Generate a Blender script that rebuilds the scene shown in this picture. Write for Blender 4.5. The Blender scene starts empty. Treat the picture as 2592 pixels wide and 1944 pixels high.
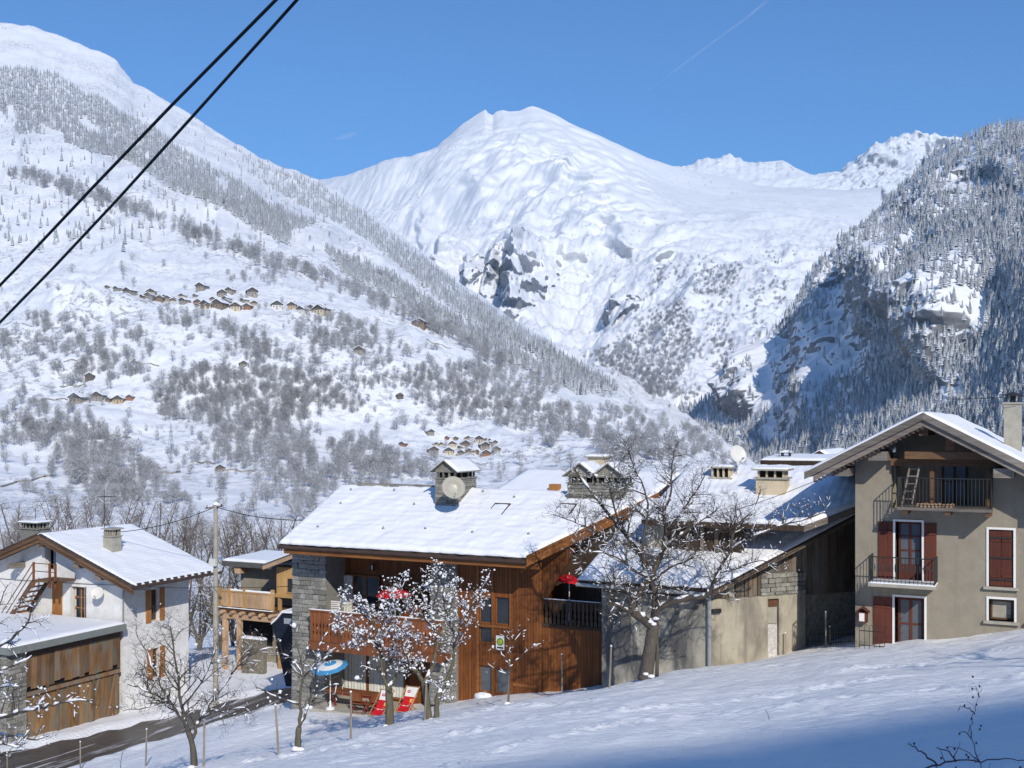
import bpy, bmesh, math, random
import numpy as np
from mathutils import Vector, Matrix

# ---------------------------------------------------------------- camera, sky, sun, exposure
SC = bpy.context.scene
YAW = math.radians(26)            # the village is laid out on a grid turned 26 degrees from the view
CA, SA = math.cos(YAW), math.sin(YAW)
FPX, HOR = 2800.0, 1080.0         # focal length and eye level, in pixels of a 2592 x 1944 frame
cam = bpy.data.cameras.new('camera')
cam_ob = bpy.data.objects.new('camera', cam)
SC.collection.objects.link(cam_ob)
cam_ob.location = (0, 0, 0)
cam_ob.rotation_euler = (math.radians(90), 0, YAW)
cam.sensor_width = 36.0
cam.lens = 36.0 * FPX / 2592
cam.shift_y = (HOR - 972) / 2592
cam.clip_start, cam.clip_end = 0.3, 60000
SC.camera = cam_ob

SUN_AZ, SUN_EL = math.radians(15), math.radians(32)   # azimuth measured to the right of straight behind the camera
sx = math.sin(SUN_AZ) * CA + math.cos(SUN_AZ) * SA
sy = math.sin(SUN_AZ) * SA - math.cos(SUN_AZ) * CA
SUN_DIR = Vector((sx * math.cos(SUN_EL), sy * math.cos(SUN_EL), math.sin(SUN_EL)))
world = bpy.data.worlds.new('World')
SC.world = world
world.use_nodes = True
wn = world.node_tree
sky = wn.nodes.new('ShaderNodeTexSky')
sky.sky_type = 'NISHITA'
sky.sun_disc = False
sky.sun_elevation = SUN_EL
sky.sun_rotation = math.atan2(SUN_DIR.x, SUN_DIR.y)
sky.altitude = 0
sky.air_density = 1.0
sky.dust_density = 0.0
sky.ozone_density = 10.0
wn.links.new(sky.outputs[0], wn.nodes['Background'].inputs[0])
wn.nodes['Background'].inputs[1].default_value = 0.138
sun = bpy.data.lights.new('sun', 'SUN')
sun.energy = 3.7
sun.angle = math.radians(0.53)
sun.color = (1.0, 0.94, 0.85)
sun_ob = bpy.data.objects.new('sun', sun)
SC.collection.objects.link(sun_ob)
sun_ob.rotation_euler = SUN_DIR.to_track_quat('Z', 'Y').to_euler()
SC.view_settings.view_transform = 'Standard'
SC.view_settings.look = 'None'
SC.view_settings.exposure = 0.08
SC.view_settings.gamma = 1.0
SC.view_settings.use_curve_mapping = False
SC.cycles.max_bounces = 6
SC.cycles.diffuse_bounces = 3
SC.cycles.transparent_max_bounces = 12
SC.cycles.volume_bounces = 0

# ---------------------------------------------------------------- helpers
COL = SC.collection
RNG = random.Random(7)
NPR = np.random.default_rng(11)
OFF = {}

def ray(px, py):
    p, q = (px - 1296) / FPX, (HOR - py) / FPX
    return (p * CA - SA, p * SA + CA, q)
def at(px, py, d):                 # the place that lies d metres ahead in that direction
    r = ray(px, py); return Vector((r[0] * d, r[1] * d, r[2] * d))
def ony(px, py, y):
    r = ray(px, py); t = y / r[1]; return Vector((r[0] * t, y, r[2] * t))
def onx(px, py, x):
    r = ray(px, py); t = x / r[0]; return Vector((x, r[1] * t, r[2] * t))
def atn(px, py, d):                # the same for arrays
    p, q = (px - 1296) / FPX, (HOR - py) / FPX
    return np.stack([(p * CA - SA) * d, (p * SA + CA) * d, q * d], -1)
def proj(P):
    x, y, z = P[..., 0], P[..., 1], P[..., 2]
    d = -x * SA + y * CA; r = x * CA + y * SA
    return 1296 + FPX * r / d, HOR - FPX * z / d, d

def tag(o, label=None, cat=None, group=None, kind=None):
    if label: o['label'] = label
    if cat: o['category'] = cat
    if group: o['group'] = group
    if kind: o['kind'] = kind
    return o
def thing(name, label, cat, loc, group=None):
    o = bpy.data.objects.new(name, None)
    o.empty_display_size = 0.3
    COL.objects.link(o); o.location = loc
    OFF[o.name] = Vector(loc)
    return tag(o, label, cat, group)
def link(name, me, parent=None, loc=None):
    o = bpy.data.objects.new(name, me)
    COL.objects.link(o)
    if parent is not None:
        o.parent = parent
        OFF[o.name] = OFF[parent.name]
        if loc is not None: o.location = Vector(loc) - OFF[parent.name]
    else:
        OFF[o.name] = Vector(loc) if loc is not None else Vector((0, 0, 0))
        if loc is not None: o.location = loc
    return o
def mesh_np(name, V, F, mats, smooth=False, mi=None):
    V = np.asarray(V, np.float32); F = np.asarray(F, np.int32)
    me = bpy.data.meshes.new(name)
    k = F.shape[1]
    me.vertices.add(len(V)); me.vertices.foreach_set('co', V.ravel())
    me.loops.add(F.size); me.loops.foreach_set('vertex_index', F.ravel())
    me.polygons.add(len(F)); me.polygons.foreach_set('loop_start', np.arange(0, F.size, k, dtype=np.int32))
    for m in mats: me.materials.append(m)
    if mi is not None: me.polygons.foreach_set('material_index', np.asarray(mi, np.int32))
    if smooth: me.polygons.foreach_set('use_smooth', np.ones(len(F), bool))
    me.update(calc_edges=True)
    return me

class MB:
    def __init__(self): self.v = []; self.f = []; self.m = []; self.cur = 0
    def add(self, vs, fs):
        b = len(self.v); self.v += [tuple(v) for v in vs]
        self.f += [tuple(i + b for i in f) for f in fs]; self.m += [self.cur] * len(fs)
        return self
    def box(self, x0, x1, y0, y1, z0, z1):
        return self.add([(x0,y0,z0),(x1,y0,z0),(x1,y1,z0),(x0,y1,z0),(x0,y0,z1),(x1,y0,z1),(x1,y1,z1),(x0,y1,z1)],
                        [(0,3,2,1),(4,5,6,7),(0,1,5,4),(1,2,6,5),(2,3,7,6),(3,0,4,7)])
    def hexa(self, lo, hi):        # two matching quads (bottom, top), counter-clockwise from above
        return self.add(list(lo) + list(hi), [(0,3,2,1),(4,5,6,7),(0,1,5,4),(1,2,6,5),(2,3,7,6),(3,0,4,7)])
    def prism(self, poly, d):      # poly: 3D points, d: extrusion vector
        n = len(poly); d = Vector(d)
        p = [Vector(q) for q in poly]
        return self.add(p + [q + d for q in p], [tuple(range(n))[::-1], tuple(range(n, 2 * n))] +
                        [(i, (i + 1) % n, n + (i + 1) % n, n + i) for i in range(n)])
    def bar(self, a, b, w, h, up=(0, 0, 1)):   # rectangular bar from a to b
        a, b = Vector(a), Vector(b); t = (b - a).normalized(); u = Vector(up)
        s = t.cross(u)
        if s.length < 1e-4: s = t.cross(Vector((1, 0, 0)))
        s.normalize(); u = s.cross(t).normalized()
        s *= w / 2; u *= h / 2
        return self.add([a-s-u, a+s-u, a+s+u, a-s+u, b-s-u, b+s-u, b+s+u, b-s+u],
                        [(0,1,2,3),(7,6,5,4),(0,4,5,1),(1,5,6,2),(2,6,7,3),(3,7,4,0)])
    def tube(self, pts, radii, n=6, cap=True):
        pts = [Vector(p) for p in pts]; k = len(pts)
        if not hasattr(radii, '__len__'): radii = [radii] * k
        b = len(self.v); ref = None
        for i, p in enumerate(pts):
            t = (pts[min(i + 1, k - 1)] - pts[max(i - 1, 0)])
            t = t.normalized() if t.length > 1e-9 else Vector((0, 0, 1))
            if ref is None:
                ref = t.cross(Vector((0.13, 0.31, 1)))
                if ref.length < 1e-3: ref = t.cross(Vector((1, 0, 0)))
            s = (ref - t * ref.dot(t)).normalized(); ref = s; q = t.cross(s)
            for j in range(n):
                an = 2 * math.pi * j / n
                self.v.append(tuple(p + (s * math.cos(an) + q * math.sin(an)) * radii[i]))
        for i in range(k - 1):
            for j in range(n):
                a0 = b + i * n + j; a1 = b + i * n + (j + 1) % n
                self.f.append((a0, a1, a1 + n, a0 + n)); self.m.append(self.cur)
        if cap and n > 2:
            self.f.append(tuple(b + j for j in range(n))[::-1]); self.m.append(self.cur)
            self.f.append(tuple(b + (k - 1) * n + j for j in range(n))); self.m.append(self.cur)
        return self
    def lathe(self, prof, c, n=16, axis=None):  # prof: (r, h) list; around the vertical through c
        c = Vector(c); b = len(self.v); M = Matrix.Identity(3)
        if axis is not None: M = Vector(axis).to_track_quat('Z', 'Y').to_matrix()
        for r, h in prof:
            for j in range(n):
                an = 2 * math.pi * j / n
                self.v.append(tuple(c + M @ Vector((r * math.cos(an), r * math.sin(an), h))))
        for i in range(len(prof) - 1):
            for j in range(n):
                a0 = b + i * n + j; a1 = b + i * n + (j + 1) % n
                self.f.append((a0, a1, a1 + n, a0 + n)); self.m.append(self.cur)
        if prof[0][0] > 1e-3: self.f.append(tuple(b + j for j in range(n))[::-1]); self.m.append(self.cur)
        if prof[-1][0] > 1e-3: self.f.append(tuple(b + (len(prof) - 1) * n + j for j in range(n))); self.m.append(self.cur)
        return self
    def build(self, name, mat, parent=None, smooth=False, loc=None):
        o0 = OFF[parent.name] if parent is not None else (Vector(loc) if loc is not None else Vector((0, 0, 0)))
        me = bpy.data.meshes.new(name)
        me.from_pydata([(v[0] - o0.x, v[1] - o0.y, v[2] - o0.z) for v in self.v], [], self.f)
        for m in (mat if isinstance(mat, (list, tuple)) else [mat]): me.materials.append(m)
        if any(self.m): me.polygons.foreach_set('material_index', self.m)
        if smooth: me.polygons.foreach_set('use_smooth', [True] * len(me.polygons))
        me.update()
        o = bpy.data.objects.new(name, me); COL.objects.link(o)
        if parent is not None: o.parent = parent
        elif loc is not None: o.location = loc
        OFF[o.name] = o0
        return o

# gradient noise on arrays
_perm = NPR.permutation(512)
_perm = np.concatenate([_perm, _perm])
_g3 = NPR.normal(size=(512, 3)); _g3 /= np.linalg.norm(_g3, axis=1)[:, None]
def pnoise(P):
    Pi = np.floor(P).astype(np.int64); Pf = P - Pi
    u = Pf * Pf * Pf * (Pf * (Pf * 6 - 15) + 10)
    Pi &= 511
    out = 0
    for dx in (0, 1):
        for dy in (0, 1):
            for dz in (0, 1):
                h = _perm[(_perm[(_perm[(Pi[..., 0] + dx) & 511] + Pi[..., 1] + dy) & 511] + Pi[..., 2] + dz) & 511] & 511
                g = _g3[h]
                dd = g[..., 0] * (Pf[..., 0] - dx) + g[..., 1] * (Pf[..., 1] - dy) + g[..., 2] * (Pf[..., 2] - dz)
                w = (u[..., 0] if dx else 1 - u[..., 0]) * (u[..., 1] if dy else 1 - u[..., 1]) * (u[..., 2] if dz else 1 - u[..., 2])
                out = out + dd * w
    return out * 1.6
def fbm(P, o=5, g=0.5):
    a, s, t = 1.0, 1.0, 0
    for k in range(o):
        t = t + a * pnoise(P * s + 17.3 * k); a *= g; s *= 2.03
    return t
def ridged(P, o=5, g=0.5):
    a, s, t = 1.0, 1.0, 0
    for k in range(o):
        t = t + a * (1 - 2 * np.abs(pnoise(P * s + 9.1 * k))); a *= g; s *= 2.07
    return t
def inpoly(x, y, poly):
    r = np.zeros(np.shape(x), bool); n = len(poly)
    for i in range(n):
        x0, y0 = poly[i]; x1, y1 = poly[(i + 1) % n]
        if y0 == y1: continue
        c = ((y0 > y) != (y1 > y)) & (x < (x1 - x0) * (y - y0) / (y1 - y0) + x0)
        r ^= c
    return r
DSP = 2592 / 2212.0
def disp(pts): return [(a * DSP, b * DSP) + tuple(r) for a, b, *r in pts]
# ---------------------------------------------------------------- materials
class NT:
    def __init__(self, name):
        self.m = bpy.data.materials.new(name); self.m.use_nodes = True
        self.t = self.m.node_tree; self.b = self.t.nodes['Principled BSDF']
        self.b.inputs['Specular IOR Level'].default_value = 0.25
    def n(self, kind, **kw):
        nd = self.t.nodes.new(kind)
        for k, v in kw.items(): setattr(nd, k, v)
        return nd
    def l(self, a, b): self.t.links.new(a, b)
    def pos(self, scale=(1, 1, 1), obj=False, rot=(0, 0, 0)):
        if obj: src = self.n('ShaderNodeTexCoord').outputs['Object']
        else: src = self.n('ShaderNodeNewGeometry').outputs['Position']
        mp = self.n('ShaderNodeMapping'); mp.inputs['Scale'].default_value = scale
        mp.inputs['Rotation'].default_value = rot
        self.l(src, mp.inputs['Vector']); return mp.outputs[0]
    def noise(self, vec, scale, detail=4, rough=0.55, dist=0.0):
        nd = self.n('ShaderNodeTexNoise'); nd.inputs['Scale'].default_value = scale
        nd.inputs['Detail'].default_value = detail; nd.inputs['Roughness'].default_value = rough
        nd.inputs['Distortion'].default_value = dist
        self.l(vec, nd.inputs['Vector']); return nd.outputs['Fac']
    def ramp(self, fac, stops):
        nd = self.n('ShaderNodeValToRGB'); e = nd.color_ramp.elements
        while len(e) < len(stops): e.new(0.5)
        for k, (p, c) in enumerate(stops):
            e[k].position = p; e[k].color = tuple(c) + (1,) if len(c) == 3 else c
        self.l(fac, nd.inputs[0]); return nd.outputs[0]
    def mix(self, fac, a, b, mode='MIX'):
        nd = self.n('ShaderNodeMix', data_type='RGBA', blend_type=mode)
        for k, v in ((0, fac), (6, a), (7, b)):
            if hasattr(v, 'links'): self.l(v, nd.inputs[k])
            elif k == 0: nd.inputs[0].default_value = v
            else: nd.inputs[k].default_value = tuple(v) + (1,)
        return nd.outputs[2]
    def math(self, op, a, b=0.0, clamp=False):
        nd = self.n('ShaderNodeMath', operation=op, use_clamp=clamp)
        for k, v in ((0, a), (1, b)):
            if hasattr(v, 'links'): self.l(v, nd.inputs[k])
            else: nd.inputs[k].default_value = v
        return nd.outputs[0]
    def bump(self, h, strength, dist=0.02):
        nd = self.n('ShaderNodeBump'); nd.inputs['Strength'].default_value = strength
        nd.inputs['Distance'].default_value = dist
        self.l(h, nd.inputs['Height']); self.l(nd.outputs[0], self.b.inputs['Normal'])
    def col(self, c):
        if hasattr(c, 'links'): self.l(c, self.b.inputs['Base Color'])
        else: self.b.inputs['Base Color'].default_value = tuple(c) + (1,)
    def rough(self, r): self.b.inputs['Roughness'].default_value = r
    def rand(self): return self.n('ShaderNodeObjectInfo').outputs['Random']

def grey(a): return (a, a, a)
def shade(c, k): return tuple(min(1, v * k) for v in c)
def simple(name, c, rough=0.6, var=0.25, scale=3.0, bump=0.0, bscale=40.0, rnd=0.0, metal=0.0, bdist=0.01):
    t = NT(name); v = t.pos()
    f = t.noise(v, scale, 5)
    out = t.ramp(f, [(0.25, shade(c, 1 - var)), (0.75, shade(c, 1 + var))])
    if rnd: out = t.mix(1.0, out, t.ramp(t.rand(), [(0, grey(1 - rnd)), (1, grey(1.0))]), 'MULTIPLY')
    t.col(out); t.rough(rough); t.b.inputs['Metallic'].default_value = metal
    if bump: t.bump(t.noise(v, bscale, 4), bump, bdist)
    return t.m

def wood(name, dark, light, board=0.0, axis='x', rough=0.6, weather=None, rnd=0.25, grain=1.0):
    """grain runs up; board > 0 scores narrow cladding joints that wide across the axis"""
    t = NT(name); v = t.pos((9 * grain, 9 * grain, 0.7 * grain)) if axis != 'h' else t.pos((0.8 * grain, 0.8 * grain, 9 * grain))
    g = t.noise(v, 1.6, 6, 0.62, 0.4)
    out = t.ramp(g, [(0.2, dark), (0.55, light), (0.9, shade(light, 1.2))])
    big = t.noise(t.pos(), 0.55, 3)
    out = t.mix(1.0, out, t.ramp(big, [(0.3, grey(0.72)), (0.7, grey(1.1))]), 'MULTIPLY')
    if weather:
        w = t.ramp(t.noise(t.pos((1.4, 1.4, 0.5)), 1.3, 4), [(0.42, grey(0)), (0.62, grey(1))])
        out = t.mix(w, out, t.ramp(g, [(0.2, shade(weather, .55)), (0.8, weather)]))
    if rnd: out = t.mix(1.0, out, t.ramp(t.rand(), [(0, grey(1 - rnd)), (1, grey(1.08))]), 'MULTIPLY')
    h = g
    if board:
        sp = t.n('ShaderNodeSeparateXYZ'); t.l(t.pos(), sp.inputs[0])
        ax = sp.outputs[{'x': 0, 'y': 1, 'h': 2}[axis]]
        if axis == 'xy': pass
        k = t.math('FRACT', t.math('MULTIPLY', ax, 1.0 / board))
        d = t.math('MULTIPLY', t.math('ABSOLUTE', t.math('SUBTRACT', k, 0.5)), 2.0)
        gap = t.math('GREATER_THAN', d, 0.9)
        out = t.mix(gap, out, shade(dark, 0.35))
        cell = t.n('ShaderNodeTexWhiteNoise', noise_dimensions='1D')
        t.l(t.math('FLOOR', t.math('MULTIPLY', ax, 1.0 / board)), cell.inputs['W'])
        out = t.mix(1.0, out, t.ramp(cell.outputs[0], [(0, grey(0.8)), (1, grey(1.1))]), 'MULTIPLY')
        h = t.math('SUBTRACT', g, t.math('MULTIPLY', gap, 2.0))
    t.col(out); t.rough(rough); t.bump(h, 0.5, 0.012)
    return t.m

def plaster(name, c, stain=None, sc=0.8, amount=0.5, rough=0.85):
    t = NT(name); v = t.pos()
    f = t.noise(v, 2.2, 6, 0.6)
    out = t.ramp(f, [(0.3, shade(c, 0.86)), (0.7, shade(c, 1.07))])
    if stain:
        s = t.noise(t.pos((1, 1, 0.45)), sc, 6, 0.62, 0.6)
        lo = 0.56 - 0.11 * amount
        out = t.mix(t.ramp(s, [(lo, grey(0)), (lo + 0.15, grey(0.9))]), out, stain)
        dr = t.noise(t.pos((3.2, 3.2, 0.16)), 1.4, 4, 0.6)       # drip streaks
        out = t.mix(t.ramp(dr, [(0.56, grey(0)), (0.74, grey(0.25 + 0.35 * min(1, amount)))]), out, shade(stain, 0.8))
        sp = t.noise(v, 14, 3, 0.7)
        out = t.mix(t.ramp(sp, [(0.62, grey(0)), (0.72, grey(0.6))]), out, shade(stain, 0.5))
    t.col(out); t.rough(rough); t.bump(t.noise(v, 30, 5), 0.35, 0.01)
    return t.m

def snow_mat(name, c=(0.86, 0.87, 0.89), bs=(6.0, 0.35), ripple=None):
    t = NT(name); v = t.pos()
    f = t.noise(v, 0.9, 4)
    t.col(t.ramp(f, [(0.3, shade(c, 0.965)), (0.7, c)])); t.rough(0.55)
    t.b.inputs['Specular IOR Level'].default_value = 0.2
    h = t.noise(v, bs[0], 6, 0.6)
    if ripple:                       # courses of the tiles below show through a thin cover
        sp = t.n('ShaderNodeSeparateXYZ'); t.l(v, sp.inputs[0])
        ph = t.math('MULTIPLY', sp.outputs[{'x': 0, 'y': 1}[ripple[0]]], 2 * math.pi / ripple[1])
        ph = t.math('ADD', ph, t.math('MULTIPLY', t.noise(v, 1.1, 3), ripple[3]))
        h = t.math('ADD', h, t.math('MULTIPLY', t.math('SINE', ph), ripple[2]))
    t.bump(h, bs[1], 0.06)
    return t.m

def field_snow():
    t = NT('field_snow'); v = t.pos()
    f = t.noise(v, 0.35, 5)
    t.col(t.ramp(f, [(0.3, (0.89, 0.895, 0.905)), (0.7, (0.94, 0.94, 0.94))])); t.rough(0.5)
    a = t.noise(t.pos((1.0, 2.2, 1)), 2.6, 7, 0.68)
    b = t.noise(v, 16, 4, 0.6)
    h = t.math('ADD', a, t.math('MULTIPLY', b, 0.18))
    t.bump(h, 0.62, 0.14)
    return t.m

def mountain(name, snow=(0.82, 0.83, 0.85), rock=(0.20, 0.20, 0.21), lo=0.55, hi=0.72, nscale=0.006, amount=0.5, fine=0.03, dots=None, zcut=None):
    """snow on what lies flat, rock on what is steep, both broken up by noise"""
    t = NT(name); v = t.pos()
    ge = t.n('ShaderNodeNewGeometry'); sp = t.n('ShaderNodeSeparateXYZ'); t.l(ge.outputs['Normal'], sp.inputs[0])
    nz = sp.outputs[2]
    n1 = t.noise(v, nscale, 8, 0.65)
    n2 = t.noise(t.pos((1, 1, 2.5)), fine, 6, 0.7)
    s = t.math('ADD', nz, t.math('MULTIPLY', t.math('SUBTRACT', n1, 0.5), amount))
    s = t.math('ADD', s, t.math('MULTIPLY', t.math('SUBTRACT', n2, 0.5), amount * 1.3))
    k = t.ramp(s, [(lo, grey(0)), (hi, grey(1))])
    if zcut:                         # cliffs only below this height, smooth snow above
        sz = t.n('ShaderNodeSeparateXYZ'); t.l(v, sz.inputs[0])
        mr = t.n('ShaderNodeMapRange'); mr.inputs[1].default_value = zcut[0]; mr.inputs[2].default_value = zcut[1]; t.l(sz.outputs[2], mr.inputs[0])
        k = t.math('MAXIMUM', k, t.math('MULTIPLY', mr.outputs[0], zcut[2]))
    rc = t.ramp(n2, [(0.3, shade(rock, 0.6)), (0.7, shade(rock, 1.5))])
    out = t.mix(k, rc, snow)
    if dots:                         # low scrub and grass tips poking through the snow
        d = t.noise(v, dots[0], 3, 0.75)
        m = t.noise(v, dots[1], 4)
        w = t.math('MULTIPLY', t.ramp(d, [(dots[2], grey(0)), (dots[2] + 0.06, grey(1))]), t.ramp(m, [(0.42, grey(0)), (0.6, grey(1))]))
        out = t.mix(t.math('MULTIPLY', w, dots[3]), out, (0.16, 0.15, 0.15))
    t.col(out); t.rough(0.7)
    t.b.inputs['Specular IOR Level'].default_value = 0.1
    t.bump(t.noise(t.pos((1, 1, 1.6)), fine * 1.2, 8, 0.68), 0.55, 0.16 / fine)
    return t, v

def frosted(name, bark, frost, lo=0.0, hi=0.6, rnd=0.25):
    """hoar frost lies on the upper sides"""
    t = NT(name)
    ge = t.n('ShaderNodeNewGeometry'); sp = t.n('ShaderNodeSeparateXYZ'); t.l(ge.outputs['Normal'], sp.inputs[0])
    n = t.noise(t.pos(), 0.9, 3)
    s = t.math('ADD', t.math('ABSOLUTE', sp.outputs[2]), t.math('SUBTRACT', n, 0.5))
    out = t.mix(t.ramp(s, [(lo, grey(0)), (hi, grey(1))]), bark, frost)
    if rnd: out = t.mix(1.0, out, t.ramp(t.rand(), [(0, grey(1 - rnd)), (1, grey(1.1))]), 'MULTIPLY')
    t.col(out); t.rough(0.8); t.b.inputs['Specular IOR Level'].default_value = 0.05
    return t.m

def bark(name, c, rough=0.9):
    t = NT(name); v = t.pos((7, 7, 1.6))
    g = t.noise(v, 2.4, 6, 0.7, 0.5)
    t.col(t.ramp(g, [(0.25, shade(c, 0.5)), (0.6, c), (0.9, shade(c, 1.6))])); t.rough(rough)
    t.bump(g, 0.7, 0.02)
    return t.m

def glass(name, c=(0.03, 0.035, 0.04), r=0.06):
    t = NT(name); t.col(c); t.rough(r); t.b.inputs['Specular IOR Level'].default_value = 0.5
    return t.m

M = {}
M['snow'] = snow_mat('snow')
M['snow_lump'] = snow_mat('snow_lump', bs=(14.0, 0.4))
M['roof_snow_x'] = snow_mat('roof_snow_courses', bs=(4.0, 0.40), ripple=('y', 0.40, 0.24, 9.0))
M['roof_snow_thin'] = snow_mat('roof_snow_thin', bs=(4.0, 0.36), ripple=('x', 0.30, 0.20, 5.0))
M['field'] = field_snow()
M['wood_chalet'] = wood('wood_chalet', (0.105, 0.033, 0.010), (0.235, 0.080, 0.021), board=0.13, axis='x')
M['wood_beam'] = wood('wood_beam', (0.14, 0.050, 0.016), (0.29, 0.115, 0.034), axis='h')
M['wood_red'] = wood('wood_red', (0.14, 0.045, 0.018), (0.27, 0.095, 0.035))
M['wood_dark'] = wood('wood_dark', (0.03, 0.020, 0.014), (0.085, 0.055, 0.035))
M['wood_brown'] = wood('wood_brown', (0.075, 0.040, 0.022), (0.17, 0.095, 0.05), axis='h')
M['wood_grey'] = wood('wood_grey', (0.10, 0.085, 0.07), (0.24, 0.21, 0.18), axis='h')
M['plank'] = wood('plank_barn', (0.10, 0.045, 0.018), (0.30, 0.16, 0.07), weather=(0.27, 0.23, 0.18), rnd=0.45)
M['plank_low'] = wood('plank_low', (0.13, 0.06, 0.02), (0.33, 0.19, 0.08), weather=(0.26, 0.21, 0.15), rnd=0.4)
M['plank_grey'] = wood('plank_grey', (0.09, 0.06, 0.04), (0.23, 0.17, 0.12), weather=(0.30, 0.27, 0.23), rnd=0.5)
M['wood_pale'] = wood('wood_pale', (0.36, 0.20, 0.07), (0.58, 0.36, 0.15), rnd=0.2)
M['wood_pink'] = wood('wood_pink', (0.38, 0.24, 0.13), (0.56, 0.38, 0.24), rnd=0.15)
M['shutter_red'] = wood('shutter_red', (0.085, 0.024, 0.016), (0.135, 0.038, 0.024), rnd=0.1)
M['shutter_orange'] = wood('shutter_orange', (0.30, 0.12, 0.035), (0.43, 0.19, 0.06), rnd=0.1)
M['white_wall'] = plaster('white_wall', (0.74, 0.735, 0.715), (0.60, 0.58, 0.55), 0.5, 0.15)
M['grey_wall'] = plaster('grey_wall', (0.30, 0.265, 0.205), (0.19, 0.165, 0.13), 0.45, 0.7)
M['concrete_wall'] = plaster('concrete_wall', (0.40, 0.375, 0.31), (0.075, 0.075, 0.08), 0.85, 1.3)  # stains, with the old tree's mottled shade worked into the colour
M['cream_wall'] = plaster('cream_wall', (0.42, 0.38, 0.295), (0.20, 0.18, 0.15), 0.8, 0.9)
M['cream'] = plaster('cream_paint', (0.60, 0.50, 0.34), (0.42, 0.36, 0.26), 1.5, 0.2)
M['white_paint'] = simple('white_paint', (0.78, 0.77, 0.74), 0.5, 0.06)
M['stone'] = simple('stone', (0.31, 0.30, 0.265), 0.85, 0.35, 9, 0.5, 25, rnd=0.5)
M['stone_flat'] = simple('stone_flat', (0.27, 0.26, 0.22), 0.85, 0.4, 6, 0.5, 25, rnd=0.45)
M['mortar'] = simple('mortar', (0.24, 0.23, 0.21), 0.9, 0.2, 8)
M['rubble'] = simple('rubble', (0.30, 0.27, 0.21), 0.9, 0.45, 7, 0.6, 12, rnd=0.4)
M['tile'] = simple('tile', (0.085, 0.062, 0.052), 0.8, 0.3, 10, rnd=0.4)
M['tile_grey'] = simple('tile_grey', (0.10, 0.10, 0.095), 0.8, 0.3, 6)
M['gutter'] = simple('gutter', (0.07, 0.045, 0.035), 0.45, 0.15)
M['zinc'] = simple('zinc', (0.36, 0.38, 0.38), 0.45, 0.15, 5, metal=0.35)
M['fascia_grey'] = simple('fascia_grey', (0.20, 0.22, 0.21), 0.6, 0.1)
M['iron'] = simple('iron', (0.03, 0.032, 0.033), 0.5, 0.2)
M['rusty'] = simple('rusty', (0.12, 0.055, 0.03), 0.7, 0.3)
M['cable'] = simple('cable', (0.012, 0.014, 0.016), 0.55, 0.15)
M['concrete'] = simple('concrete', (0.36, 0.34, 0.28), 0.85, 0.2, 4, 0.4, 30)
M['asphalt'] = None
M['glass'] = glass('glass')
M['glass_blue'] = glass('glass_blue', (0.10, 0.115, 0.13), 0.10)
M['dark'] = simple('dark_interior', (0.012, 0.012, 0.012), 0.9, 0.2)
M['curtain'] = simple('curtain', (0.62, 0.62, 0.55), 0.9, 0.12, 6)
M['lace'] = simple('lace', (0.55, 0.54, 0.50), 0.9, 0.2, 14)
M['dish_grey'] = simple('dish_grey', (0.42, 0.40, 0.33), 0.35, 0.05)
M['dish_white'] = simple('dish_white', (0.66, 0.65, 0.60), 0.4, 0.05)
M['red'] = simple('red_fabric', (0.52, 0.012, 0.022), 0.7, 0.12)
M['white_fabric'] = simple('white_fabric', (0.72, 0.72, 0.70), 0.8, 0.06)
M['yellow'] = simple('yellow_print', (0.70, 0.48, 0.10), 0.7, 0.1)
M['blue_fabric'] = simple('blue_fabric', (0.06, 0.27, 0.50), 0.7, 0.12)
M['red_frame'] = simple('red_frame', (0.20, 0.03, 0.015), 0.5, 0.15)
M['deck_wood'] = wood('deck_wood', (0.30, 0.17, 0.08), (0.46, 0.28, 0.15))
M['navy'] = simple('navy_tarp', (0.012, 0.016, 0.030), 0.4, 0.2)
M['bark'] = bark('bark', (0.115, 0.10, 0.082))
M['bark_green'] = bark('bark_green', (0.14, 0.125, 0.085))
M['twig'] = simple('twig', (0.085, 0.070, 0.058), 0.85, 0.3, 5)
M['twig_far'] = simple('twig_far', (0.16, 0.135, 0.115), 0.85, 0.3, 2)
M['stem_red'] = simple('stem_red', (0.17, 0.085, 0.07), 0.7, 0.3, 20)
M['post'] = wood('post', (0.16, 0.13, 0.10), (0.33, 0.28, 0.22))
M['frost_tree'] = frosted('frost_tree', (0.25, 0.235, 0.225), (0.64, 0.645, 0.66), 0.0, 0.95)
M['frost_trunk'] = frosted('frost_trunk', (0.10, 0.09, 0.085), (0.4, 0.4, 0.42), 0.5, 1.2)
M['conifer'] = frosted('conifer', (0.16, 0.17, 0.175), (0.72, 0.74, 0.77), 0.0, 0.60)
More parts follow.
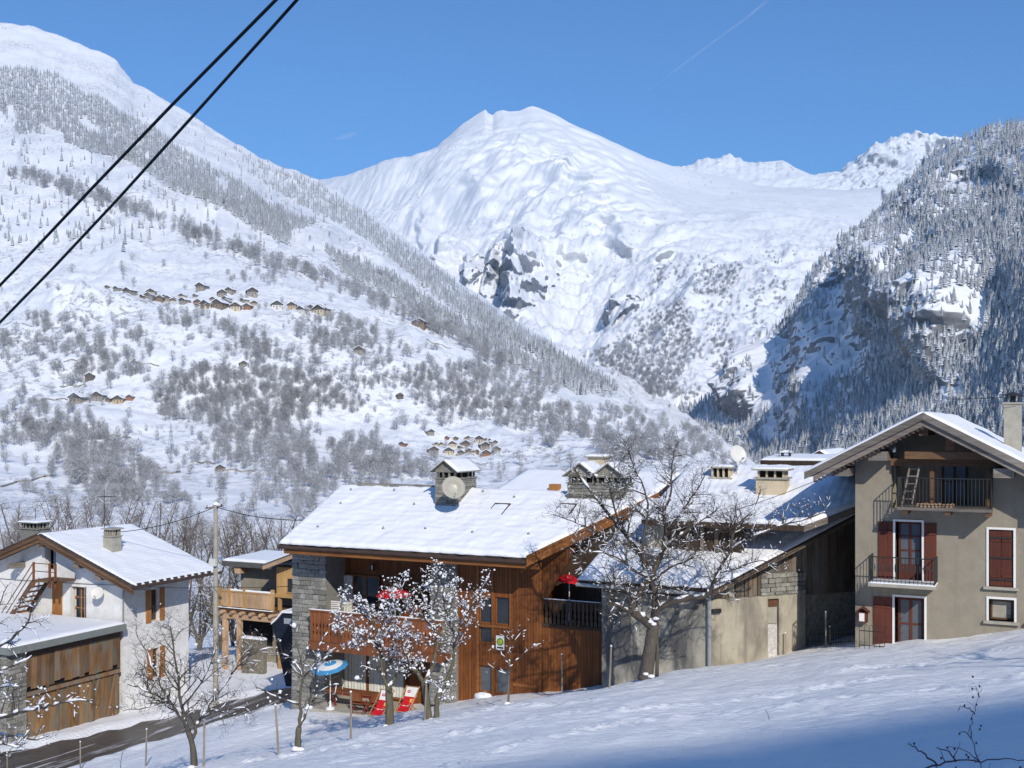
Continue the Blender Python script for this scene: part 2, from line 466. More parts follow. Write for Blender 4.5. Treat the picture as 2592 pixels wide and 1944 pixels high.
# ---------------------------------------------------------------- near ground
def cw(X, Y, Z): return (X * CA - Y * SA, X * SA + Y * CA, Z)      # metres right of / ahead of / above the camera
CTRL = [tuple(at(*p)) for p in [
    (1296,1944,20.8),(1900,1944,17.6),(2592,1944,15),(700,1944,27.5),(450,1944,33),(200,2000,36),
    (887,1872,31.5),(1420,1760,36.5),(1645,1704,38),(1795,1694,40),(1660,1722,40),(2040,1648,41.5),(2165,1634,37.8),(2340,1622,36.6),(2592,1588,35.4),
    (1090,1824,36),(985,1840,34.5),(755,1898,33),(600,1850,47),(460,1925,44),(660,1840,47),(1545,1750,37.5),(1283,1785,37),
    (1800,1800,27),(2300,1740,26.5),(620,1655,77),(2000,1720,32)]]
CTRL += [cw(0,0,-3.3), cw(0,-15,-1.2), cw(16,0,-0.6), cw(20,15,-2.6), cw(-15,0,-5.6), cw(-30,8,-9.6), cw(-18,-15,-4), cw(22,-15,2.0), cw(0,10,-4.75), cw(-8,18,-7.0),
         cw(24,30,-4.4), cw(28,45,-4.6), cw(30,70,-8), cw(-35,80,-18), cw(-60,60,-19.5), cw(-60,120,-25), cw(-20,120,-24), cw(20,120,-22), cw(60,120,-18), cw(60,40,0), cw(0,75,-14.5), cw(10,56,-10),
         cw(-60,20,-15), cw(-90,90,-24), cw(-80,170,-34), cw(0,170,-33), cw(80,170,-32), cw(-150,290,-47), cw(0,290,-47), cw(150,290,-47), cw(-150,170,-34), cw(150,170,-30)]
CTRL += [(-43.4,10,-15.2),(-43.3,28,-15.6),(-42.8,37,-15.6),(-41.3,43,-15.5),(-39.2,48,-15.0),(-36,53,-14.4),(-31,57,-13.8),(-39.8,36.5,-15.4),(-38.6,41.9,-15.2),(-36.5,46,-14.7),(-46.5,36,-15.7),(-46.5,44,-16.0),(-48,52,-16.2),
         (-30.8,40.6,-12.75),(-29,39.4,-12.42),(-27,39.2,-12.36),(-26,40.6,-12.42),(-24,40.5,-12.1),(-23,40,-11.5),(-20,40.3,-11.0),(-17.5,40.3,-10.6),(-15.2,38.6,-9.9),(-13,38.6,-9.4),(-26,46,-12.4),(-18,47,-10.6),(-31.8,48,-13.2)]
CT = np.array(CTRL)
def _U(r2): return np.where(r2 > 1e-9, r2 * np.log(np.maximum(r2, 1e-9)), 0) * 0.5
_n = len(CT); _A = np.zeros((_n + 3, _n + 3))
_q = CT[:, :2] / 50.0
_A[:_n, :_n] = _U(((_q[:, None] - _q[None]) ** 2).sum(-1)) + np.eye(_n) * 0.002
_A[:_n, _n] = 1; _A[:_n, _n + 1:] = _q; _A[_n, :_n] = 1; _A[_n + 1:, :_n] = _q.T
_W = np.linalg.solve(_A, np.concatenate([CT[:, 2], np.zeros(3)]))
def ground0(x, y):
    x = np.asarray(x, float) / 50; y = np.asarray(y, float) / 50; z = _W[_n] + _W[_n + 1] * x + _W[_n + 2] * y
    for k in range(_n): z = z + _W[k] * _U((x - _q[k, 0]) ** 2 + (y - _q[k, 1]) ** 2)
    return z
ROAD = [(-43.6,-6),(-43.4,10),(-43.3,28),(-42.8,37),(-41.3,43),(-39.2,48),(-36,53),(-31,57),(-20,61)]
def chain(pts, step):
    out = []
    P = [np.array(p, float) for p in pts]; P = [2 * P[0] - P[1]] + P + [2 * P[-1] - P[-2]]
    for i in range(1, len(P) - 2):
        m = max(2, int(np.linalg.norm(P[i + 1] - P[i]) / step))
        for t in np.arange(m) / m:
            a, b, c, d = P[i - 1], P[i], P[i + 1], P[i + 2]
            out.append(0.5 * ((2 * b) + (c - a) * t + (2 * a - 5 * b + 4 * c - d) * t ** 2 + (3 * b - a - 3 * c + d) * t ** 3))
    out.append(P[-2]); return np.array(out)
ROADC = chain(ROAD, 0.6)
def dist_line(x, y, L):
    d = np.full(np.shape(x), 1e9)
    for a, b in zip(L[:-1], L[1:]):
        e = b - a; q = np.clip(((x - a[0]) * e[0] + (y - a[1]) * e[1]) / max(e @ e, 1e-9), 0, 1)
        d = np.minimum(d, np.hypot(x - a[0] - q * e[0], y - a[1] - q * e[1]))
    return d
def hit(px, py, f=None):           # where the line of sight meets the ground
    f = f or ground0; r = ray(px, py); t = np.linspace(4, 140, 1400)
    g = f(r[0] * t, r[1] * t) - r[2] * t
    k = np.argmax(g > 0); return Vector((r[0] * t[k], r[1] * t[k], r[2] * t[k]))
TRACKS = [[(1090,1944),(1200,1921),(1331,1882),(1462,1856),(1593,1836),(1801,1806),(2063,1782),(2305,1758),(2592,1706)],
          [(1150,1852),(1310,1832),(1430,1813),(1610,1800),(1861,1772),(2035,1746),(2250,1716)],
          [(2100,1700),(2300,1684),(2592,1640)], [(780,1905),(1000,1860),(1250,1800),(1500,1775)], [(640,1925),(900,1898),(1100,1880)]]
TRACKW = [np.array([tuple(hit(*p))[:2] for p in t]) for t in TRACKS]
ROOM = [(-31.3,-22.6,39.0,44)]     # swept terrace
def ground_z(x, y, fine=True):
    z = ground0(x, y)
    rd = dist_line(x, y, ROADC[::3])
    off = np.clip((rd - 2.6) / 1.2, 0, 1)
    z = z + 0.30 * np.exp(-((rd - 3.4) / 0.55) ** 2) * (0.6 + 0.5 * pnoise(np.stack([x * .8, y * .8, 0 * x], -1)))
    z = z - 0.22 * (1 - off)
    if fine:
        P = np.stack([x, y, 0 * x], -1)
        tk = np.zeros_like(z)
        for t in TRACKW: tk = np.maximum(tk, np.exp(-(dist_line(x, y, t) / 0.42) ** 2))
        n = 0.11 * fbm(P * 0.22, 3) + 0.03 * fbm(P * 1.1 + 5, 4, 0.6) + 0.026 * ridged(np.stack([x * .9 + y * .5, y * 2.6 - x * 1.2, 0 * x], -1) * .8, 3, 0.6) * np.clip(0.6 + fbm(P * .12 + 9, 2), 0, 1.3)
        n = n + tk * (0.035 + 0.085 * fbm(P * 3.2 + 31, 3, 0.65))
        te = np.clip((40.2 - y) / 1.5, 0, 1); te = np.where((x > -31.5) & (x < -22.8) & (y > 38), te, 1)
        z = z + n * np.minimum(off, te)
    return z
def _axis(a, b, f0, f1, fine, grow):
    mid = list(np.arange(f0, f1, fine)); lo, hi = [], []
    s, p = fine, f0
    while p > a: s *= grow; p -= s; lo.append(p)
    s, p = fine, mid[-1]
    while p < b: s *= grow; p += s; hi.append(p)
    return np.array(lo[::-1] + mid + hi)
gx = _axis(-330, 150, -32, 12, 0.125, 1.035); gy = _axis(-60, 310, 3, 42, 0.125, 1.035)
X, Y = np.meshgrid(gx, gy)
Z = ground_z(X, Y)
def grid_faces(nu, nv):
    i = np.arange(nu * nv).reshape(nv, nu)
    return np.stack([i[:-1, :-1], i[:-1, 1:], i[1:, 1:], i[1:, :-1]], -1).reshape(-1, 4)
me = mesh_np('ground', np.stack([X, Y, Z], -1).reshape(-1, 3), grid_faces(len(gx), len(gy)), [M['field']], True)
tag(link('snow_ground', me), kind='structure')

# the road, wet asphalt with slush
t = NT('asphalt'); v = t.pos()
a = t.noise(v, 1.3, 6, 0.65)
c = t.ramp(a, [(0.3, (0.05, 0.044, 0.038)), (0.7, (0.115, 0.10, 0.085))])
s = t.noise(t.pos((1.6, 0.16, 1), rot=(0, 0, 0)), 0.9, 6, 0.65, 0.5)
c = t.mix(t.ramp(s, [(0.54, grey(0)), (0.63, grey(0.85))]), c, (0.72, 0.72, 0.74))
t.col(c); t.rough(0.42); t.bump(t.noise(v, 22, 4), 0.4, 0.02)
M['asphalt'] = t.m
V = []
for k, p in enumerate(ROADC):
    e = ROADC[min(k + 1, len(ROADC) - 1)] - ROADC[max(k - 1, 0)]; e = np.array([e[1], -e[0]]) / np.linalg.norm(e)
    for j in range(9):
        q = p + e * (j / 4 - 1) * (2.75 + 0.12 * math.sin(k * 1.7 + j)); V.append((q[0], q[1], float(ground_z(q[0], q[1], False)) + 0.06 - 0.03 * abs(j - 4) / 4))
me = mesh_np('road', np.array(V), grid_faces(9, len(ROADC)), [M['asphalt']], True)
tag(link('road', me), kind='structure')

# ---------------------------------------------------------------- mountains and hillsides
def curve(pts, xs, sm=0):
    p = np.array(sorted(pts), float); y = [np.interp(xs, p[:, 0], p[:, k]) for k in (1, 2)]
    return y
class Slope:
    """rows run from the foot up to the ridge; each row gives (pixel x, pixel y, distance) of points of the real slope"""
    def __init__(self, rows, x0, x1, nu, nv, disp_fn, back=((0.25, -0.10), (0.9, -0.5))):
        self.xs = np.linspace(x0, x1, nu)
        R = np.array([curve(r, self.xs) for r in rows])          # rows, 2, nu
        n = len(rows); tv = np.linspace(0, n - 1, nv); i = np.clip(tv.astype(int), 0, n - 2); f = (tv - i)[:, None, None]
        g = lambda k: R[np.clip(k, 0, n - 1)]
        a, b, c, d = g(i - 1), g(i), g(i + 1), g(i + 2)
        S = 0.5 * (2 * b + (c - a) * f + (2 * a - 5 * b + 4 * c - d) * f ** 2 + (3 * b - a - 3 * c + d) * f ** 3)
        PX = np.broadcast_to(self.xs[None], S[:, 0].shape)
        P = atn(PX, S[:, 0], S[:, 1])
        self.v = np.linspace(0, 1, nv)
        P = disp_fn(P, PX, S[:, 0], S[:, 1], self.v[:, None])
        self.front = P
        top = P[-1]
        B = [P]
        for dd, dz in back:                                       # the far side drops away
            d = S[-1, 1]; q = top * (1 + dd * 0.5)[None] if False else top.copy()
            h = q[:, :2] / np.linalg.norm(q[:, :2], axis=1)[:, None]
            q[:, :2] += h * (d * dd * 0.5)[:, None]; q[:, 2] += d * dz * 0.35
            B.append(q[None])
        self.P = np.concatenate(B); self.nu, self.nv = nu, len(self.P)
        self.px, self.py, self.d = proj(self.front)
    def build(self, name, mat):
        me = mesh_np(name, self.P.reshape(-1, 3), grid_faces(self.nu, self.nv), [mat], True)
        return tag(link(name, me), kind='structure')
    def place(self, px, py):       # points of the slope seen at those pixels (nearest first), nan where there is none
        px = np.atleast_1d(px).astype(float); py = np.atleast_1d(py).astype(float)
        k = np.clip(np.rint((px - self.xs[0]) / (self.xs[1] - self.xs[0])).astype(int), 0, self.nu - 1)
        out = np.full((len(px), 3), np.nan)
        for j in range(len(px)):
            col = self.py[:, k[j]]; s = np.sign(col[:-1] - py[j]) != np.sign(col[1:] - py[j])
            if not s.any(): continue
            m = int(np.argmax(s)); c0, c1 = col[m], col[m + 1]
            f = (py[j] - c0) / (c1 - c0 + 1e-9)
            out[j] = self.front[m, k[j]] * (1 - f) + self.front[m + 1, k[j]] * f
        return out

# left valley side
LR = disp([(-60,48,4300),(0,52,4250),(60,55,4250),(120,75,4250),(190,100,4200),(250,130,4150),(290,180,4050),(330,197,4000),(370,226,3950),(410,250,3900),(470,290,3850),(560,342,3800),(640,372,3750),(700,397,3700),(760,432,3600),
           (800,465,3500),(850,502,3400),(900,540,3300),(950,580,3200),(1000,615,3100),(1050,652,3000),(1100,688,2900),(1150,718,2800),(1200,752,2700),(1250,786,2550),(1300,815,2450),(1340,835,2300),(1400,862,2000),(1480,895,1700),(1560,958,1400),(1620,1005,1250),(1700,1050,1150),(1760,1092,1050),(1850,1120,950),(2310,1150,800)])
LM = [(-70,420,2300),(300,470,2250),(600,560,2150),(800,640,2100),(1000,735,2000),(1200,840,1900),(1400,935,1800),(1500,985,1700),(1650,1050,1500),(1850,1150,1200),(1990,1240,1060),(2150,1330,900),(2700,1370,700)]
LV = [(-70,775,1330),(300,750,1300),(650,765,1260),(860,800,1250),(1100,865,1240),(1300,950,1230),(1500,1030,1180),(1650,1085,1100),(1850,1165,1000),(1990,1252,960),(2150,1345,800),(2700,1385,600)]
LL = [(-70,1020,960),(400,1040,960),(700,1080,950),(1150,1140,950),(1400,1130,900),(1700,1150,850),(1850,1195,800),(1990,1265,780),(2150,1360,600),(2700,1400,450)]
LB = [(-70,1190,760),(600,1200,760),(1200,1215,740),(1700,1240,680),(1990,1285,640),(2150,1375,420),(2700,1420,320)]
LC = [(-70,1330,520),(1990,1345,480),(2150,1400,330),(2700,1450,280)]
LD = [(-70,1570,250),(2700,1570,230)]
def disp_left(P, px, py, d, v):
    amp = np.clip((d - 700) / 1500, 0.0, 1.0)
    edge = 1 - 0.75 * np.clip((v - 0.9) / 0.1, 0, 1)
    n = 95 * fbm(P * np.array([1, 1, 1]) / 900.0, 5) * amp * edge * np.clip((1 - v) * 9, 0.25, 1)
    g = ridged(np.stack([px / 130 + py / 400, py / 300, 0 * px], -1), 4) * 26 * amp * edge
    m = 7 * fbm(P / 90.0 + 3, 4) * np.clip(d / 1000, 0.15, 1)
    crag = np.exp(-(((px - 205) / 90) ** 2 + ((py - 780) / 45) ** 2)) * ridged(P / 60.0, 4) * 18
    Q = P.copy(); Q[..., 2] += n * 0.55 + g * 0.5 + m + np.maximum(crag, -4)
    return Q
LEFT = Slope([LD, LC, LB, LL, LV, LM, LR], -330, 3500, 860, 420, disp_left)
mt, v = mountain('left_slope', rock=(0.22, 0.21, 0.20), lo=0.30, hi=0.50, nscale=0.004, amount=0.55, fine=0.035, dots=(0.11, 0.0045, 0.53, 0.6))
LEFT.build('hillside_left', mt.m)

# the white peak at the head of the valley
CR = disp([(600,392,8600),(690,388,8600),(725,384,8550),(745,383,8500),(780,374,8400),(850,354,8300),(900,338,8200),(945,322,8150),(956,309,8120),(970,298,8100),(985,285,8050),(1000,272,8050),(1015,261,8050),(1032,248,8040),(1043,240,8030),(1049,236,8020),(1054,246,8020),(1064,252,8020),(1072,242,8010),(1086,238,8000),(1100,242,8000),(1122,240,8000),(1140,231,8000),
           (1150,229,8000),(1165,233,8000),(1200,252,8000),(1230,272,8000),(1260,286,8000),(1330,316,8000),(1400,345,8050),(1450,358,8100),(1500,371,8200),(1560,380,8300),(1640,401,8400),(1700,408,8400),(1760,409,8450),(1830,412,8500),(1950,400,8500),(2100,400,8500)])
C5 = [(700,520,7600),(1000,420,7300),(1150,400,7200),(1300,380,7150),(1450,420,7200),(1650,470,7300),(1900,510,7500),(2250,520,7700)]
C4 = [(700,600,6700),(950,560,6500),(1150,560,6300),(1350,540,6200),(1550,540,6100),(1800,560,6200),(2250,600,6600)]
C3 = [(700,680,5700),(1000,650,5500),(1150,660,5350),(1300,680,5300),(1500,690,5200),(1750,670,5100),(2000,660,5200),(2250,680,5400)]
C2 = [(700,800,4800),(1150,760,4700),(1300,800,4650),(1500,850,4500),(1750,800,4200),(2000,780,4200),(2250,800,4300)]
C1 = [(700,980,4000),(1300,930,3900),(1500,960,3700),(1750,930,3500),(2000,920,3400),(2250,950,3400)]
C0 = [(700,1150,3200),(1500,1060,3000),(1750,1040,2900),(2250,1080,2900)]
C00 = [(700,1300,2400),(2250,1250,2400)]
def disp_peak(P, px, py, d, v):
    edge = np.clip((1 - v) * 4.5, 0.03, 1)
    Q = P.copy()
    n = fbm(P / 1900.0, 6, 0.46) * 130
    # spurs and gullies fan out below the summit
    an = np.arctan2(py - 250, px - 1330)
    r = np.hypot(py - 250, px - 1330)
    sp = fbm(np.stack([an * 3.6 + 0.4 * fbm(P / 1500.0, 3), r / 1100.0, 0 * r], -1), 3, 0.45) * 1.1 + 0.06 * ridged(np.stack([an * 9.0 + 1.2 * fbm(P / 900.0, 2), r / 300.0, 0 * r + 3], -1), 3, 0.6)
    ac, al = px * .80 + py * .60, -px * .60 + py * .80          # fall lines of the left face, then of the broad right flank
    bc, bl = py * .93 - px * .36, px * .93 + py * .36
    fw = np.clip((px - 1345 - (py - 270) * 0.62 + 60) / 160, 0, 1)
    wv = 9 * fbm(P / 700.0 + 2, 3)
    f1 = fbm(np.stack([(ac + wv) / 70, al / 380, 0 * px], -1), 5, 0.58); f2 = fbm(np.stack([(bc + wv) / 60, bl / 420, 0 * px + 5], -1), 5, 0.55)
    n = n + (f1 * 36 * (1 - fw) + f2 * 25 * fw) + sp * 16 * np.clip(r / 260, 0.15, 1)
    rk = ridged(P / 330.0, 5, 0.6)
    low = np.clip((py - 560) / 180, 0, 1)
    n = n + rk * (3 + 34 * low)
    spur = 1345 + (py - 270) * 0.62; w_ = np.where(px < spur, 420.0, 260.0)
    Qo = 380 * np.clip(1 - np.abs(px - spur) / w_, 0, 1) * np.clip((py - 275) / 120, 0, 1) * np.clip((900 - py) / 250, 0, 1)
    spur2 = 1150 + (py - 400) * 0.5; Qo = Qo + 150 * np.clip(1 - np.abs(px - spur2) / 120, 0, 1) * np.clip((py - 400) / 80, 0, 1) * np.clip((700 - py) / 150, 0, 1)
    # towers of the cliff band: each stands forward on its left side
    off = Qo; pn_ = fbm(np.stack([px / 40.0, py / 26.0, 0 * px], -1), 3, 0.6)
    for cx, top, bot, w, a in ((1098,590,680,46,190),(1180,668,735,44,260),(1236,670,745,40,260),(1288,655,800,60,420),(1556,770,850,50,220),(1052,560,620,40,120)):
        s = (px + 0.12 * (py - 680) + 13 * pn_ - cx) / w
        saw = np.clip(s * 4 + 0.5, 0, 1) * np.clip(1.25 - s * 0.55, 0, 1)
        vert = np.clip((py - top) / 18, 0, 1) * np.clip((bot + 60 - py) / 70, 0, 1)
        off = off + saw * vert * a
    h = P[..., :2] / np.linalg.norm(P[..., :2], axis=-1)[..., None]
    Q[..., :2] -= h * (off * (0.8 + 0.3 * pnoise(P / 130.0)))[..., None]
    Q[..., 2] += n * edge
    return Q
PEAK = Slope([C00, C0, C1, C2, C3, C4, C5, CR], 720, 2230, 560, 460, disp_peak)
mt, v = mountain('peak_snow', rock=(0.19, 0.195, 0.21), lo=0.15, hi=0.24, nscale=0.006, amount=0.40, fine=0.035, dots=(0.03, 0.0016, 0.60, 0.6), zcut=(680, 880, 0.98))
PEAK.build('mountain_peak', mt.m)

# summits behind it
BR = disp([(1400,400,10500),(1480,378,10500),(1495,366,10500),(1512,351,10500),(1540,343,10500),(1562,341,10500),(1600,346,10500),(1622,352,10500),(1645,350,10500),(1690,346,10500),(1703,352,10500),(1716,361,10500),(1750,376,10500),(1790,383,10400),(1818,386,10300),(1832,372,10200),(1850,358,10100),(1868,344,10050),
           (1882,332,10000),(1900,318,10000),(1912,314,10000),(1924,304,10000),(1938,300,10000),(1952,293,10000),(1968,298,10000),(1990,306,10000),(2030,309,10000),(2050,318,10000),(2110,335,9900),(2212,350,9800),(2300,360,9800)])
B1 = [(1600,450,9900),(1800,440,9900),(2000,440,9700),(2130,470,9400),(2250,480,9200),(2592,480,9000),(2700,480,9000)]
B0 = [(1600,600,8700),(2700,620,8300)]
def disp_back(P, px, py, d, v):
    Q = P.copy(); e = np.clip((1 - v) * 8, 0.05, 1)
    fl = ridged(np.stack([px / 26.0, py / 500.0, 0 * px], -1), 3) * 42 * np.clip((460 - py) / 100, 0, 1)
    rk = ridged(P / 420.0, 5, 0.6) * (25 + 45 * np.clip((px - 2070) / 110, 0, 1))
    Q[..., 2] += (fl * (1 - 0.6 * np.clip((px - 2070) / 110, 0, 1)) + rk + fbm(P / 1400.0, 4) * 90) * e
    return Q
BACK = Slope([B0, B1, BR], 1650, 2690, 300, 130, disp_back)
mt, v = mountain('back_snow', rock=(0.22, 0.215, 0.22), lo=0.40, hi=0.58, nscale=0.002, amount=0.4, fine=0.011)
BACK.build('mountain_summits', mt.m)

# wooded right valley side
RR = disp([(1440,895,2500),(1465,888,2480),(1500,880,2450),(1560,850,2400),(1600,820,2380),(1630,790,2370),(1660,760,2360),(1690,720,2350),(1710,682,2350),(1725,650,2350),(1745,602,2350),(1775,562,2340),(1800,545,2340),(1850,496,2340),(1880,470,2340),(1915,440,2340),(1950,402,2330),(1985,370,2330),(2000,345,2320),
           (2050,312,2250),(2100,296,2150),(2150,276,2050),(2212,262,1950),(2300,235,1850)])
R3 = [(1688,1060,2420),(1800,1030,2340),(1900,980,2270),(2000,860,2220),(2100,770,2170),(2250,640,1980),(2400,560,1800),(2592,500,1600),(2700,470,1500)]
R2 = [(1688,1080,2380),(1800,1075,2250),(1900,1060,2150),(2000,1000,2060),(2150,880,1850),(2300,800,1660),(2450,740,1480),(2700,680,1270)]
R1 = [(1688,1110,2300),(1850,1120,2050),(2000,1110,1880),(2200,1040,1600),(2400,980,1380),(2700,920,1080)]
R0 = [(1688,1190,2000),(2000,1230,1600),(2300,1230,1250),(2700,1230,850)]
def disp_right(P, px, py, d, v):
    Q = P.copy(); e = np.clip((1 - v) * 6, 0.06, 1)
    W = np.array([1.0, 1.0, 0.55])
    n = ridged(P * W / 420.0 + 7, 5, 0.55) * 44 + fbm(P * W / 700.0, 4) * 60
    h = np.array([-CA * 0.8 + SA * 0.6, -SA * 0.8 - CA * 0.6])     # outwards: to the left and towards us
    crag = 0
    for cx, cy, rx, ry, a in ((2140,700,70,110,-95),(2060,640,45,80,60),(2010,900,60,90,-70),(1950,950,35,80,60),(2140,880,60,120,-80),(2330,780,75,60,85),(2235,690,60,80,70),(2470,760,90,90,90),(2545,760,45,70,-80),(2420,900,50,80,70),(2100,990,40,90,65),(1900,1010,40,50,50),(2250,860,40,90,-45),(2440,470,130,60,-60),(2250,560,150,50,-50)):
        crag = crag + a * np.exp(-(((px - cx) / rx) ** 2 + ((py - cy) / ry) ** 2))
    st = ridged(P * np.array([1, 1, 1.4]) / 150.0, 4, 0.6) * 15 * np.clip(np.abs(crag) / 30, 0.2, 1.2)
    Q[..., :2] += h * ((n * 0.55 + crag * 0.85 + st) * e)[..., None]
    Q[..., 2] += n * 0.22 * e
    return Q
RIGHT = Slope([R0, R1, R2, R3, RR], 1690, 3300, 640, 340, disp_right)
mt, v = mountain('right_slope', rock=(0.20, 0.20, 0.205), lo=0.20, hi=0.40, nscale=0.006, amount=0.5, fine=0.03)
RIGHT.build('hillside_right', mt.m)
# unseen hill added behind the camera, crest shaped to shade the near field
hx = np.linspace(-140, 190, 170); hv = np.linspace(0, 1, 40)
HX, HV = np.meshgrid(hx, hv)
crest = np.clip(91.5 + 0.15 * (HX - 44), 48, 92.7) + 0.9 * fbm(np.stack([HX / 9, 0 * HX, 0 * HX], -1), 3)
HY = -28 - 102 * HV; x_, y_, _ = cw(HX, HY, 0); base_ = ground0(*cw(HX, 0 * HX - 28, 0)[:2])
HZ = base_ - 1.0 + (crest - base_ + 1.0) * HV ** 0.9
P_ = np.stack([x_, y_, HZ], -1)
q_ = P_[-1].copy(); o_ = cw(0, -60, 0); q_[:, 0] += o_[0]; q_[:, 1] += o_[1]; q_[:, 2] -= 30
P_ = np.concatenate([P_, q_[None]])
tag(link('shade_hillside', mesh_np('shade_hillside', P_.reshape(-1, 3), grid_faces(170, 41), [M['field']], True)), kind='structure')
# ---------------------------------------------------------------- building kit (walls stand on the turned grid: x along the fronts, y going back)
def wall_x(mb, x0, x1, z0, z1, y0, y1, holes=()):     # a wall along x with openings cut out
    xs = sorted({x0, x1, *[h[0] for h in holes], *[h[1] for h in holes]}); zs = sorted({z0, z1, *[h[2] for h in holes], *[h[3] for h in holes]})
    for a, b in zip(xs[:-1], xs[1:]):
        for c, d in zip(zs[:-1], zs[1:]):
            if not any(h[0] - 1e-6 <= a and b <= h[1] + 1e-6 and h[2] - 1e-6 <= c and d <= h[3] + 1e-6 for h in holes): mb.box(a, b, y0, y1, c, d)
    return mb
def frame_x(mb, x0, x1, z0, z1, y0, y1, w, bottom=True):   # a rectangular frame
    mb.box(x0, x0 + w, y0, y1, z0, z1); mb.box(x1 - w, x1, y0, y1, z0, z1); mb.box(x0 + w, x1 - w, y0, y1, z1 - w, z1)
    if bottom: mb.box(x0 + w, x1 - w, y0, y1, z0, z0 + w)
    return mb
def window(parent, name, x0, x1, z0, z1, y, fm, nx=2, nz=1, w=0.06, gm=None, cur=None, low=0.0, lm=None):
    """frame with a pane in each field; low = height of a solid panel at the foot"""
    f = frame_x(MB(), x0, x1, z0, z1, y, y + 0.07, w)
    for i in range(1, nx):
        c = x0 + (x1 - x0) * i / nx; f.box(c - w * .6, c + w * .6, y + 0.002, y + 0.068, z0 + w, z1 - w)
    for j in range(1, nz):
        c = z0 + low + (z1 - z0 - low) * j / nz; f.box(x0 + w, x1 - w, y + 0.006, y + 0.064, c - w * .35, c + w * .35)
    if low: f.box(x0 + w, x1 - w, y + 0.012, y + 0.06, z0 + w, z0 + low)
    o = f.build(name, fm, parent)
    for i in range(nx):
        for j in range(nz):
            a = x0 + (x1 - x0) * i / nx; b = x0 + (x1 - x0) * (i + 1) / nx
            c = z0 + low + (z1 - z0 - low) * j / nz; d = z0 + low + (z1 - z0 - low) * (j + 1) / nz
            MB().box(a + .01, b - .01, y + 0.03, y + 0.038, c + .01, d - .01).build('pane', gm or M['glass'], o)
    if cur:
        for a, b in cur: curtain(parent, a, b, z0 + w, z1 - w, y + 0.16)
    return o
def curtain(parent, x0, x1, z0, z1, y, mat=None):
    n = max(6, int((x1 - x0) / 0.05)); mb = MB(); pts = []
    for i in range(n + 1):
        x = x0 + (x1 - x0) * i / n; pts.append((x, y + 0.03 * math.sin(i * 1.9) + 0.015 * math.sin(i * 0.7)))
    mb.add([(a, b, z0) for a, b in pts] + [(a, b, z1) for a, b in pts], [(i, i + 1, n + 2 + i, n + 1 + i) for i in range(n)])
    return mb.build('curtain', mat or M['curtain'], parent, True)
def shutter(parent, x0, x1, z0, z1, y, mat, label=None, boards=3):
    o = MB().box(x0, x1, y, y + 0.035, z0, z1).build('shutter', mat, parent)
    for k in range(1, boards):                          # board joints and ledges
        c = x0 + (x1 - x0) * k / boards; MB().box(c - .006, c + .006, y - 0.004, y + .003, z0 + .02, z1 - .02).build('batten', M['wood_dark'], o)
    for c in (z0 + 0.18 * (z1 - z0), z0 + 0.82 * (z1 - z0)): MB().box(x0 + .02, x1 - .02, y - 0.022, y + .002, c - .045, c + .045).build('ledge', mat, o)
    return o
def slab(mb, quad, th):             # roof sheet: quad (top surface), th = thickness downwards
    lo = [(p[0], p[1], p[2] - th) for p in quad]
    n = len(quad); return mb.add(list(quad) + lo, [tuple(range(n)), tuple(range(2 * n - 1, n - 1, -1))] + [(i, n + i, n + (i + 1) % n, (i + 1) % n) for i in range(n)])
def snow_sheet(parent, quad, th, mat, nu=40, nv=24, rough=0.03, edge=0.07, name='snow'):
    """snow lying on a roof: a soft-edged blanket over the four corners (given counter-clockwise from the lower left)"""
    a, b, c, d = [np.array(p, float) for p in quad]
    U, W = np.meshgrid(np.linspace(0, 1, nu), np.linspace(0, 1, nv))
    P = (a * ((1 - U) * (1 - W))[..., None] + b * (U * (1 - W))[..., None] + c * (U * W)[..., None] + d * ((1 - U) * W)[..., None])
    eu = np.minimum(U * np.linalg.norm(b - a), (1 - U) * np.linalg.norm(b - a)); ew = np.minimum(W, 1 - W) * np.linalg.norm(d - a)
    e = np.clip(np.minimum(eu, ew) / 0.16, 0, 1) ** 0.5
    N = fbm(P * np.array([1.1, 1.1, 1.1]), 4)
    h = th * (0.25 + 0.75 * e) + rough * N * e
    # wavy lower edge
    out = P.copy(); out[..., 2] += h
    lip = np.clip(1 - W * 14, 0, 1) * edge
    dn = (a - d) / np.linalg.norm(a - d)
    out += (lip * (0.4 + 0.8 * pnoise(P * 1.9 + 3)))[..., None] * dn
    bot = P[[0, -1]][:, :]                              # close the rim
    V = list(out.reshape(-1, 3)); F = [tuple(f) for f in grid_faces(nu, nv)]
    rim = [j for j in range(nu)] + [k * nu + nu - 1 for k in range(1, nv)] + [(nv - 1) * nu + j for j in range(nu - 2, -1, -1)] + [k * nu for k in range(nv - 2, 0, -1)]
    base = len(V); Pf = P.reshape(-1, 3)
    for r in rim: V.append(Pf[r] - np.array([0, 0, 0.01]))
    m = len(rim)
    for k in range(m): F.append((rim[k], base + k, base + (k + 1) % m, rim[(k + 1) % m]))
    mb = MB(); mb.add(V, F)
    return mb.build(name, mat, parent, True)
def stone_proto(seed):
    r = random.Random(seed); bm = bmesh.new(); bmesh.ops.create_cube(bm, size=1)
    bmesh.ops.bevel(bm, geom=bm.edges[:], offset=0.10, segments=1, affect='EDGES')
    for v in bm.verts: v.co += Vector((r.uniform(-.05, .05), r.uniform(-.05, .05), r.uniform(-.05, .05)))
    me = bpy.data.meshes.new('stone'); bm.to_mesh(me); bm.free(); me.materials.append(M['stone']); return me
STONES = [stone_proto(k) for k in range(8)]
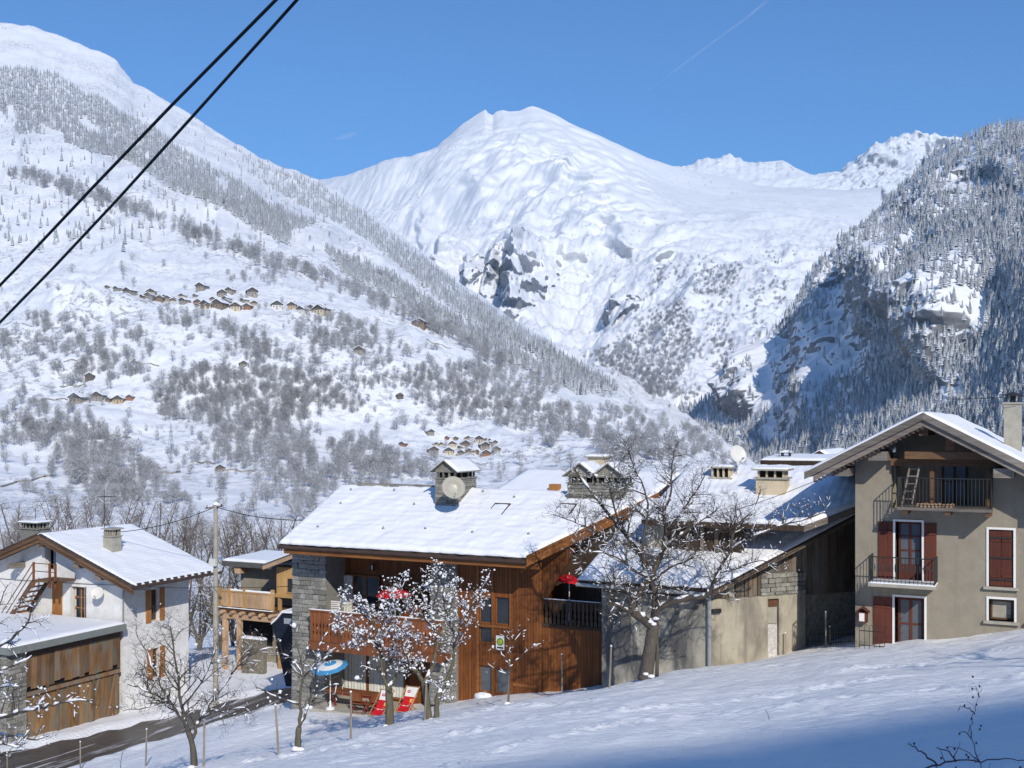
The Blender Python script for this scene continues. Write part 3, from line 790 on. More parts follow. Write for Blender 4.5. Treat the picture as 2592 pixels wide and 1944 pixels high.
def lay_stones(parent, p0, ex, length, z0, z1, nrm, row=(0.15, 0.24), wid=(0.28, 0.60), depth=0.14, limit=400, mat=None):
    """courses of single stones on a wall face: from p0 along ex, facing nrm"""
    ex = Vector(ex).normalized(); nr = Vector(nrm).normalized(); z = z0; n = 0
    ang = math.atan2(ex.y, ex.x)
    while z < z1 - 0.05:
        h = min(RNG.uniform(*row), z1 - z); x = 0.0
        while x < length - 0.02:
            w = min(RNG.uniform(*wid), length - x)
            if length - x - w < 0.12: w = length - x
            if n >= limit: return n
            c = Vector(p0) + ex * (x + w / 2) + nr * (0.02 + RNG.uniform(-0.012, 0.02)); c.z = z + h / 2
            o = link('stone', STONES[RNG.randrange(8)], parent, c)
            o.scale = (w * 0.97, depth, h * 0.95); o.rotation_euler = (0, RNG.uniform(-.02, .02), ang)
            x += w; n += 1
        z += h
    return n
def railing(mb, a, b, h, step=0.11, r=0.011, curls=False):    # upright bars between two rails
    a, b = Vector(a), Vector(b); L = (b - a).length; n = max(2, int(L / step)); u = Vector((0, 0, h))
    mb.tube([a + u, b + u], 0.02, 5); mb.tube([a + Vector((0, 0, .08)), b + Vector((0, 0, .08))], 0.014, 4)
    for k in range(n + 1):
        p = a + (b - a) * k / n; mb.tube([p, p + u], r * (1.7 if k in (0, n) else 1), 4)
        if curls and k < n:
            q = a + (b - a) * (k + .5) / n
            mb.tube([q + Vector((0, 0, h * .45)), q + Vector((0, 0, h * .6)), q + Vector((0, 0, h * .75))], [r, r * 2.4, r], 4)
    return mb
def dish(name, label, c, aim, R, mat, arm=0.55, pole=None, wall=None):
    t = thing(name, label, 'satellite dish', c)
    aim = Vector(aim).normalized(); mb = MB()
    n = 8; prof = [(R * k / n, 0.22 * R * (k / n) ** 2) for k in range(n + 1)]
    prof = [(max(r, 1e-4), h) for r, h in prof] + [(R * 1.01, 0.22 * R + .004), (R * .99, .22 * R - .02), (1e-4, -0.03)]
    mb.lathe(prof, c, 28, aim); mb.build('reflector', mat, t, True)
    q = aim.to_track_quat('Z', 'Y').to_matrix(); dn = q @ Vector((0, -1, 0))
    if dn.z > 0: dn = -dn
    f = Vector(c) + aim * (R * 0.85) + dn * R * 0.72
    MB().tube([Vector(c) + dn * R * .93 + aim * .15 * R, f], 0.013, 5).build('feed_arm', M['zinc'], t)
    MB().tube([f - aim * .05, f + aim * .09], [.035, .03], 8).build('receiver', M['zinc'], t)
    m = MB(); m.tube([Vector(c) - aim * .03, Vector(c) - aim * .12], .05, 8)
    if pole: m.tube([Vector(c) - aim * .12, Vector(pole)], .022, 6)
    m.build('mount', M['zinc'], t)
    return t
def cap_chimney(parent, x0, x1, y0, y1, zb, zt, mat, capm, name='chimney', gap=0.22, ov=0.10, gable=False, snow=True, posts=4):
    """stack with an open row of stones under a lid"""
    o = MB().box(x0, x1, y0, y1, zb, zt).build(name, mat, parent)
    m = MB().box(x0 - ov * .6, x1 + ov * .6, y0 - ov * .6, y1 + ov * .6, zt + .001, zt + .06); m.build('ledge', capm, o)
    for i in range(posts):
        x = x0 + .05 + (x1 - x0 - .16) * i / (posts - 1)
        for y in (y0 + .04, y1 - .12): MB().box(x, x + .07, y, y + .09, zt + .061, zt + .06 + gap).build('vent_stone', mat, o)
    for i in range(1, posts - 1):
        y = y0 + (y1 - y0) * i / (posts - 1)
        for x in (x0 + .04, x1 - .12): MB().box(x, x + .08, y - .03, y + .05, zt + .061, zt + .06 + gap).build('vent_stone', mat, o)
    MB().box(x0 + .13, x1 - .13, y0 + .14, y1 - .14, zt + .06, zt + .06 + gap).build('flue', M['dark'], o)
    z = zt + .061 + gap
    if not gable:
        MB().box(x0 - ov, x1 + ov, y0 - ov, y1 + ov, z, z + .07).build('lid', capm, o)
        if snow: snow_sheet(o, [(x0 - ov, y0 - ov, z + .07), (x1 + ov, y0 - ov, z + .07), (x1 + ov, y1 + ov, z + .07), (x0 - ov, y1 + ov, z + .07)], .07, M['snow_lump'], 10, 10, .01, .02)
    else:
        xm = (x0 + x1) / 2; hg = (x1 - x0) * .36
        MB().prism([(x0, y0, z), (x1, y0, z), (x1, y0, z + .12), (xm, y0, z + .12 + hg), (x0, y0, z + .12)], (0, y1 - y0, 0)).build('gable_block', mat, o)
        k = hg / (xm - x0); e = .17
        for s, xa in ((-1, x0 - e), (1, x1 + e)):
            q = [(xa, y0 - e, z + .12 - k * e), (xm, y0 - e, z + .13 + hg), (xm, y1 + e, z + .13 + hg), (xa, y1 + e, z + .12 - k * e)]
            if s < 0: slab(MB(), [(a, b, c + .05) for a, b, c in q], .05).build('cap_slab', capm, o)
            else: slab(MB(), [(a, b, c + .05) for a, b, c in q[::-1]], .05).build('cap_slab', capm, o)
            qq = [q[0], q[1], q[2], q[3]] if s < 0 else [q[1], q[0], q[3], q[2]]
            snow_sheet(o, [(a, b, c + .055) for a, b, c in qq], .09, M['snow_lump'], 12, 12, .02, .0)
    return o
def Xp(px, y): return ony(px, 1000, y).x
def Zp(px, py, y): return ony(px, py, y).z

# ================================================================ grey gabled house on the right
FY = 39.07; VY = 37.8; RXR, RZ, RK = -3.72, 0.46, 0.53
h = thing('house', 'grey rendered gabled house with two iron balconies and dark red shutters', 'house', (-2.5, 44, -8))
roofz = lambda x: RZ - RK * abs(x - RXR)
XL, XR, YB = -6.02, 1.2, 49.5
w = MB()
holes = [(-4.72,-3.88,-5.25,-3.18), (-1.83,-1.10,-5.18,-3.33), (-1.83,-1.08,-6.29,-5.58), (-4.74,-3.80,-8.6,-5.71), (-0.62,0.1,-6.29,-5.58)]
wall_x(w, XL, XR, -8.6, -2.75, FY, FY + 0.4, holes)
w.prism([(XL,FY,-2.75),(-4.85,FY,-2.75),(-4.85,FY,roofz(-4.85)-.32),(XL,FY,roofz(XL)-.32)], (0,.4,0))
w.prism([(-1.72,FY,-2.75),(XR,FY,-2.75),(XR,FY,roofz(XR)-.32),(-1.72,FY,roofz(-1.72)-.32)], (0,.4,0))
w.box(XL, XL + .4, FY + .4, YB, -8.6, roofz(XL) - .32); w.box(XR - .4, XR, FY + .4, YB, -8.6, roofz(XR) - .32)
w.box(XL + .4, XR - .4, YB - .4, YB, -8.6, -2.2)
w.build('wall', M['grey_wall'], h)
m = MB(); m.prism([(-4.85,FY+1.3,-2.75),(-1.72,FY+1.3,-2.75),(-1.72,FY+1.3,roofz(-1.72)-.32),(RXR,FY+1.3,RZ-.32),(-4.85,FY+1.3,roofz(-4.85)-.32)], (0,.2,0))
m.box(-4.85, -4.75, FY + .4, FY + 1.3, -2.75, -1.1); m.box(-1.82, -1.72, FY + .4, FY + 1.3, -2.75, -1.5)
m.build('loggia_wall', M['grey_wall'], h)
MB().box(-4.85, -1.72, FY + .01, FY + 1.3, -2.95, -2.76).build('loggia_floor', M['wood_brown'], h)
window(h, 'loggia_window', -3.35, -2.55, -2.72, -1.0, FY + 1.2, M['wood_dark'], 2, 2, gm=M['glass_blue'])
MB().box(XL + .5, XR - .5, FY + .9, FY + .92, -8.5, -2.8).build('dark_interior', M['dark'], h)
# roof
EL, ER, RB = -7.48, 2.7, 50.6
r = MB()
slab(r, [(EL,VY,roofz(EL)),(RXR,VY,RZ),(RXR,RB,RZ),(EL,RB,roofz(EL))], .14); slab(r, [(RXR,VY,RZ),(ER,VY,roofz(ER)),(ER,RB,roofz(ER)),(RXR,RB,RZ)], .14)
roof = r.build('roof', M['tile_grey'], h)
for s, xe in ((-1, EL), (1, ER)):
    for k, (yy, dz, hh, inset) in enumerate(((VY - .05, .02, .26, 0), (VY + .05, -.22, .22, .28))):
        a, b = (xe - s * -0 - s * inset, roofz(xe - s * inset) + dz), (RXR, RZ + dz)
        MB().prism([(a[0],yy,a[1]-hh),(b[0],yy,b[1]-hh),(b[0],yy,b[1]),(a[0],yy,a[1])], (0,.09,0)).build('bargeboard', M['wood_grey'], roof)
    q = [(xe,VY,roofz(xe)-.15),(RXR,VY,RZ-.15),(RXR,FY+1.3,RZ-.15),(xe,FY+1.3,roofz(xe)-.15)]
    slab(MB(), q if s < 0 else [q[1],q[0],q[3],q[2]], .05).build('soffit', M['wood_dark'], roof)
for k in range(26):                 # scalloped tile ends below the left bargeboard
    x = EL + .3 + k * .135
    MB().box(x, x + .1, VY + .06, VY + .2, roofz(x) - .50, roofz(x) - .43).build('tile_end', M['tile'], roof)
snow_sheet(roof, [(EL,VY-.06,roofz(EL)),(RXR,VY-.06,RZ),(RXR,RB,RZ),(EL,RB,roofz(EL))], .10, M['snow'], 24, 30, .01, 0)
snow_sheet(roof, [(RXR,VY-.06,RZ),(ER,VY-.06,roofz(ER)),(ER,RB,roofz(ER)),(RXR,RB,RZ)], .10, M['snow'], 50, 50, .05, 0)
for x, z, sc in ((-5.15,roofz(-5.15)-.62,.2),(-6.35,roofz(-6.35)-.55,.17),(-1.35,roofz(-1.35)-.62,.2),(0.2,roofz(.2)-.6,.2)):
    MB().box(x - .3, x + .3, VY + .25, FY + .3, z - sc, z + .1).build('purlin', M['wood_grey'], h)
MB().box(RXR - .16, RXR + .12, VY + .3, FY + 1.3, RZ - .75, RZ - .45).build('ridge_beam', M['wood_brown'], h)
MB().box(-4.35, -1.75, FY - .65, FY - .40, -1.06, -.82).build('tie_beam', M['wood_brown'], h)
MB().box(-4.85, -1.0, FY - .2, FY + .02, -1.30, -1.07).build('tie_beam', M['wood_brown'], h)
MB().box(-3.1, -2.82, FY - .6, FY - .42, -.82, RZ - .5).build('king_post', M['wood_brown'], h)
for x in (-3.55, -1.85): MB().box(x - .07, x + .07, FY - .15, FY + .0, -2.75, -1.3).build('post', M['wood_brown'], h)
# upper balcony
bal = MB().box(-4.55, -1.70, FY - 1.05, FY - .003, -2.72, -2.62).build('upper_balcony', M['wood_grey'], h)
for x in (-4.3, -3.0, -1.8): MB().box(x - .08, x + .08, FY - 1.0, FY - .004, -2.86, -2.722).build('bracket', M['wood_brown'], bal)
m = MB(); yf = FY - 1.02
railing(m, (-4.53,yf,-2.62), (-1.72,yf,-2.62), .95); railing(m, (-4.53,yf,-2.62), (-4.53,FY,-2.62), .95); railing(m, (-1.72,yf,-2.62), (-1.72,FY,-2.62), .95)
m.build('railing', M['iron'], bal)
# lower balcony with french window
bal = MB().box(-5.46, -3.36, FY - 1.0, FY - .003, -5.28, -5.16).build('lower_balcony', M['concrete'], h)
m = MB(); yf = FY - .96
railing(m, (-5.44,yf,-5.16), (-3.40,yf,-5.16), .86, .12, .010, True); railing(m, (-5.44,yf,-5.16), (-5.44,FY,-5.16), .86); railing(m, (-3.40,yf,-5.16), (-3.40,FY,-5.16), .86)
m.build('railing', M['iron'], bal)
snow_sheet(bal, [(-5.46,yf-.04,-5.16),(-3.36,yf-.04,-5.16),(-3.36,FY-.01,-5.16),(-5.46,FY-.01,-5.16)], .05, M['snow_lump'], 16, 8, .02, .02)
def surround(x0, x1, z0, z1, sill=True, w=.07):
    s = frame_x(MB(), x0 - w, x1 + w, z0, z1 + w, FY - .03, FY + .26, w, False).build('surround', M['white_paint'], h)
    if sill: MB().box(x0 - .16, x1 + .16, FY - .12, FY + .25, z0 - .09, z0).build('sill', M['concrete'], s)
surround(-4.72, -3.88, -5.16, -3.18, False); surround(-1.83, -1.10, -5.18, -3.33); surround(-1.83, -1.08, -6.29, -5.58); surround(-4.74, -3.80, -7.6, -5.71, False); surround(-.62, .1, -6.29, -5.58)
window(h, 'french_window', -4.64, -3.90, -5.14, -3.20, FY + .22, M['shutter_red'], 2, 3, .07, M['glass_blue'], [(-4.58,-4.32),(-4.22,-3.96)], .5)
window(h, 'low_window', -1.79, -1.12, -6.27, -5.62, FY + .22, M['wood_brown'], 1, 1, .06, M['concrete'])
window(h, 'low_window', -.58, .06, -6.27, -5.62, FY + .22, M['wood_brown'], 1, 1, .06)
window(h, 'garden_door', -4.66, -3.84, -7.5, -5.75, FY + .2, M['shutter_red'], 2, 2, .08, M['glass_blue'], [(-4.6,-4.3)])
shutter(h, -5.26, -4.80, -5.14, -3.2, FY - .045, M['shutter_red']); shutter(h, -3.80, -3.42, -5.14, -3.2, FY - .045, M['shutter_red'])
shutter(h, -1.81, -1.47, -5.16, -3.36, FY + .03, M['shutter_red']); shutter(h, -1.46, -1.12, -5.16, -3.36, FY + .03, M['shutter_red'])
shutter(h, -5.42, -4.83, -7.5, -5.75, FY - .045, M['shutter_red'])
for z in (-3.6, -4.25, -4.95): MB().box(-1.80, -1.13, FY - .0, FY + .006, z - .025, z + .025).build('shutter_iron', M['iron'], h)
ch = MB().box(-1.52, -.95, 42.9, 43.45, -1.2, .80).build('chimney', M['concrete'], h)
MB().box(-1.57, -.90, 42.85, 43.5, .801, .86).build('ledge', M['concrete'], ch)
m = MB()
for x in (-1.45, -1.06):
    for y in (42.95, 43.4): m.tube([(x,y,.9),(x+.04,y,1.15)], .02, 4)
m.lathe([(.01,1.24),(.34,1.14),(.33,1.10),(.01,1.12)], (-1.23,43.2,0), 12); m.tube([(-1.23,43.2,.86),(-1.23,43.2,1.12)], .1, 8)
m.build('cowl', M['iron'], ch)
t = thing('letter_box', 'small red wooden letter box shaped like a hut on the grey wall', 'letter box', (-5.75, FY, -6.6))
m = MB().box(-5.9, -5.6, FY - .26, FY - .004, -6.62, -6.28).build('box', M['shutter_red'], t)
MB().box(-5.85, -5.68, FY - .275, FY - .262, -6.58, -6.31).build('door', M['white_paint'], t)
m = MB(); m.prism([(-5.97,FY-.32,-6.29),(-5.75,FY-.32,-6.13),(-5.53,FY-.32,-6.29),(-5.53,FY-.32,-6.26),(-5.75,FY-.32,-6.09),(-5.97,FY-.32,-6.26)], (0,.31,0)); m.build('roof', M['shutter_red'], t)
t = thing('ladder', 'short pale wooden ladder leaning in the upper balcony of the grey house', 'ladder', (-4.25, FY - .8, -2.6))
for s in (0, .3): MB().tube([(-4.42+s,FY-.85,-2.62),(-4.22+s,FY-.1,-1.15)], .035, 6).build('rail', M['wood_grey'], t)
for k in range(1, 6): a = k / 6; MB().tube([(-4.42+.2*a,FY-.85+.75*a,-2.62+1.47*a),(-4.12+.2*a,FY-.85+.75*a,-2.62+1.47*a)], .02, 5).build('rung', M['wood_grey'], t)
for k in range(9):
    m = MB().tube([(-3.95+.13*k,FY-.9,-2.62+.055),(-3.93+.13*k,FY-.5,-2.62+.055)], .055 + .012 * (k % 3), 7)
    tag(m.build('firewood_log', M['wood_pink'], None, False, (-3.95+.13*k,FY-.7,-2.6)), 'split log in the firewood row on the upper balcony', 'log', 'firewood logs on the upper balcony')

# ================================================================ wooden chalet in the middle
PY = 40.9; EY = 39.3; EZ = -5.15; RY, RZc = 44.03, -2.84; CK = (RZc - EZ) / (RY - EY)
cz = lambda y: EZ + CK * (y - EY)
c = thing('chalet', 'orange wood chalet with stone pillars, long balcony and broad snowy roof', 'chalet', (-24, 45, -12.6))
m = MB()
m.box(-30.9, -18.6, 42.3, 42.5, -13.6, cz(42.3) - .25)                 # recess back wall
m.box(-30.95, -30.7, 42.5, 49.5, -13.6, -4.9); m.box(-30.7, -18.7, 49.3, 49.5, -13.6, -5.0)
m.prism([(-18.7,42.5,-13.6),(-18.7,49.5,-13.6),(-18.7,49.5,-5.4),(-18.7,44.03,-3.2),(-18.7,42.5,-3.8)], (.2,0,0))
m.build('body', M['wood_chalet'], c)
# front wall right of the middle pillar, with its windows
wx = [Xp(a, PY) for a in (1212,1244,1253,1289)]
holes = [(wx[0],wx[1],-8.2,-7.12),(wx[2],wx[3],-8.2,-7.05),(wx[0],wx[1],-9.02,-8.35),(wx[0],wx[1],-11.05,-9.95),(wx[2],wx[3],-11.05,-10.0)]
w = MB(); wall_x(w, -22.5, -18.55, -11.6, cz(PY) - .3, PY, PY + .2, holes); w.box(-18.75, -18.552, PY + .2, 42.3, -11.6, cz(PY) - .3)
w.build('front_wall', M['wood_chalet'], c)
w = MB(); w.box(-18.548, -16.04, PY + .02, PY + .2, -11.6, -8.1); w.box(-16.24, -16.05, PY + .2, 43, -11.6, -8.1); w.build('low_wall', M['wood_chalet'], c)
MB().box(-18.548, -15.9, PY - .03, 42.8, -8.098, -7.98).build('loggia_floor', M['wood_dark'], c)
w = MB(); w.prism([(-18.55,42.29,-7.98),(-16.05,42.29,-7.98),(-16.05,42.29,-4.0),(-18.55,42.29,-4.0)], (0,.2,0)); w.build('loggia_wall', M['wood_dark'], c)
MB().prism([(-18.549,PY,-5.0),(-17.1,PY,-4.85),(-18.549,PY,-7.3)], (0,.1,0)).build('gable_brace', M['wood_chalet'], c)
for (a, b, z0, z1, nz) in ((wx[0],wx[1],-8.2,-7.12,1),(wx[2],wx[3],-8.2,-7.05,1),(wx[0],wx[1],-9.02,-8.35,1),(wx[0],wx[1],-11.05,-9.95,1),(wx[2],wx[3],-11.05,-10.0,1)):
    window(c, 'window', a, b, z0, z1, PY + .08, M['wood_beam'], 1, nz, .05, M['glass_blue'] if z0 < -9.5 else M['glass'], [(a + .05, a + .17)] if z0 > -9 else None)
for x in (wx[0] - .09, wx[1] + .02, wx[3] + .02, -18.7): MB().box(x, x + .1, PY - .04, PY - .002, -11.4, cz(PY) - .35).build('post', M['wood_beam'], c)
MB().box(wx[0] - .1, wx[3] + .15, PY - .05, PY - .002, -8.33, -8.22).build('rail', M['wood_beam'], c)
MB().box(-19.9, -18.8, PY - .03, PY - .002, -10.65, -10.52).build('hatch_rail', M['wood_beam'], c)
# pillars of laid stone
def pier(x0, x1, y0, y1, z0, z1, nm, limit):
    p = MB(); p.hexa([(x0-.12,y0-.05,z0),(x1+.03,y0-.05,z0),(x1+.03,y1,z0),(x0-.12,y1,z0)], [(x0,y0,z1),(x1,y0,z1),(x1,y1,z1),(x0,y1,z1)])
    o = p.build('stone_pillar', M['mortar'], c)
    n = lay_stones(o, (x0 - .04, y0 - .02, z0), (1, 0, 0), x1 - x0 + .05, z0, z1, (0, -1, 0), limit=limit, depth=.12)
    return o
pier(-30.95, -29.16, PY - .05, 42.3, -13.1, cz(PY) - .5, 'a', 195)
pier(-23.68, -22.49, PY - .1, 42.3, -11.8, cz(PY) - .5, 'b', 105)
# recess: upstairs glazing, ground floor glazing
def XR2(px): return Xp(px, 42.2)
window(c, 'balcony_door', XR2(862), XR2(960), -9.5, -6.75, 42.2, M['wood_beam'], 3, 1, .07, M['glass'], None)
curtain(c, XR2(864), XR2(893), -9.45, -6.8, 42.19)
MB().box(XR2(1040), XR2(1094), 42.2, 42.28, -9.5, -6.6).build('panel', M['wood_chalet'], c)
window(c, 'terrace_door', XR2(836), XR2(930), -12.2, -10.1, 42.2, M['wood_beam'], 2, 1, .08, M['glass_blue']); curtain(c, XR2(840), XR2(926), -12.1, -10.15, 42.195)
window(c, 'terrace_door', XR2(931), XR2(1026), -12.2, -10.1, 42.2, M['wood_beam'], 2, 1, .08, M['glass_blue']); curtain(c, XR2(935), XR2(1022), -12.1, -10.15, 42.195)
t = MB().box(XR2(946) - .06, XR2(946) + .06, 42.06, 42.18, -6.5, -6.2).build('wall_lantern', M['iron'], c); MB().box(XR2(946) - .03, XR2(946) + .03, 42.05, 42.06, -6.45, -6.25).build('pane', M['white_fabric'], t)
# balcony
BY = 40.15; bx0, bx1 = Xp(786, BY), Xp(1125, BY)
bal = MB().box(bx0, bx1, BY, 42.3, -9.75, -9.55).build('balcony', M['wood_red'], c)
MB().box(bx0 - .05, bx1, BY - .12, BY - .02, -9.85, -9.48).build('edge_beam', M['wood_red'], bal)
MB().box(bx0 - .05, bx1, BY - .10, BY + .05, -8.16, -8.07).build('handrail', M['wood_red'], bal)
snow_sheet(bal, [(bx0-.05,BY-.1,-8.07),(bx1,BY-.1,-8.07),(bx1,BY+.05,-8.07),(bx0-.05,BY+.05,-8.07)], .035, M['snow_lump'], 60, 4, .01, .01)
prof = [(-.085,0),(-.085,.25),(-.05,.38),(-.085,.5),(-.05,.72),(-.085,.85),(-.085,1.3)]
me = bpy.data.meshes.new('baluster'); vs = [(x,0,z) for x,z in prof] + [(-x,0,z) for x,z in prof[::-1]]; n = len(vs)
me.from_pydata(vs + [(a,.03,b) for a,_,b in vs], [], [tuple(range(n)), tuple(range(2*n-1,n-1,-1))] + [(i,n+i,n+(i+1)%n,(i+1)%n) for i in range(n)]); me.materials.append(M['wood_red'])
k = int((bx1 - bx0) / .185)
for i in range(k): link('baluster', me, bal, (bx0 + .1 + i * .185, BY - .06, -9.47))
MB().box(bx0, bx0 + .08, BY, 42.2, -9.5, -8.1).build('side_panel', M['wood_red'], bal)
# loggia railing on the right
o = MB().box(-18.5, -16.0, PY - .02, PY + .06, -7.05, -6.97).build('loggia_rail', M['wood_dark'], c)
snow_sheet(o, [(-18.5,PY-.02,-6.97),(-16,PY-.02,-6.97),(-16,PY+.06,-6.97),(-18.5,PY+.06,-6.97)], .03, M['snow_lump'], 30, 4, .008, .01)
me2 = me.copy(); me2.materials.clear(); me2.materials.append(M['wood_dark'])
for i in range(14): q = link('baluster', me2, o, (-18.4 + i * .178, PY, -7.97)); q.scale = (.72, 1, .72)
# roof
E_L, E_R, R_L, R_R = (-30.57,EY,EZ), (-18.56,EY,EZ), (-30.57,RY,RZc), (-14.75,RY,RZc)
r = MB(); slab(r, [E_L,E_R,R_R,R_L], .16); slab(r, [R_L,R_R,(-13.2,50.6,-6.05),(-30.57,50.6,-6.05)], .16)
roof = r.build('roof', M['tile'], c)
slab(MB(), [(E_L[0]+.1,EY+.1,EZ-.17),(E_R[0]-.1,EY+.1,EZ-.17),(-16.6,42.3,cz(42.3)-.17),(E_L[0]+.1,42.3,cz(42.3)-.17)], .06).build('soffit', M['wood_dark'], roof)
snow_sheet(roof, [(E_L[0],EY-.02,EZ),(E_R[0],EY-.02,EZ),R_R,R_L], .15, M['roof_snow_x'], 170, 60, .05, .12)
snow_sheet(roof, [R_L,R_R,(-13.2,50.6,-6.05),(-30.57,50.6,-6.05)], .11, M['snow'], 40, 20, .03, 0)
MB().tube([(E_L[0],EY-.1,EZ-.13),(-24.4,EY-.1,EZ-.15),(E_R[0]+.05,EY-.1,EZ-.17)], .075, 8).build('gutter', M['gutter'], roof)
MB().box(E_L[0]+.25, E_R[0], EY+.0, EY+.06, EZ-.42, EZ-.19).build('fascia', M['wood_beam'], roof)
MB().box(E_L[0]+.5, E_R[0]+.4, EY+.45, EY+.62, EZ-.50, EZ-.24).build('eave_beam', M['wood_beam'], roof)
for k in range(12):
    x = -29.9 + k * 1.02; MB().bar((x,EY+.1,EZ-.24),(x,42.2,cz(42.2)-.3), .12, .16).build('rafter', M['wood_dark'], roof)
a, b = Vector(E_R) + Vector((.04,-.05,0)), Vector(R_R) + Vector((.04,0,0)); dv = (b - a)
for nm, o0, o1, sh in (('verge_board', .06, -.34, 0), ('verge_trim', .10, -.02, .05)):
    nn = Vector((dv.y, -dv.x, 0)).normalized() * (.03 + sh)
    MB().prism([a + Vector((0,0,o1)) + nn, b + Vector((0,0,o1)) + nn, b + Vector((0,0,o0)) + nn, a + Vector((0,0,o0)) + nn], Vector((dv.y,-dv.x,0)).normalized() * -.06).build(nm, M['wood_beam'], roof)
nn = Vector((dv.y, -dv.x, 0)).normalized()
MB().prism([a + Vector((0,0,-.62)) - nn*.5, b + Vector((0,0,-.62)) - nn*.5, b + Vector((0,0,-.35)) - nn*.5, a + Vector((0,0,-.35)) - nn*.5], nn * .1).build('verge_beam', M['wood_beam'], roof)
def onroof(px, py):
    q = ray(px, py); t = (EZ - CK * EY) / (q[2] - CK * q[1]); return Vector((q[0]*t, q[1]*t, q[2]*t))
for px, py in ((864,1283),(1050,1285),(806,1343),(972,1346),(1078,1348),(1197,1357),(1303,1268),(1339,1362),(1128,1250),(890,1248),(1000,1249),(1224,1253)):
    p = onroof(px, py) + Vector((0, 0, .1)); MB().tube([p + Vector((-.06,-.02,-.05)), p + Vector((-.05,-.05,.09)), p + Vector((0,-.06,.13)), p + Vector((.05,-.05,.06))], .016, 5).build('snow_hook', M['iron'], roof)
for px, py in ((1262,1297), (1430,1298)):
    p = onroof(px, py); ww, ll = .38, .42; s_ = MB()
    for dx0, dx1, dy0, dy1 in ((-ww,ww,ll-.05,ll),(ww-.05,ww,-ll,ll),(-ww,-ww+.03,0,ll)):
        q = [(p.x+u, p.y+v_, p.z+CK*v_+.17) for u, v_ in ((dx0,dy0),(dx1,dy0),(dx1,dy1),(dx0,dy1))]; slab(s_, q, .2)
    o = s_.build('skylight', M['gutter'], roof)
    slab(MB(), [(p.x+u, p.y+v_, p.z+CK*v_+.13) for u, v_ in ((-ww,-ll),(ww,-ll),(ww,ll),(-ww,ll))], .02).build('pane', M['snow'], o)
for k in range(7):                  # bare ridge stones
    x = -29.6 + k * .62; MB().hexa([(x,RY-.16,RZc+.06),(x+.5,RY-.2,RZc+.04),(x+.52,RY+.2,RZc+.05),(x,RY+.2,RZc+.06)], [(x+.02,RY-.14,RZc+.17),(x+.45,RY-.15,RZc+.14),(x+.5,RY+.2,RZc+.15),(x,RY+.2,RZc+.16)]).build('ridge_stone', M['stone_flat'], roof)
# its chimneys, built of flat stones
def slab_chimney(x0, x1, y0, y1, zb, zt, caps=1):
    o = MB().box(x0 + .05, x1 - .05, y0 + .05, y1 - .05, zb, zt).build('chimney', M['mortar'], c)
    z = zb
    while z < zt - .04:
        hh = min(RNG.uniform(.08, .17), zt - z); j = [RNG.uniform(-.03, .03) for _ in range(8)]
        xm = x0 + (x1 - x0) * RNG.uniform(.35, .65)
        for a_, b_ in ((x0, xm), (xm, x1)): MB().hexa([(a_+j[0],y0+j[1],z+.006),(b_-.01,y0+j[2],z+.006),(b_-.01,y1+j[3],z+.006),(a_+j[4],y1+j[5],z+.006)],[(a_+j[0],y0+j[1],z+hh-.006),(b_-.01,y0+j[2],z+hh-.006),(b_-.01,y1+j[3],z+hh-.006),(a_+j[4],y1+j[5],z+hh-.006)]).build('stone_course', M['stone_flat'], o)
        z += hh
    wd = (x1 - x0) / caps
    for k in range(caps): cap_chimney(c, x0 + wd * k + (.02 if k else 0), x0 + wd * (k + 1) - .02, y0, y1, zt - .05, zt + .02, M['stone_flat'], M['stone_flat'], 'chimney_head', .24, .08, True)
    return o
slab_chimney(-24.45, -23.4, 42.4, 44.3, -4.0, -2.33)
slab_chimney(-18.5, -16.0, 43.3, 44.6, -3.9, -2.45, 2)
MB().box(-16.5, -15.2, 43.0, 44.0, -11, -3.2).build('gable_stack', M['stone_flat'], c)
dish('satellite_dish', 'large grey dish on the stone chimney of the wooden chalet', at(1147,1236,47.3), (.62,-.72,.40), .5, M['dish_grey'], pole=(-23.7,42.4,-3.0))
t = MB().box(-.30,.30,-.012,0,-.42,.42)
p = ony(1266, 1627, PY - .03); sg = thing('sign', 'white notice with a round green and yellow emblem on the chalet front', 'sign', p)
m = MB(); m.box(p.x-.19,p.x+.19,p.y-.01,p.y+.01,p.z-.29,p.z+.29); m.build('board', M['white_paint'], sg)
t_g = simple('sign_green', (.10,.30,.04), .6, .2); t_y = simple('sign_yellow', (.62,.52,.06), .6, .2)
MB().lathe([(.01,0),(.16,0),(.16,.006),(.01,.006)], (p.x,p.y-.0105,p.z+.04), 20, (0,-1,0)).build('emblem', t_g, sg)
MB().lathe([(.01,0),(.10,0),(.10,.006),(.01,.006)], (p.x,p.y-.0175,p.z+.04), 20, (0,-1,0)).build('emblem_disc', t_y, sg)
m = MB()
for k in range(5): an = 1.26 * k + .3; m.bar((p.x,p.y-.026,p.z+.04),(p.x+.09*math.cos(an),p.y-.026,p.z+.04+.09*math.sin(an)), .004, .03, (0,1,0))
m.build('emblem_star', t_g, sg)
m = MB().box(p.x-.14,p.x+.14,p.y-.013,p.y-.0105,p.z-.24,p.z-.17); m.build('text_band', M['iron'], sg)
MB().box(-29.2, -23.6, 39.7, 42.3, -12.9, -12.32).build('terrace_slab', simple('terrace', (.40,.37,.31), .85, .2, 2.5), c)
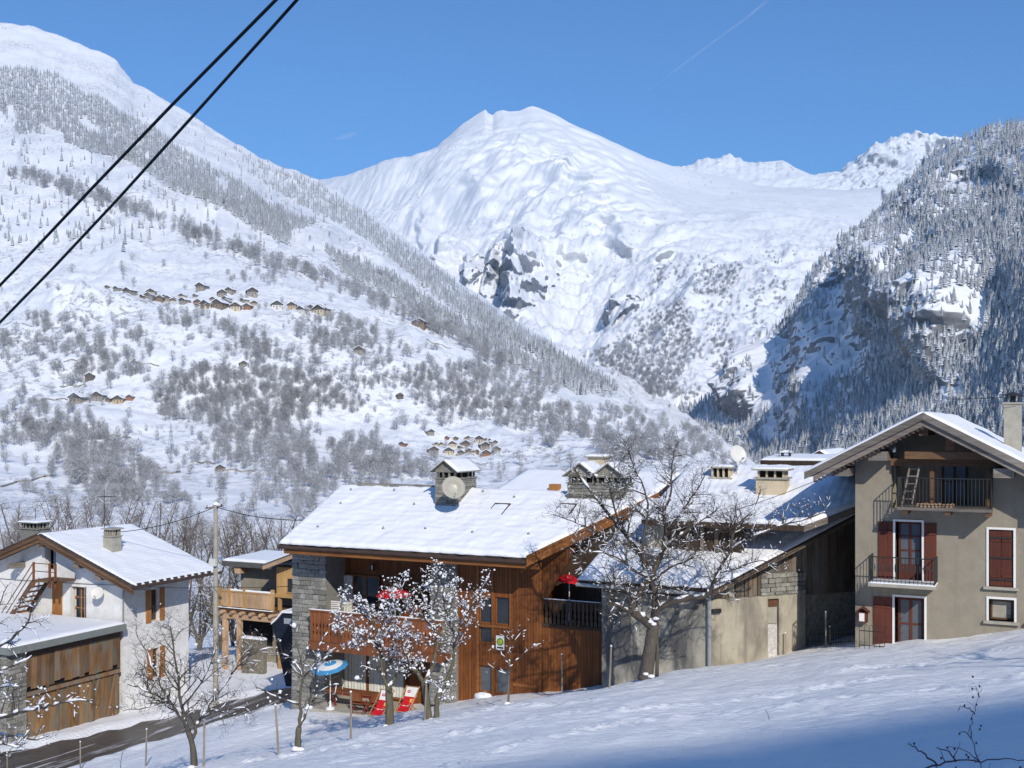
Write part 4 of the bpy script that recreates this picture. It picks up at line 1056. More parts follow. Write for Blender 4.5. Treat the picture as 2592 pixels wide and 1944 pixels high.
# ================================================================ old barn with the stained, shade-mottled concrete wall
GD = Vector((.656, .755, 0)); GN = Vector((.755, -.656, 0)); G0 = Vector((-11.17, 39.06, 0))
def G(t, off, z): p = G0 + GD * t + GN * off; return Vector((p.x, p.y, z))
def gbox(mb, t0, t1, o0, o1, z0, z1): return mb.hexa([G(t0,o1,z0),G(t1,o1,z0),G(t1,o0,z0),G(t0,o0,z0)], [G(t0,o1,z1),G(t1,o1,z1),G(t1,o0,z1),G(t0,o0,z1)])
BK, BZ, BYE = .52, -5.75, 38.4
bz = lambda y: BZ + BK * (y - BYE)
b = thing('barn', 'old barn with stained, shade-mottled concrete front, cream gable wall and weathered planks', 'barn', (-12, 42, -10))
w = MB(); w.box(-15.28, -11.18, 39.06, 39.3, -10.6, -5.55); w.build('concrete_wall', M['concrete_wall'], b)
MB().box(-15.2, -11.5, 39.03, 39.058, -6.22, -6.0).build('wall_plate', M['wood_dark'], b)
w = MB(); gbox(w, 0.003, 2.62, -.22, 0, -10.2, -6.27); gbox(w, 3.12, 4.32, -.22, 0, -10.2, -6.27); gbox(w, 2.62, 3.12, -.22, 0, -10.2, -8.72); gbox(w, 2.62, 3.12, -.22, 0, -6.4, -6.27)
gbox(w, 4.1, 4.32, -3.5, -.22, -10.2, -6.27)
w.build('cream_wall', M['cream_wall'], b)
o = MB(); gbox(o, 2.64, 3.10, -.14, -.10, -8.70, -7.35); o.build('white_door', simple('old_white', (.52,.50,.48), .7, .35, 9), b)
o = MB(); gbox(o, 2.64, 3.10, -.14, -.11, -7.33, -6.72); o.build('door_board', M['concrete'], b)
o = MB(); gbox(o, 2.64, 3.10, -.14, -.10, -6.71, -6.42); o.build('rust_plate', M['rusty'], b)
o = MB(); gbox(o, 2.5, 3.4, .0, .35, -8.95, -8.80); o.build('door_step', M['rubble'], b)
o = MB(); gbox(o, 2.5, 3.4, .0, .37, -8.80, -8.72); o.build('step_snow', M['snow_lump'], b)
# rubble stones above the cream wall, then planks
o = MB(); gbox(o, 2.3, 4.32, -.22, -.05, -6.268, -5.45); rub = o.build('rubble_wall', M['mortar'], b)
z = -6.26
while z < -5.5:
    hh = RNG.uniform(.12, .2); t_ = 2.3
    while t_ < 4.25:
        ww = min(RNG.uniform(.2, .45), 4.32 - t_); q = G(t_ + ww / 2, -.03 + RNG.uniform(-.02, .02), z + hh / 2)
        st = link('stone', STONES[RNG.randrange(8)], rub, q); st.scale = (ww * .96, .16, hh * .94); st.rotation_euler[2] = math.atan2(GD.y, GD.x); t_ += ww
    z += hh
vz = lambda t_: bz(39.06 + .755 * t_) - .2
t_ = 0.12; k = 0
while t_ < 4.3:
    ww = RNG.uniform(.15, .26); t1 = min(t_ + ww, 4.32); lo = -6.26 if t_ < 2.3 else -5.44
    if not (.9 < t_ < 1.15):
        o = MB(); of = RNG.uniform(-.10, -.06)
        o.hexa([G(t_+.008,of+.03,lo),G(t1-.008,of+.03,lo),G(t1-.008,of,lo),G(t_+.008,of,lo)], [G(t_+.008,of+.03,vz(t_)),G(t1-.008,of+.03,vz(t1)),G(t1-.008,of,vz(t1)),G(t_+.008,of,vz(t_))])
        o.build('plank', M['plank_grey'], b)
    t_ = t1; k += 1
o = MB(); gbox(o, .92, 1.15, -.2, -.02, -6.26, vz(.92) - .02); o.build('plaster_post', M['cream_wall'], b)
o = MB(); gbox(o, 1.75, 1.93, -.1, .03, -6.26, vz(1.75) - .02); o.build('post', M['plank_grey'], b)
o = MB(); gbox(o, 4.2, 4.34, -.1, .04, -5.44, vz(4.2) - .02); o.build('post', M['cream_wall'], b)
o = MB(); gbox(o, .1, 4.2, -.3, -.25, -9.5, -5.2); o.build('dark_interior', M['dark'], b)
# roof
BA, BB = Vector((-16.0, BYE, BZ)), Vector((-10.75, BYE, BZ)); BC = BB + GD * 7.0; BC.z = bz(BC.y); BD_ = Vector((-15.2, BC.y, BC.z))
r = MB(); slab(r, [BA, BB, BC, BD_], .10); roof = r.build('roof', M['tile'], b)
snow_sheet(roof, [BA, BB, BC, BD_], .13, M['roof_snow_thin'], 100, 60, .04, .12)
for k in range(40):                 # ends of the ribbed sheets
    x = -15.9 + k * .13; MB().tube([(x,BYE-.03,BZ-.03),(x,BYE+.3,BZ+.17)], .05, 6).build('tile_end', M['tile'], roof)
MB().tube([(-16.0,BYE-.1,BZ-.16),(-10.9,BYE-.1,BZ-.2)], .07, 8).build('gutter', M['zinc'], roof)
for dz, of in ((-.02, .0), (-.16, -.12)):
    a, e = BB + Vector((0,0,dz)), BC + Vector((0,0,dz)); MB().prism([a + GN*of + Vector((0,0,-.13)), e + GN*of + Vector((0,0,-.13)), e + GN*of, a + GN*of], GN * -.06).build('verge_board', M['plank_grey'], roof)
m = MB(); m.tube([G(-.02,.12,-5.95), G(-.02,.12,-10.1)], .075, 8); m.build('downpipe', M['zinc'], b)
m = MB(); m.tube([(-11.3,38.35,-5.95),(-11.25,38.7,-6.1),G(-.02,.12,-6.2)], .06, 8); m.build('pipe_elbow', M['zinc'], b)
m = MB(); gbox(m, .12, .5, .02, .12, -6.75, -6.6); m.build('wall_lamp', M['iron'], b)
# raised part behind: dark hay opening, roof, chimneys
UE, UZ, UK = 39.65, -3.5, .345
uz = lambda y: UZ + UK * (y - UE)
m = MB(); m.box(-13.1, -10.2, 40.3, 40.5, -5.0, uz(40.3) - .12); m.build('hay_opening', M['wood_dark'], b)
for k in range(5): x = -12.9 + k * .55; MB().box(x, x + .14, 40.22, 40.3, -4.8, uz(40.2) - .12).build('post', M['plank_grey'], b)
MB().box(-13.9, -13.1, 40.3, 40.6, -5, uz(40.3) - .15).build('plaster_end', M['cream_wall'], b)
UA, UB = Vector((-13.9,UE,UZ)), Vector((-7.9,UE,UZ)); UC = UB + GD * 7.2; UC.z = uz(UC.y); UD = Vector((-13.7,UC.y,UC.z))
r = MB(); slab(r, [UA,UB,UC,UD], .12); ur = r.build('upper_roof', M['tile'], b)
slab(MB(), [UD,UC,(UC.x+2,UC.y+5,UC.z-1.7),(-13.7,UC.y+5,UC.z-1.7)], .12).build('rear_roof', M['tile'], b)
snow_sheet(ur, [UA,UB,UC,UD], .14, M['roof_snow_thin'], 100, 50, .05, .12)
snow_sheet(ur, [UD,UC,(UC.x+2,UC.y+5,UC.z-1.7),(-13.7,UC.y+5,UC.z-1.7)], .10, M['snow'], 20, 12, .02, 0)
MB().prism([UB+Vector((0,0,-.22)),UC+Vector((0,0,-.22)),UC,UB], GN*.06).build('verge_board', M['wood_grey'], ur)
MB().box(-13.9, -7.9, UE - .04, UE + .06, UZ - .2, UZ - .0).build('fascia', M['wood_dark'], ur)
w = MB(); a = G(4.40, -.35, 0); e = G(11.5, -.35, 0)
w.hexa([(a.x,a.y,-10.5),(e.x,e.y,-10.5),(e.x-.2,e.y+.2,-10.5),(a.x-.2,a.y+.2,-10.5)], [(a.x,a.y,uz(a.y)-.15),(e.x,e.y,uz(e.y)-.15),(e.x-.2,e.y+.2,uz(e.y)-.15),(a.x-.2,a.y+.2,uz(a.y)-.15)])
w.build('shaded_wall', M['rubble'], b)
for k in range(17):
    t0 = 4.45 + k * .4; p0, p1 = G(t0,-.30,0), G(t0+.37,-.30,0)
    MB().hexa([(p0.x,p0.y,-6.4),(p1.x,p1.y,-6.4),(p1.x-.03,p1.y+.03,-6.4),(p0.x-.03,p0.y+.03,-6.4)], [(p0.x,p0.y,uz(p0.y)-.16),(p1.x,p1.y,uz(p1.y)-.16),(p1.x-.03,p1.y+.03,uz(p1.y)-.16),(p0.x-.03,p0.y+.03,uz(p0.y)-.16)]).build('plank', M['plank_grey'], b)
p = ony(1828, 1250, 43.6); cap_chimney(b, p.x-.42, p.x+.42, 43.3, 44.0, uz(43.3)-.3, Zp(1828,1212,43.6), M['cream'], M['concrete'], gap=.38, ov=.09)
p = ony(1956, 1250, 42.3); cap_chimney(b, p.x-.55, p.x+.55, 41.9, 42.7, uz(41.9)-.4, Zp(1956,1212,42.2), M['cream'], M['concrete'], gap=.26, ov=.14)
dish('satellite_dish', 'round white dish on a pole above the cream chimneys', at(1866,1151,44.2), (.72,-.62,.35), .37, M['dish_white'], pole=tuple(at(1868,1250,44.6)))
# iron fences beside the alley
def iron_fence(name, label, a, e, h):
    t = thing(name, label, 'fence', a); m = MB(); L = (e - a).length; n = int(L / .14)
    for zz in (.12, h * .8): MB().tube([a + Vector((0,0,zz)), e + Vector((0,0,zz))], .015, 4).build('rail', M['iron'], t)
    for k in range(n + 1):
        p = a + (e - a) * k / n
        mm = MB().tube([p, p + Vector((0,0,h)), ], .011, 4); mm.tube([p+Vector((0,0,h)), p+(e-a)/L*.05+Vector((0,0,h+.07)), p+(e-a)/L*.11+Vector((0,0,h))], .009, 4); mm.build('bar', M['iron'], t)
    return t
a = Vector(G(4.35, .4, 0)); e = Vector((-6.1, 40.2, 0)); a.z = float(ground_z(a.x, a.y)) - .03; e.z = float(ground_z(e.x, e.y)) - .03
iron_fence('iron_fence', 'low wrought iron fence closing the dark alley', a, e, .62)
a = Vector((-5.75, FY-.9, 0)); e = Vector((-4.95, FY-.9, 0)); a.z = e.z = float(ground_z(-5.3, FY-.9)) - .05
iron_fence('iron_fence', 'short wrought iron fence before the garden door', a, e, .75)

# ================================================================ white house on the left with its flat roofed shed
WX, WY = -46.76, 46.17; VYw = 45.1
ap = ony(98, 1352, VYw); er = ony(335, 1484, VYw); WK = (ap.z - er.z) / (er.x - ap.x); el = ap.x - (er.x - ap.x)
wz = lambda x: ap.z - WK * abs(x - ap.x)
hW = thing('house', 'white rendered house with snowy tiled roof and outside wooden stairs', 'house', (-52, 49, -16.5))
XLw = 2 * ap.x - WX; YBw = 51.4
dx0, dx1 = Xp(178, WY), Xp(214, WY); dzt, dzb = Zp(195, 1485, WY), Zp(195, 1568, WY)
ux0, ux1 = Xp(113, WY), Xp(142, WY); uzb, uzt = Zp(130, 1457, WY), Zp(130, 1397, WY)
w = MB(); wall_x(w, XLw, WX, -17.5, wz(WX) - .3, WY, WY + .45, [(dx0, dx1, dzb, dzt)])
lo = wz(WX) - .3
w.prism([(XLw,WY,lo),(ux0,WY,lo),(ux0,WY,wz(ux0)-.25),(XLw,WY,lo+.01)], (0,.45,0)); w.prism([(ux1,WY,lo),(WX,WY,lo),(WX,WY,lo+.01),(ap.x,WY,ap.z-.25),(ux1,WY,wz(ux1)-.25)] if ux1 < ap.x else [(ux1,WY,lo),(WX,WY,lo),(WX,WY,lo+.01),(ux1,WY,wz(ux1)-.25)], (0,.45,0))
w.box(ux0, ux1, WY, WY + .45, lo, max(uzb, lo + .01))
# side wall with two windows
sy = [onx(372,1500,WX).y, onx(407,1500,WX).y]
def wall_y(mb, x0, x1, y0, y1, z0, z1, holes):
    ys = sorted({y0, y1, *[q for hh in holes for q in hh[:2]]}); zs = sorted({z0, z1, *[q for hh in holes for q in hh[2:]]})
    for a, b_ in zip(ys[:-1], ys[1:]):
        for c0, c1 in zip(zs[:-1], zs[1:]):
            if not any(q[0]-1e-6 <= a and b_ <= q[1]+1e-6 and q[2]-1e-6 <= c0 and c1 <= q[3]+1e-6 for q in holes): mb.box(x0, x1, a, b_, c0, c1)
hz = [(sy[0]+.32, sy[1]-.12, onx(390,1572,WX).z, onx(390,1492,WX).z), (sy[0]+.42, sy[1]-.1, onx(395,1715,WX).z, onx(395,1640,WX).z)]
wall_y(w, WX - .45, WX - .001, WY + .451, YBw, -17.5, wz(WX) - .2, hz)
w.box(XLw, XLw + .45, WY + .45, YBw, -17.5, wz(WX) - .3); w.box(XLw + .45, WX - .45, YBw - .45, YBw, -17.5, wz(WX) - .3)
w.build('wall', M['white_wall'], hW)
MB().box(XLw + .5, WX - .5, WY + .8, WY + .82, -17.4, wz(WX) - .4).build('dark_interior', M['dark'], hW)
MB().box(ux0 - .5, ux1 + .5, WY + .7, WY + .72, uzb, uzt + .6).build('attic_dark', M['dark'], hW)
MB().box(ux1 - .55, ux1 - .02, WY + .3, WY + .36, uzb, uzt + .3).build('attic_door', simple('attic_blue', (.16,.20,.24), .5, .2), hW)
for (y0, y1, z0, z1) in hz:
    f = MB().box(WX - .3, WX - .24, y0, y1, z0, z1).build('window', M['shutter_orange'], hW)
    MB().box(WX - .238, WX - .233, y0 + .06, y1 - .06, z0 + .06, z1 - .06).build('pane', M['glass'], f)
    for s0, s1 in ((y0 - .42, y0 - .02), (y1 + .02, y1 + .40)):
        MB().box(WX + .004, WX + .05, s0, s1, z0 - .04, z1 + .04).build('shutter', M['shutter_orange'], hW)
window(hW, 'french_window', dx0 + .12, dx1, dzb + .02, dzt - .02, WY + .22, M['shutter_orange'], 2, 3, .06, M['glass'])
for j in range(3):
    z0 = dzb + .1 + j * .6; curtain(hW, dx0 + .16, dx0 + .30, z0, z0 + .42, WY + .2, M['lace'])
MB().box(Xp(134,WY), Xp(158,WY), WY - .06, WY - .003, dzb - .02, Zp(146,1462,WY)).build('shutter', M['shutter_orange'], hW)
MB().box(Xp(130,WY), WX + .02, WY - .25, WY - .004, dzb - .2, dzb - .03).build('sill_band', M['concrete'], hW)
MB().tube([(Xp(218,WY),WY-.05,dzb-.02),(Xp(218,WY),WY-.05,dzt+.02)], .035, 6).build('pipe', M['rusty'], hW)
# roof
RBw = 52.2
r = MB(); slab(r, [(el,VYw,er.z),(ap.x,VYw,ap.z),(ap.x,RBw,ap.z),(el,RBw,er.z)], .14); slab(r, [(ap.x,VYw,ap.z),(er.x,VYw,er.z),(er.x,RBw,er.z),(ap.x,RBw,ap.z)], .14)
roof = r.build('roof', M['tile'], hW)
snow_sheet(roof, [(el,VYw,er.z),(ap.x,VYw,ap.z),(ap.x,RBw,ap.z),(el,RBw,er.z)], .10, M['snow'], 40, 30, .02, 0)
snow_sheet(roof, [(ap.x,VYw+.06,ap.z),(er.x,VYw+.06,er.z),(er.x,RBw,er.z),(ap.x,RBw,ap.z)], .12, M['roof_snow_thin'], 80, 60, .03, 0)
for s, xe in ((-1, el), (1, er.x)):
    for yy, dz, hh in ((VYw - .06, -.02, .24), (VYw + .03, -.24, .24)):
        MB().prism([(xe,yy,wz(xe)+dz-hh),(ap.x,yy,ap.z+dz-hh),(ap.x,yy,ap.z+dz),(xe,yy,wz(xe)+dz)], (0,.07,0)).build('bargeboard', M['wood_brown'], roof)
    n = 26
    for k in range(n):
        x = ap.x + s * (.1 + k * abs(xe - ap.x) / n); x1 = x + s * .24
        a_, b_ = min(x, x1), max(x, x1)
        MB().hexa([(a_,VYw-.10,wz(a_)-.02),(b_,VYw-.10,wz(b_)-.02),(b_,VYw+.14,wz(b_)-.02),(a_,VYw+.14,wz(a_)-.02)],[(a_,VYw-.10,wz(a_)+.055),(b_,VYw-.10,wz(b_)+.055),(b_,VYw+.14,wz(b_)+.055),(a_,VYw+.14,wz(a_)+.055)]).build('verge_tile', M['tile'], roof)
MB().tube([(er.x+.05,VYw,er.z-.12),(er.x+.05,RBw,er.z-.1)], .075, 8).build('gutter', M['gutter'], roof)
for k in range(12):
    y = VYw + .35 + k * .56; MB().box(er.x - .12, er.x + .03, y, y + .3, er.z + .02, er.z + .11).build('tile_end', M['tile'], roof)
m = MB(); m.tube([(er.x,VYw+1.6,er.z-.2),(er.x-.4,VYw+1.4,er.z-.4),(WX+.1,WY-.12,wz(WX)-1.1),(WX+.1,WY-.12,dzb-.1)], .05, 7); m.build('downpipe', M['zinc'], hW)
for px, py in ((195,1432),(252,1461),(30,1432)):
    p = ony(px, py, VYw + .3); MB().box(p.x-.22, p.x+.22, VYw+.15, WY, p.z-.16, p.z+.14).build('purlin', M['wood_grey'], hW)
MB().box(ap.x-.18, ap.x+.18, VYw+.15, WY, ap.z-.75, ap.z-.4).build('ridge_beam', M['wood_brown'], hW)
p = ony(283, 1390, 47.6); cap_chimney(hW, p.x-.36, p.x+.36, 47.3, 48.0, wz(p.x)-.35, Zp(283,1358,47.6), M['concrete'], M['concrete'], gap=.36, ov=.1, snow=False)
p = ony(86, 1340, 50.0); cap_chimney(hW, p.x-.75, p.x+.75, 49.6, 50.6, wz(p.x)-.8, Zp(86,1338,50), M['stone_flat'], M['stone_flat'], gap=.32, ov=.16, posts=5)
a = ony(264, 1400, 47.6); m = MB().tube([(a.x,47.6,wz(a.x)), (a.x+.0,47.6,Zp(262,1240,47.6))], .02, 5)
top = Zp(262,1262,47.6)
for k in range(5): m.tube([(a.x-.5+.02*k,47.5+.12*k,top+.1),(a.x+.5-.02*k,47.7+.12*k,top+.1)], .008, 4)
m.tube([(a.x,47.4,top+.1),(a.x,48.2,top+.1)], .01, 4)
m.build('antenna', M['iron'], hW)
dish('satellite_dish', 'white dish on the front of the white house', ony(247,1502,45.72), (.35,-.85,.42), .36, M['dish_white'], pole=(Xp(240,WY),WY,Zp(240,1505,WY)))
# outside stairs up to the attic door
st = thing('staircase', 'brown wooden outside stairs climbing to the attic door of the white house', 'stairs', (Xp(60,45.3), 45.3, -11.2))
lz = uzb - .05; ly0 = 44.7
lx0, lx1 = Xp(82, ly0), Xp(140, ly0)
MB().box(lx0, lx1, ly0, WY - .01, lz - .1, lz).build('landing', M['wood_brown'], st)
e0 = ony(-40, 1660, ly0)
for yy in (ly0 + .05, WY - .3): MB().bar((lx0, yy, lz - .1), (e0.x, yy, e0.z), .06, .26).build('stringer', M['wood_brown'], st)
n = 15
for k in range(n):
    f = (k + .5) / n; x = lx0 + (e0.x - lx0) * f; z = lz + (e0.z - lz) * f
    MB().box(x - .16, x + .16, ly0 + .09, WY - .34, z - .03, z + .02).build('tread', M['wood_red'], st)
m = MB()
for hh in (.5, .95): m.tube([(lx0, ly0 + .05, lz + hh), (e0.x, ly0 + .05, e0.z + hh)], .03, 5); m.tube([(lx0, ly0 + .05, lz + hh), (lx1, ly0 + .05, lz + hh)], .025, 5)
m.build('handrail', M['wood_brown'], st)
for x in (lx0 + .04, lx1 - .5, lx1 - .05): MB().box(x - .05, x + .05, ly0, ly0 + .1, lz - .4, lz + 1.0).build('post', M['wood_red'], st)
# shed
sh = thing('shed', 'flat roofed wooden shed of weathered planks along the road', 'shed', (-50, 42, -16))
SX = WX + .12; n0 = onx(70, 1700, SX).y; RT = -10.95
SN = onx(22, 1645, SX).y
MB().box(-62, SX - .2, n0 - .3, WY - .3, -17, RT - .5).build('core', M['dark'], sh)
rf = MB().box(-62, SX + .4, SN - .3, WY - .26, RT - .36, RT).build('flat_roof', M['fascia_grey'], sh)
snow_sheet(rf, [(-62,SN-.3,RT),(SX+.36,SN-.3,RT),(SX+.36,WY-.27,RT),(-62,WY-.27,RT)], .13, M['snow'], 60, 40, .02, 0)
y = n0; k = 0
zu0 = onx(200, 1715, SX).z
while y < WY - .35:
    ww = RNG.uniform(.20, .36); y1 = min(y + ww, WY - .3); z0 = zu0 + RNG.choice([0, 0, -.06, .05, .16]) + RNG.uniform(-.04, .04); of = RNG.uniform(0, .03)
    MB().box(SX - .14 + of, SX - .10 + of, y + .006, y1 - .006, z0, RT - .55).build('plank', M['plank'], sh)
    y = y1
y = n0
while y < WY - .35:
    ww = RNG.uniform(.34, .62); y1 = min(y + ww, WY - .3); of = RNG.uniform(-.03, 0)
    MB().box(SX - .17 + of, SX - .13 + of, y + .006, y1 - .006, -17, zu0 - .12).build('plank', M['plank_low'], sh)
    y = y1
MB().box(SX - .12, SX + .0, n0, WY - .32, zu0 - .3, zu0 - .12).build('rail', M['plank'], sh)
MB().box(SX - .08, SX - .02, n0, WY - .32, RT - .72, RT - .37).build('head_rail', M['wood_dark'], sh)
for f0, f1 in ((.42, .55), (.78, .66), (.97, .86)):
    a, e = n0 + (WY - .4 - n0) * f0, n0 + (WY - .4 - n0) * f1
    MB().bar((SX - .1, a, zu0 - .3), (SX - .1, e, -16.4), .14, .06, (1, 0, 0)).build('brace', M['plank'], sh)
for yy in (n0 + 1.9, n0 + 4.3): MB().box(SX - .12, SX - .03, yy, yy + .1, -16.6, zu0 - .1).build('post', M['plank_grey'], sh)
pr = MB().box(SX - .9, SX - .1, SN + .02, n0 - .02, -17, RT - .37).build('stone_pillar', M['mortar'], sh)
lay_stones(pr, (SX - .1, SN + .02, -17), (0, 1, 0), n0 - SN - .06, -16.6, RT - .4, (1, 0, 0), (.16,.28), (.25,.55), .16, 90)
lay_stones(pr, (SX - .9, SN + .02, -17), (1, 0, 0), .8, -16.6, RT - .4, (0, -1, 0), (.16,.28), (.25,.5), .16, 70)
wb = MB().box(-62, SX - .92, SN + .6, SN + .8, -17, RT - .37); wb.build('rear_wall', M['rubble'], sh)

# ================================================================ house between the white house and the chalet
D2 = 74.0; gy = at(640, 1500, D2).y
g = thing('house', 'grey house with a pale wooden balcony behind the stone pillar', 'house', tuple(at(660,1650,D2+3)))
X2 = lambda px, y=gy: Xp(px, y)
Z2 = lambda py, px=640, y=gy: Zp(px, py, y)
m = MB(); m.box(X2(610), X2(792), gy, gy + 7, -17.5, Z2(1422)); m.build('wall', M['grey_wall'], g)
yb = gy - 2.2
rz0, rz1 = Zp(640,1424,gy-1), Zp(640,1396,gy+3.2)
r = MB(); q = [(X2(562,gy-1),gy-1,rz0),(X2(800,gy-1),gy-1,rz0),(X2(800,gy-1),gy+3.5,rz1),(X2(562,gy-1),gy+3.5,rz1)]; slab(r, q, .18); rf = r.build('roof', M['tile_grey'], g)
snow_sheet(rf, q, .16, M['snow'], 40, 20, .03, .05)
MB().box(X2(562,gy-1), X2(700,gy-1), gy - 1.05, gy - .95, rz0 - .35, rz0 - .02).build('fascia', M['tile_grey'], rf)
p = ony(601, 1440, gy - .9); MB().box(p.x - .25, p.x + .25, gy - .9, gy - .1, p.z - .3, p.z + .4).build('corbel', M['wood_pink'], g)
ey = gy - 1.6                        # boarded porch room with its own little roof
MB().box(Xp(700,ey), Xp(757,ey), ey, gy, Zp(720,1505,ey), Zp(720,1436,ey)).build('porch_room', M['wood_pale'], g)
window(g, 'porch_window', Xp(727,ey)-.02, Xp(748,ey), Zp(738,1502,ey), Zp(738,1462,ey), ey - .06, M['wood_pale'], 1, 1, .08)
MB().box(Xp(692,ey), Xp(757,ey), ey - .06, gy - .01, Zp(720,1513,ey), Zp(720,1505,ey) - .002).build('porch_sill', M['wood_pale'], g)
MB().box(Xp(703,ey), Xp(709,ey), ey, ey + .2, -17, Zp(705,1513,ey)).build('porch_post', M['wood_pale'], g)
ry = ey - .9; a = ony(666, 1428, ry); e = ony(760, 1392, ry)
q = [(a.x,ry,a.z),(e.x,ry,e.z),(e.x,gy+1,e.z),(a.x,gy+1,a.z)]; r2 = slab(MB(), q, .16).build('porch_roof', M['tile_grey'], g)
snow_sheet(r2, q, .12, M['snow'], 20, 14, .02, 0)
MB().prism([(a.x,ry-.06,a.z-.36),(e.x,ry-.06,e.z-.36),(e.x,ry-.06,e.z-.12),(a.x,ry-.06,a.z-.12)], (0,.08,0)).build('bargeboard', M['wood_pink'], r2)
bz0, bz1 = Zp(640,1540,yb), Zp(640,1503,yb)
bl = MB().box(Xp(552,yb), Xp(693,yb), yb, gy - .01, bz0 - .25, bz0 - .08).build('balcony', M['wood_brown'], g)
nb = 22; x0, x1 = Xp(552,yb), Xp(693,yb)
for k in range(nb):
    xa = x0 + (x1 - x0) * k / nb; MB().box(xa + .01, xa + (x1 - x0) / nb - .01, yb - .02, yb + .02, bz0, bz1).build('board', M['wood_pink'], bl)
MB().box(x0, x1, yb - .06, yb + .06, bz1 + .004, bz1 + .12).build('handrail', M['wood_pale'], bl)
snow_sheet(bl, [(x0+.9,yb-.08,bz1+.12),(x1,yb-.08,bz1+.12),(x1,yb+.08,bz1+.12),(x0+.9,yb+.08,bz1+.12)], .12, M['snow_lump'], 40, 5, .04, .02)
for px in (558, 582, 620, 690): x = Xp(px, yb); MB().box(x - .09, x + .09, yb - .1, yb + .08, bz0 - .1, bz1 + .35).build('post', M['wood_pale'], bl)
snow_sheet(bl, [(x0,yb-.14,bz0-.08),(x1,yb-.14,bz0-.08),(x1,yb-.03,bz0-.08),(x0,yb-.03,bz0-.08)], .06, M['snow_lump'], 30, 4, .01, .01)
for k in range(6):
    x = x0 + .5 + k * (x1 - x0 - .6) / 5; MB().tube([(x,yb-.3,bz0-.36),(x,gy,bz0-.36)], .12, 8).build('joist', M['wood_pink'], bl)
MB().box(x0, x1, yb - .02, yb + .2, bz0 - .8, bz0 - .49).build('beam', M['wood_pink'], bl)
for px in (570, 606): x = Xp(px, yb + .1); MB().box(x - .16, x + .16, yb, yb + .25, -17.5, bz0 - .81).build('column', M['wood_pink'], g)
MB().box(Xp(615,gy), Xp(690,gy), gy - .03, gy - .004, Z2(1630), Z2(1565)).build('dark_panel', M['dark'], g)  # flat black panel on the wall below the balcony
wy = gy - 3; t = thing('garden_wall', 'low stone wall with snowy coping under the pale balcony', 'wall', (Xp(640,wy), wy, -17))
MB().box(Xp(612,wy), Xp(668,wy), wy, wy + .3, -18, Zp(640,1618,wy)).build('masonry', M['rubble'], t)
snow_sheet(t, [(Xp(612,wy)-.05,wy-.05,Zp(640,1618,wy)),(Xp(668,wy),wy-.05,Zp(640,1618,wy)),(Xp(668,wy),wy+.35,Zp(640,1618,wy)),(Xp(612,wy)-.05,wy+.35,Zp(640,1618,wy))], .16, M['snow_lump'], 20, 6, .02, .02, 'coping_snow')
# snow-topped tarpaulin shelter beside the pillar
sy_ = 49.0; p0, p1 = ony(690, 1580, sy_), ony(750, 1552, sy_)
t = thing('shelter', 'dark blue tarpaulin shelter with a snow covered rounded top', 'shelter', (p1.x, sy_ + 1, -14))
pts = [(p0.x, p0.z), (p0.x + .35, p0.z + .28), (p0.x + .75, p1.z - .03), (p1.x + .1, p1.z), (p1.x + .6, p1.z - .1)]
MB().prism([(x, sy_, -14.2) for x in (p1.x + .6, p0.x + .9)] + [(x, sy_, z) for x, z in pts], (0, 2.2, 0)).build('tarpaulin', M['navy'], t)
m = MB()
for (xa, za), (xb, zb) in zip(pts[:-1], pts[1:]): m.prism([(xa,sy_-.15,za),(xb,sy_-.15,zb),(xb,sy_-.15,zb+.13),(xa,sy_-.15,za+.1)], (0,2.5,0))
m.build('snow', M['snow_lump'], t)
p = ony(730, 1570, sy_); MB().box(p.x-.28, p.x+.22, sy_-.03, sy_-.004, p.z-.2, p.z+.1).build('plate', simple('pale_plate', (.32,.34,.38), .5, .1), t)

# ================================================================ roofs glimpsed behind
def back_house(label, pxl, pxr, py_e, py_r, d, depth, wallm, shift=0.0, zb=-16, hip=0.0):
    a, e = at(pxl, py_e, d), at(pxr, py_e, d); y0 = (a.y + e.y) / 2; x0, x1 = Xp(pxl, y0), Xp(pxr, y0)
    z0 = Zp((pxl + pxr) / 2, py_e, y0); yr = y0 + depth; z1 = Zp((pxl + pxr) / 2, py_r, yr)
    t = thing('house', label, 'house', ((x0 + x1) / 2, yr, zb))
    MB().box(x0 + .8, x1 - .8, y0 + .8, yr + depth - .8, zb, z0 - .05).build('wall', wallm, t)
    q1 = [(x0,y0,z0),(x1,y0,z0),(x1+shift-hip,yr,z1),(x0+shift+hip,yr,z1)]; q2 = [q1[3],q1[2],(x1+2*shift,yr+depth,z0),(x0+2*shift,yr+depth,z0)]
    r = MB(); slab(r, q1, .2); slab(r, q2, .2)
    if hip: slab(r, [q1[0],q1[3],q2[3],q2[3]][:3], .02)
    rf = r.build('roof', M['wood_dark'], t)
    snow_sheet(rf, q1, .14, M['snow'], 40, 20, .03, .04); snow_sheet(rf, q2, .14, M['snow'], 20, 10, .02, 0)
    return t, y0, yr, z0, z1, x0, x1
t, y0, yr, z0, z1, x0, x1 = back_house('house whose snowy roof shows behind the wooden chalet ridge', 1232, 1640, 1262, 1192, 66, 4.5, M['cream_wall'], 0.6)
p = ony(1404, 1240, y0 + .9); MB().box(p.x-.3, p.x+.3, y0+.7, y0+1.2, z0-.2, p.z+.35).build('chimney', M['shutter_orange'], t)
p = ony(1516, 1180, yr); o = MB().box(p.x-.55, p.x+.55, yr-.5, yr+.5, z1-.5, Zp(1516,1157,yr)).build('chimney', M['cream'], t)
MB().box(p.x-.75, p.x+.75, yr-.7, yr+.7, Zp(1516,1157,yr)+.001, Zp(1516,1154,yr)).build('lid', M['concrete'], o)
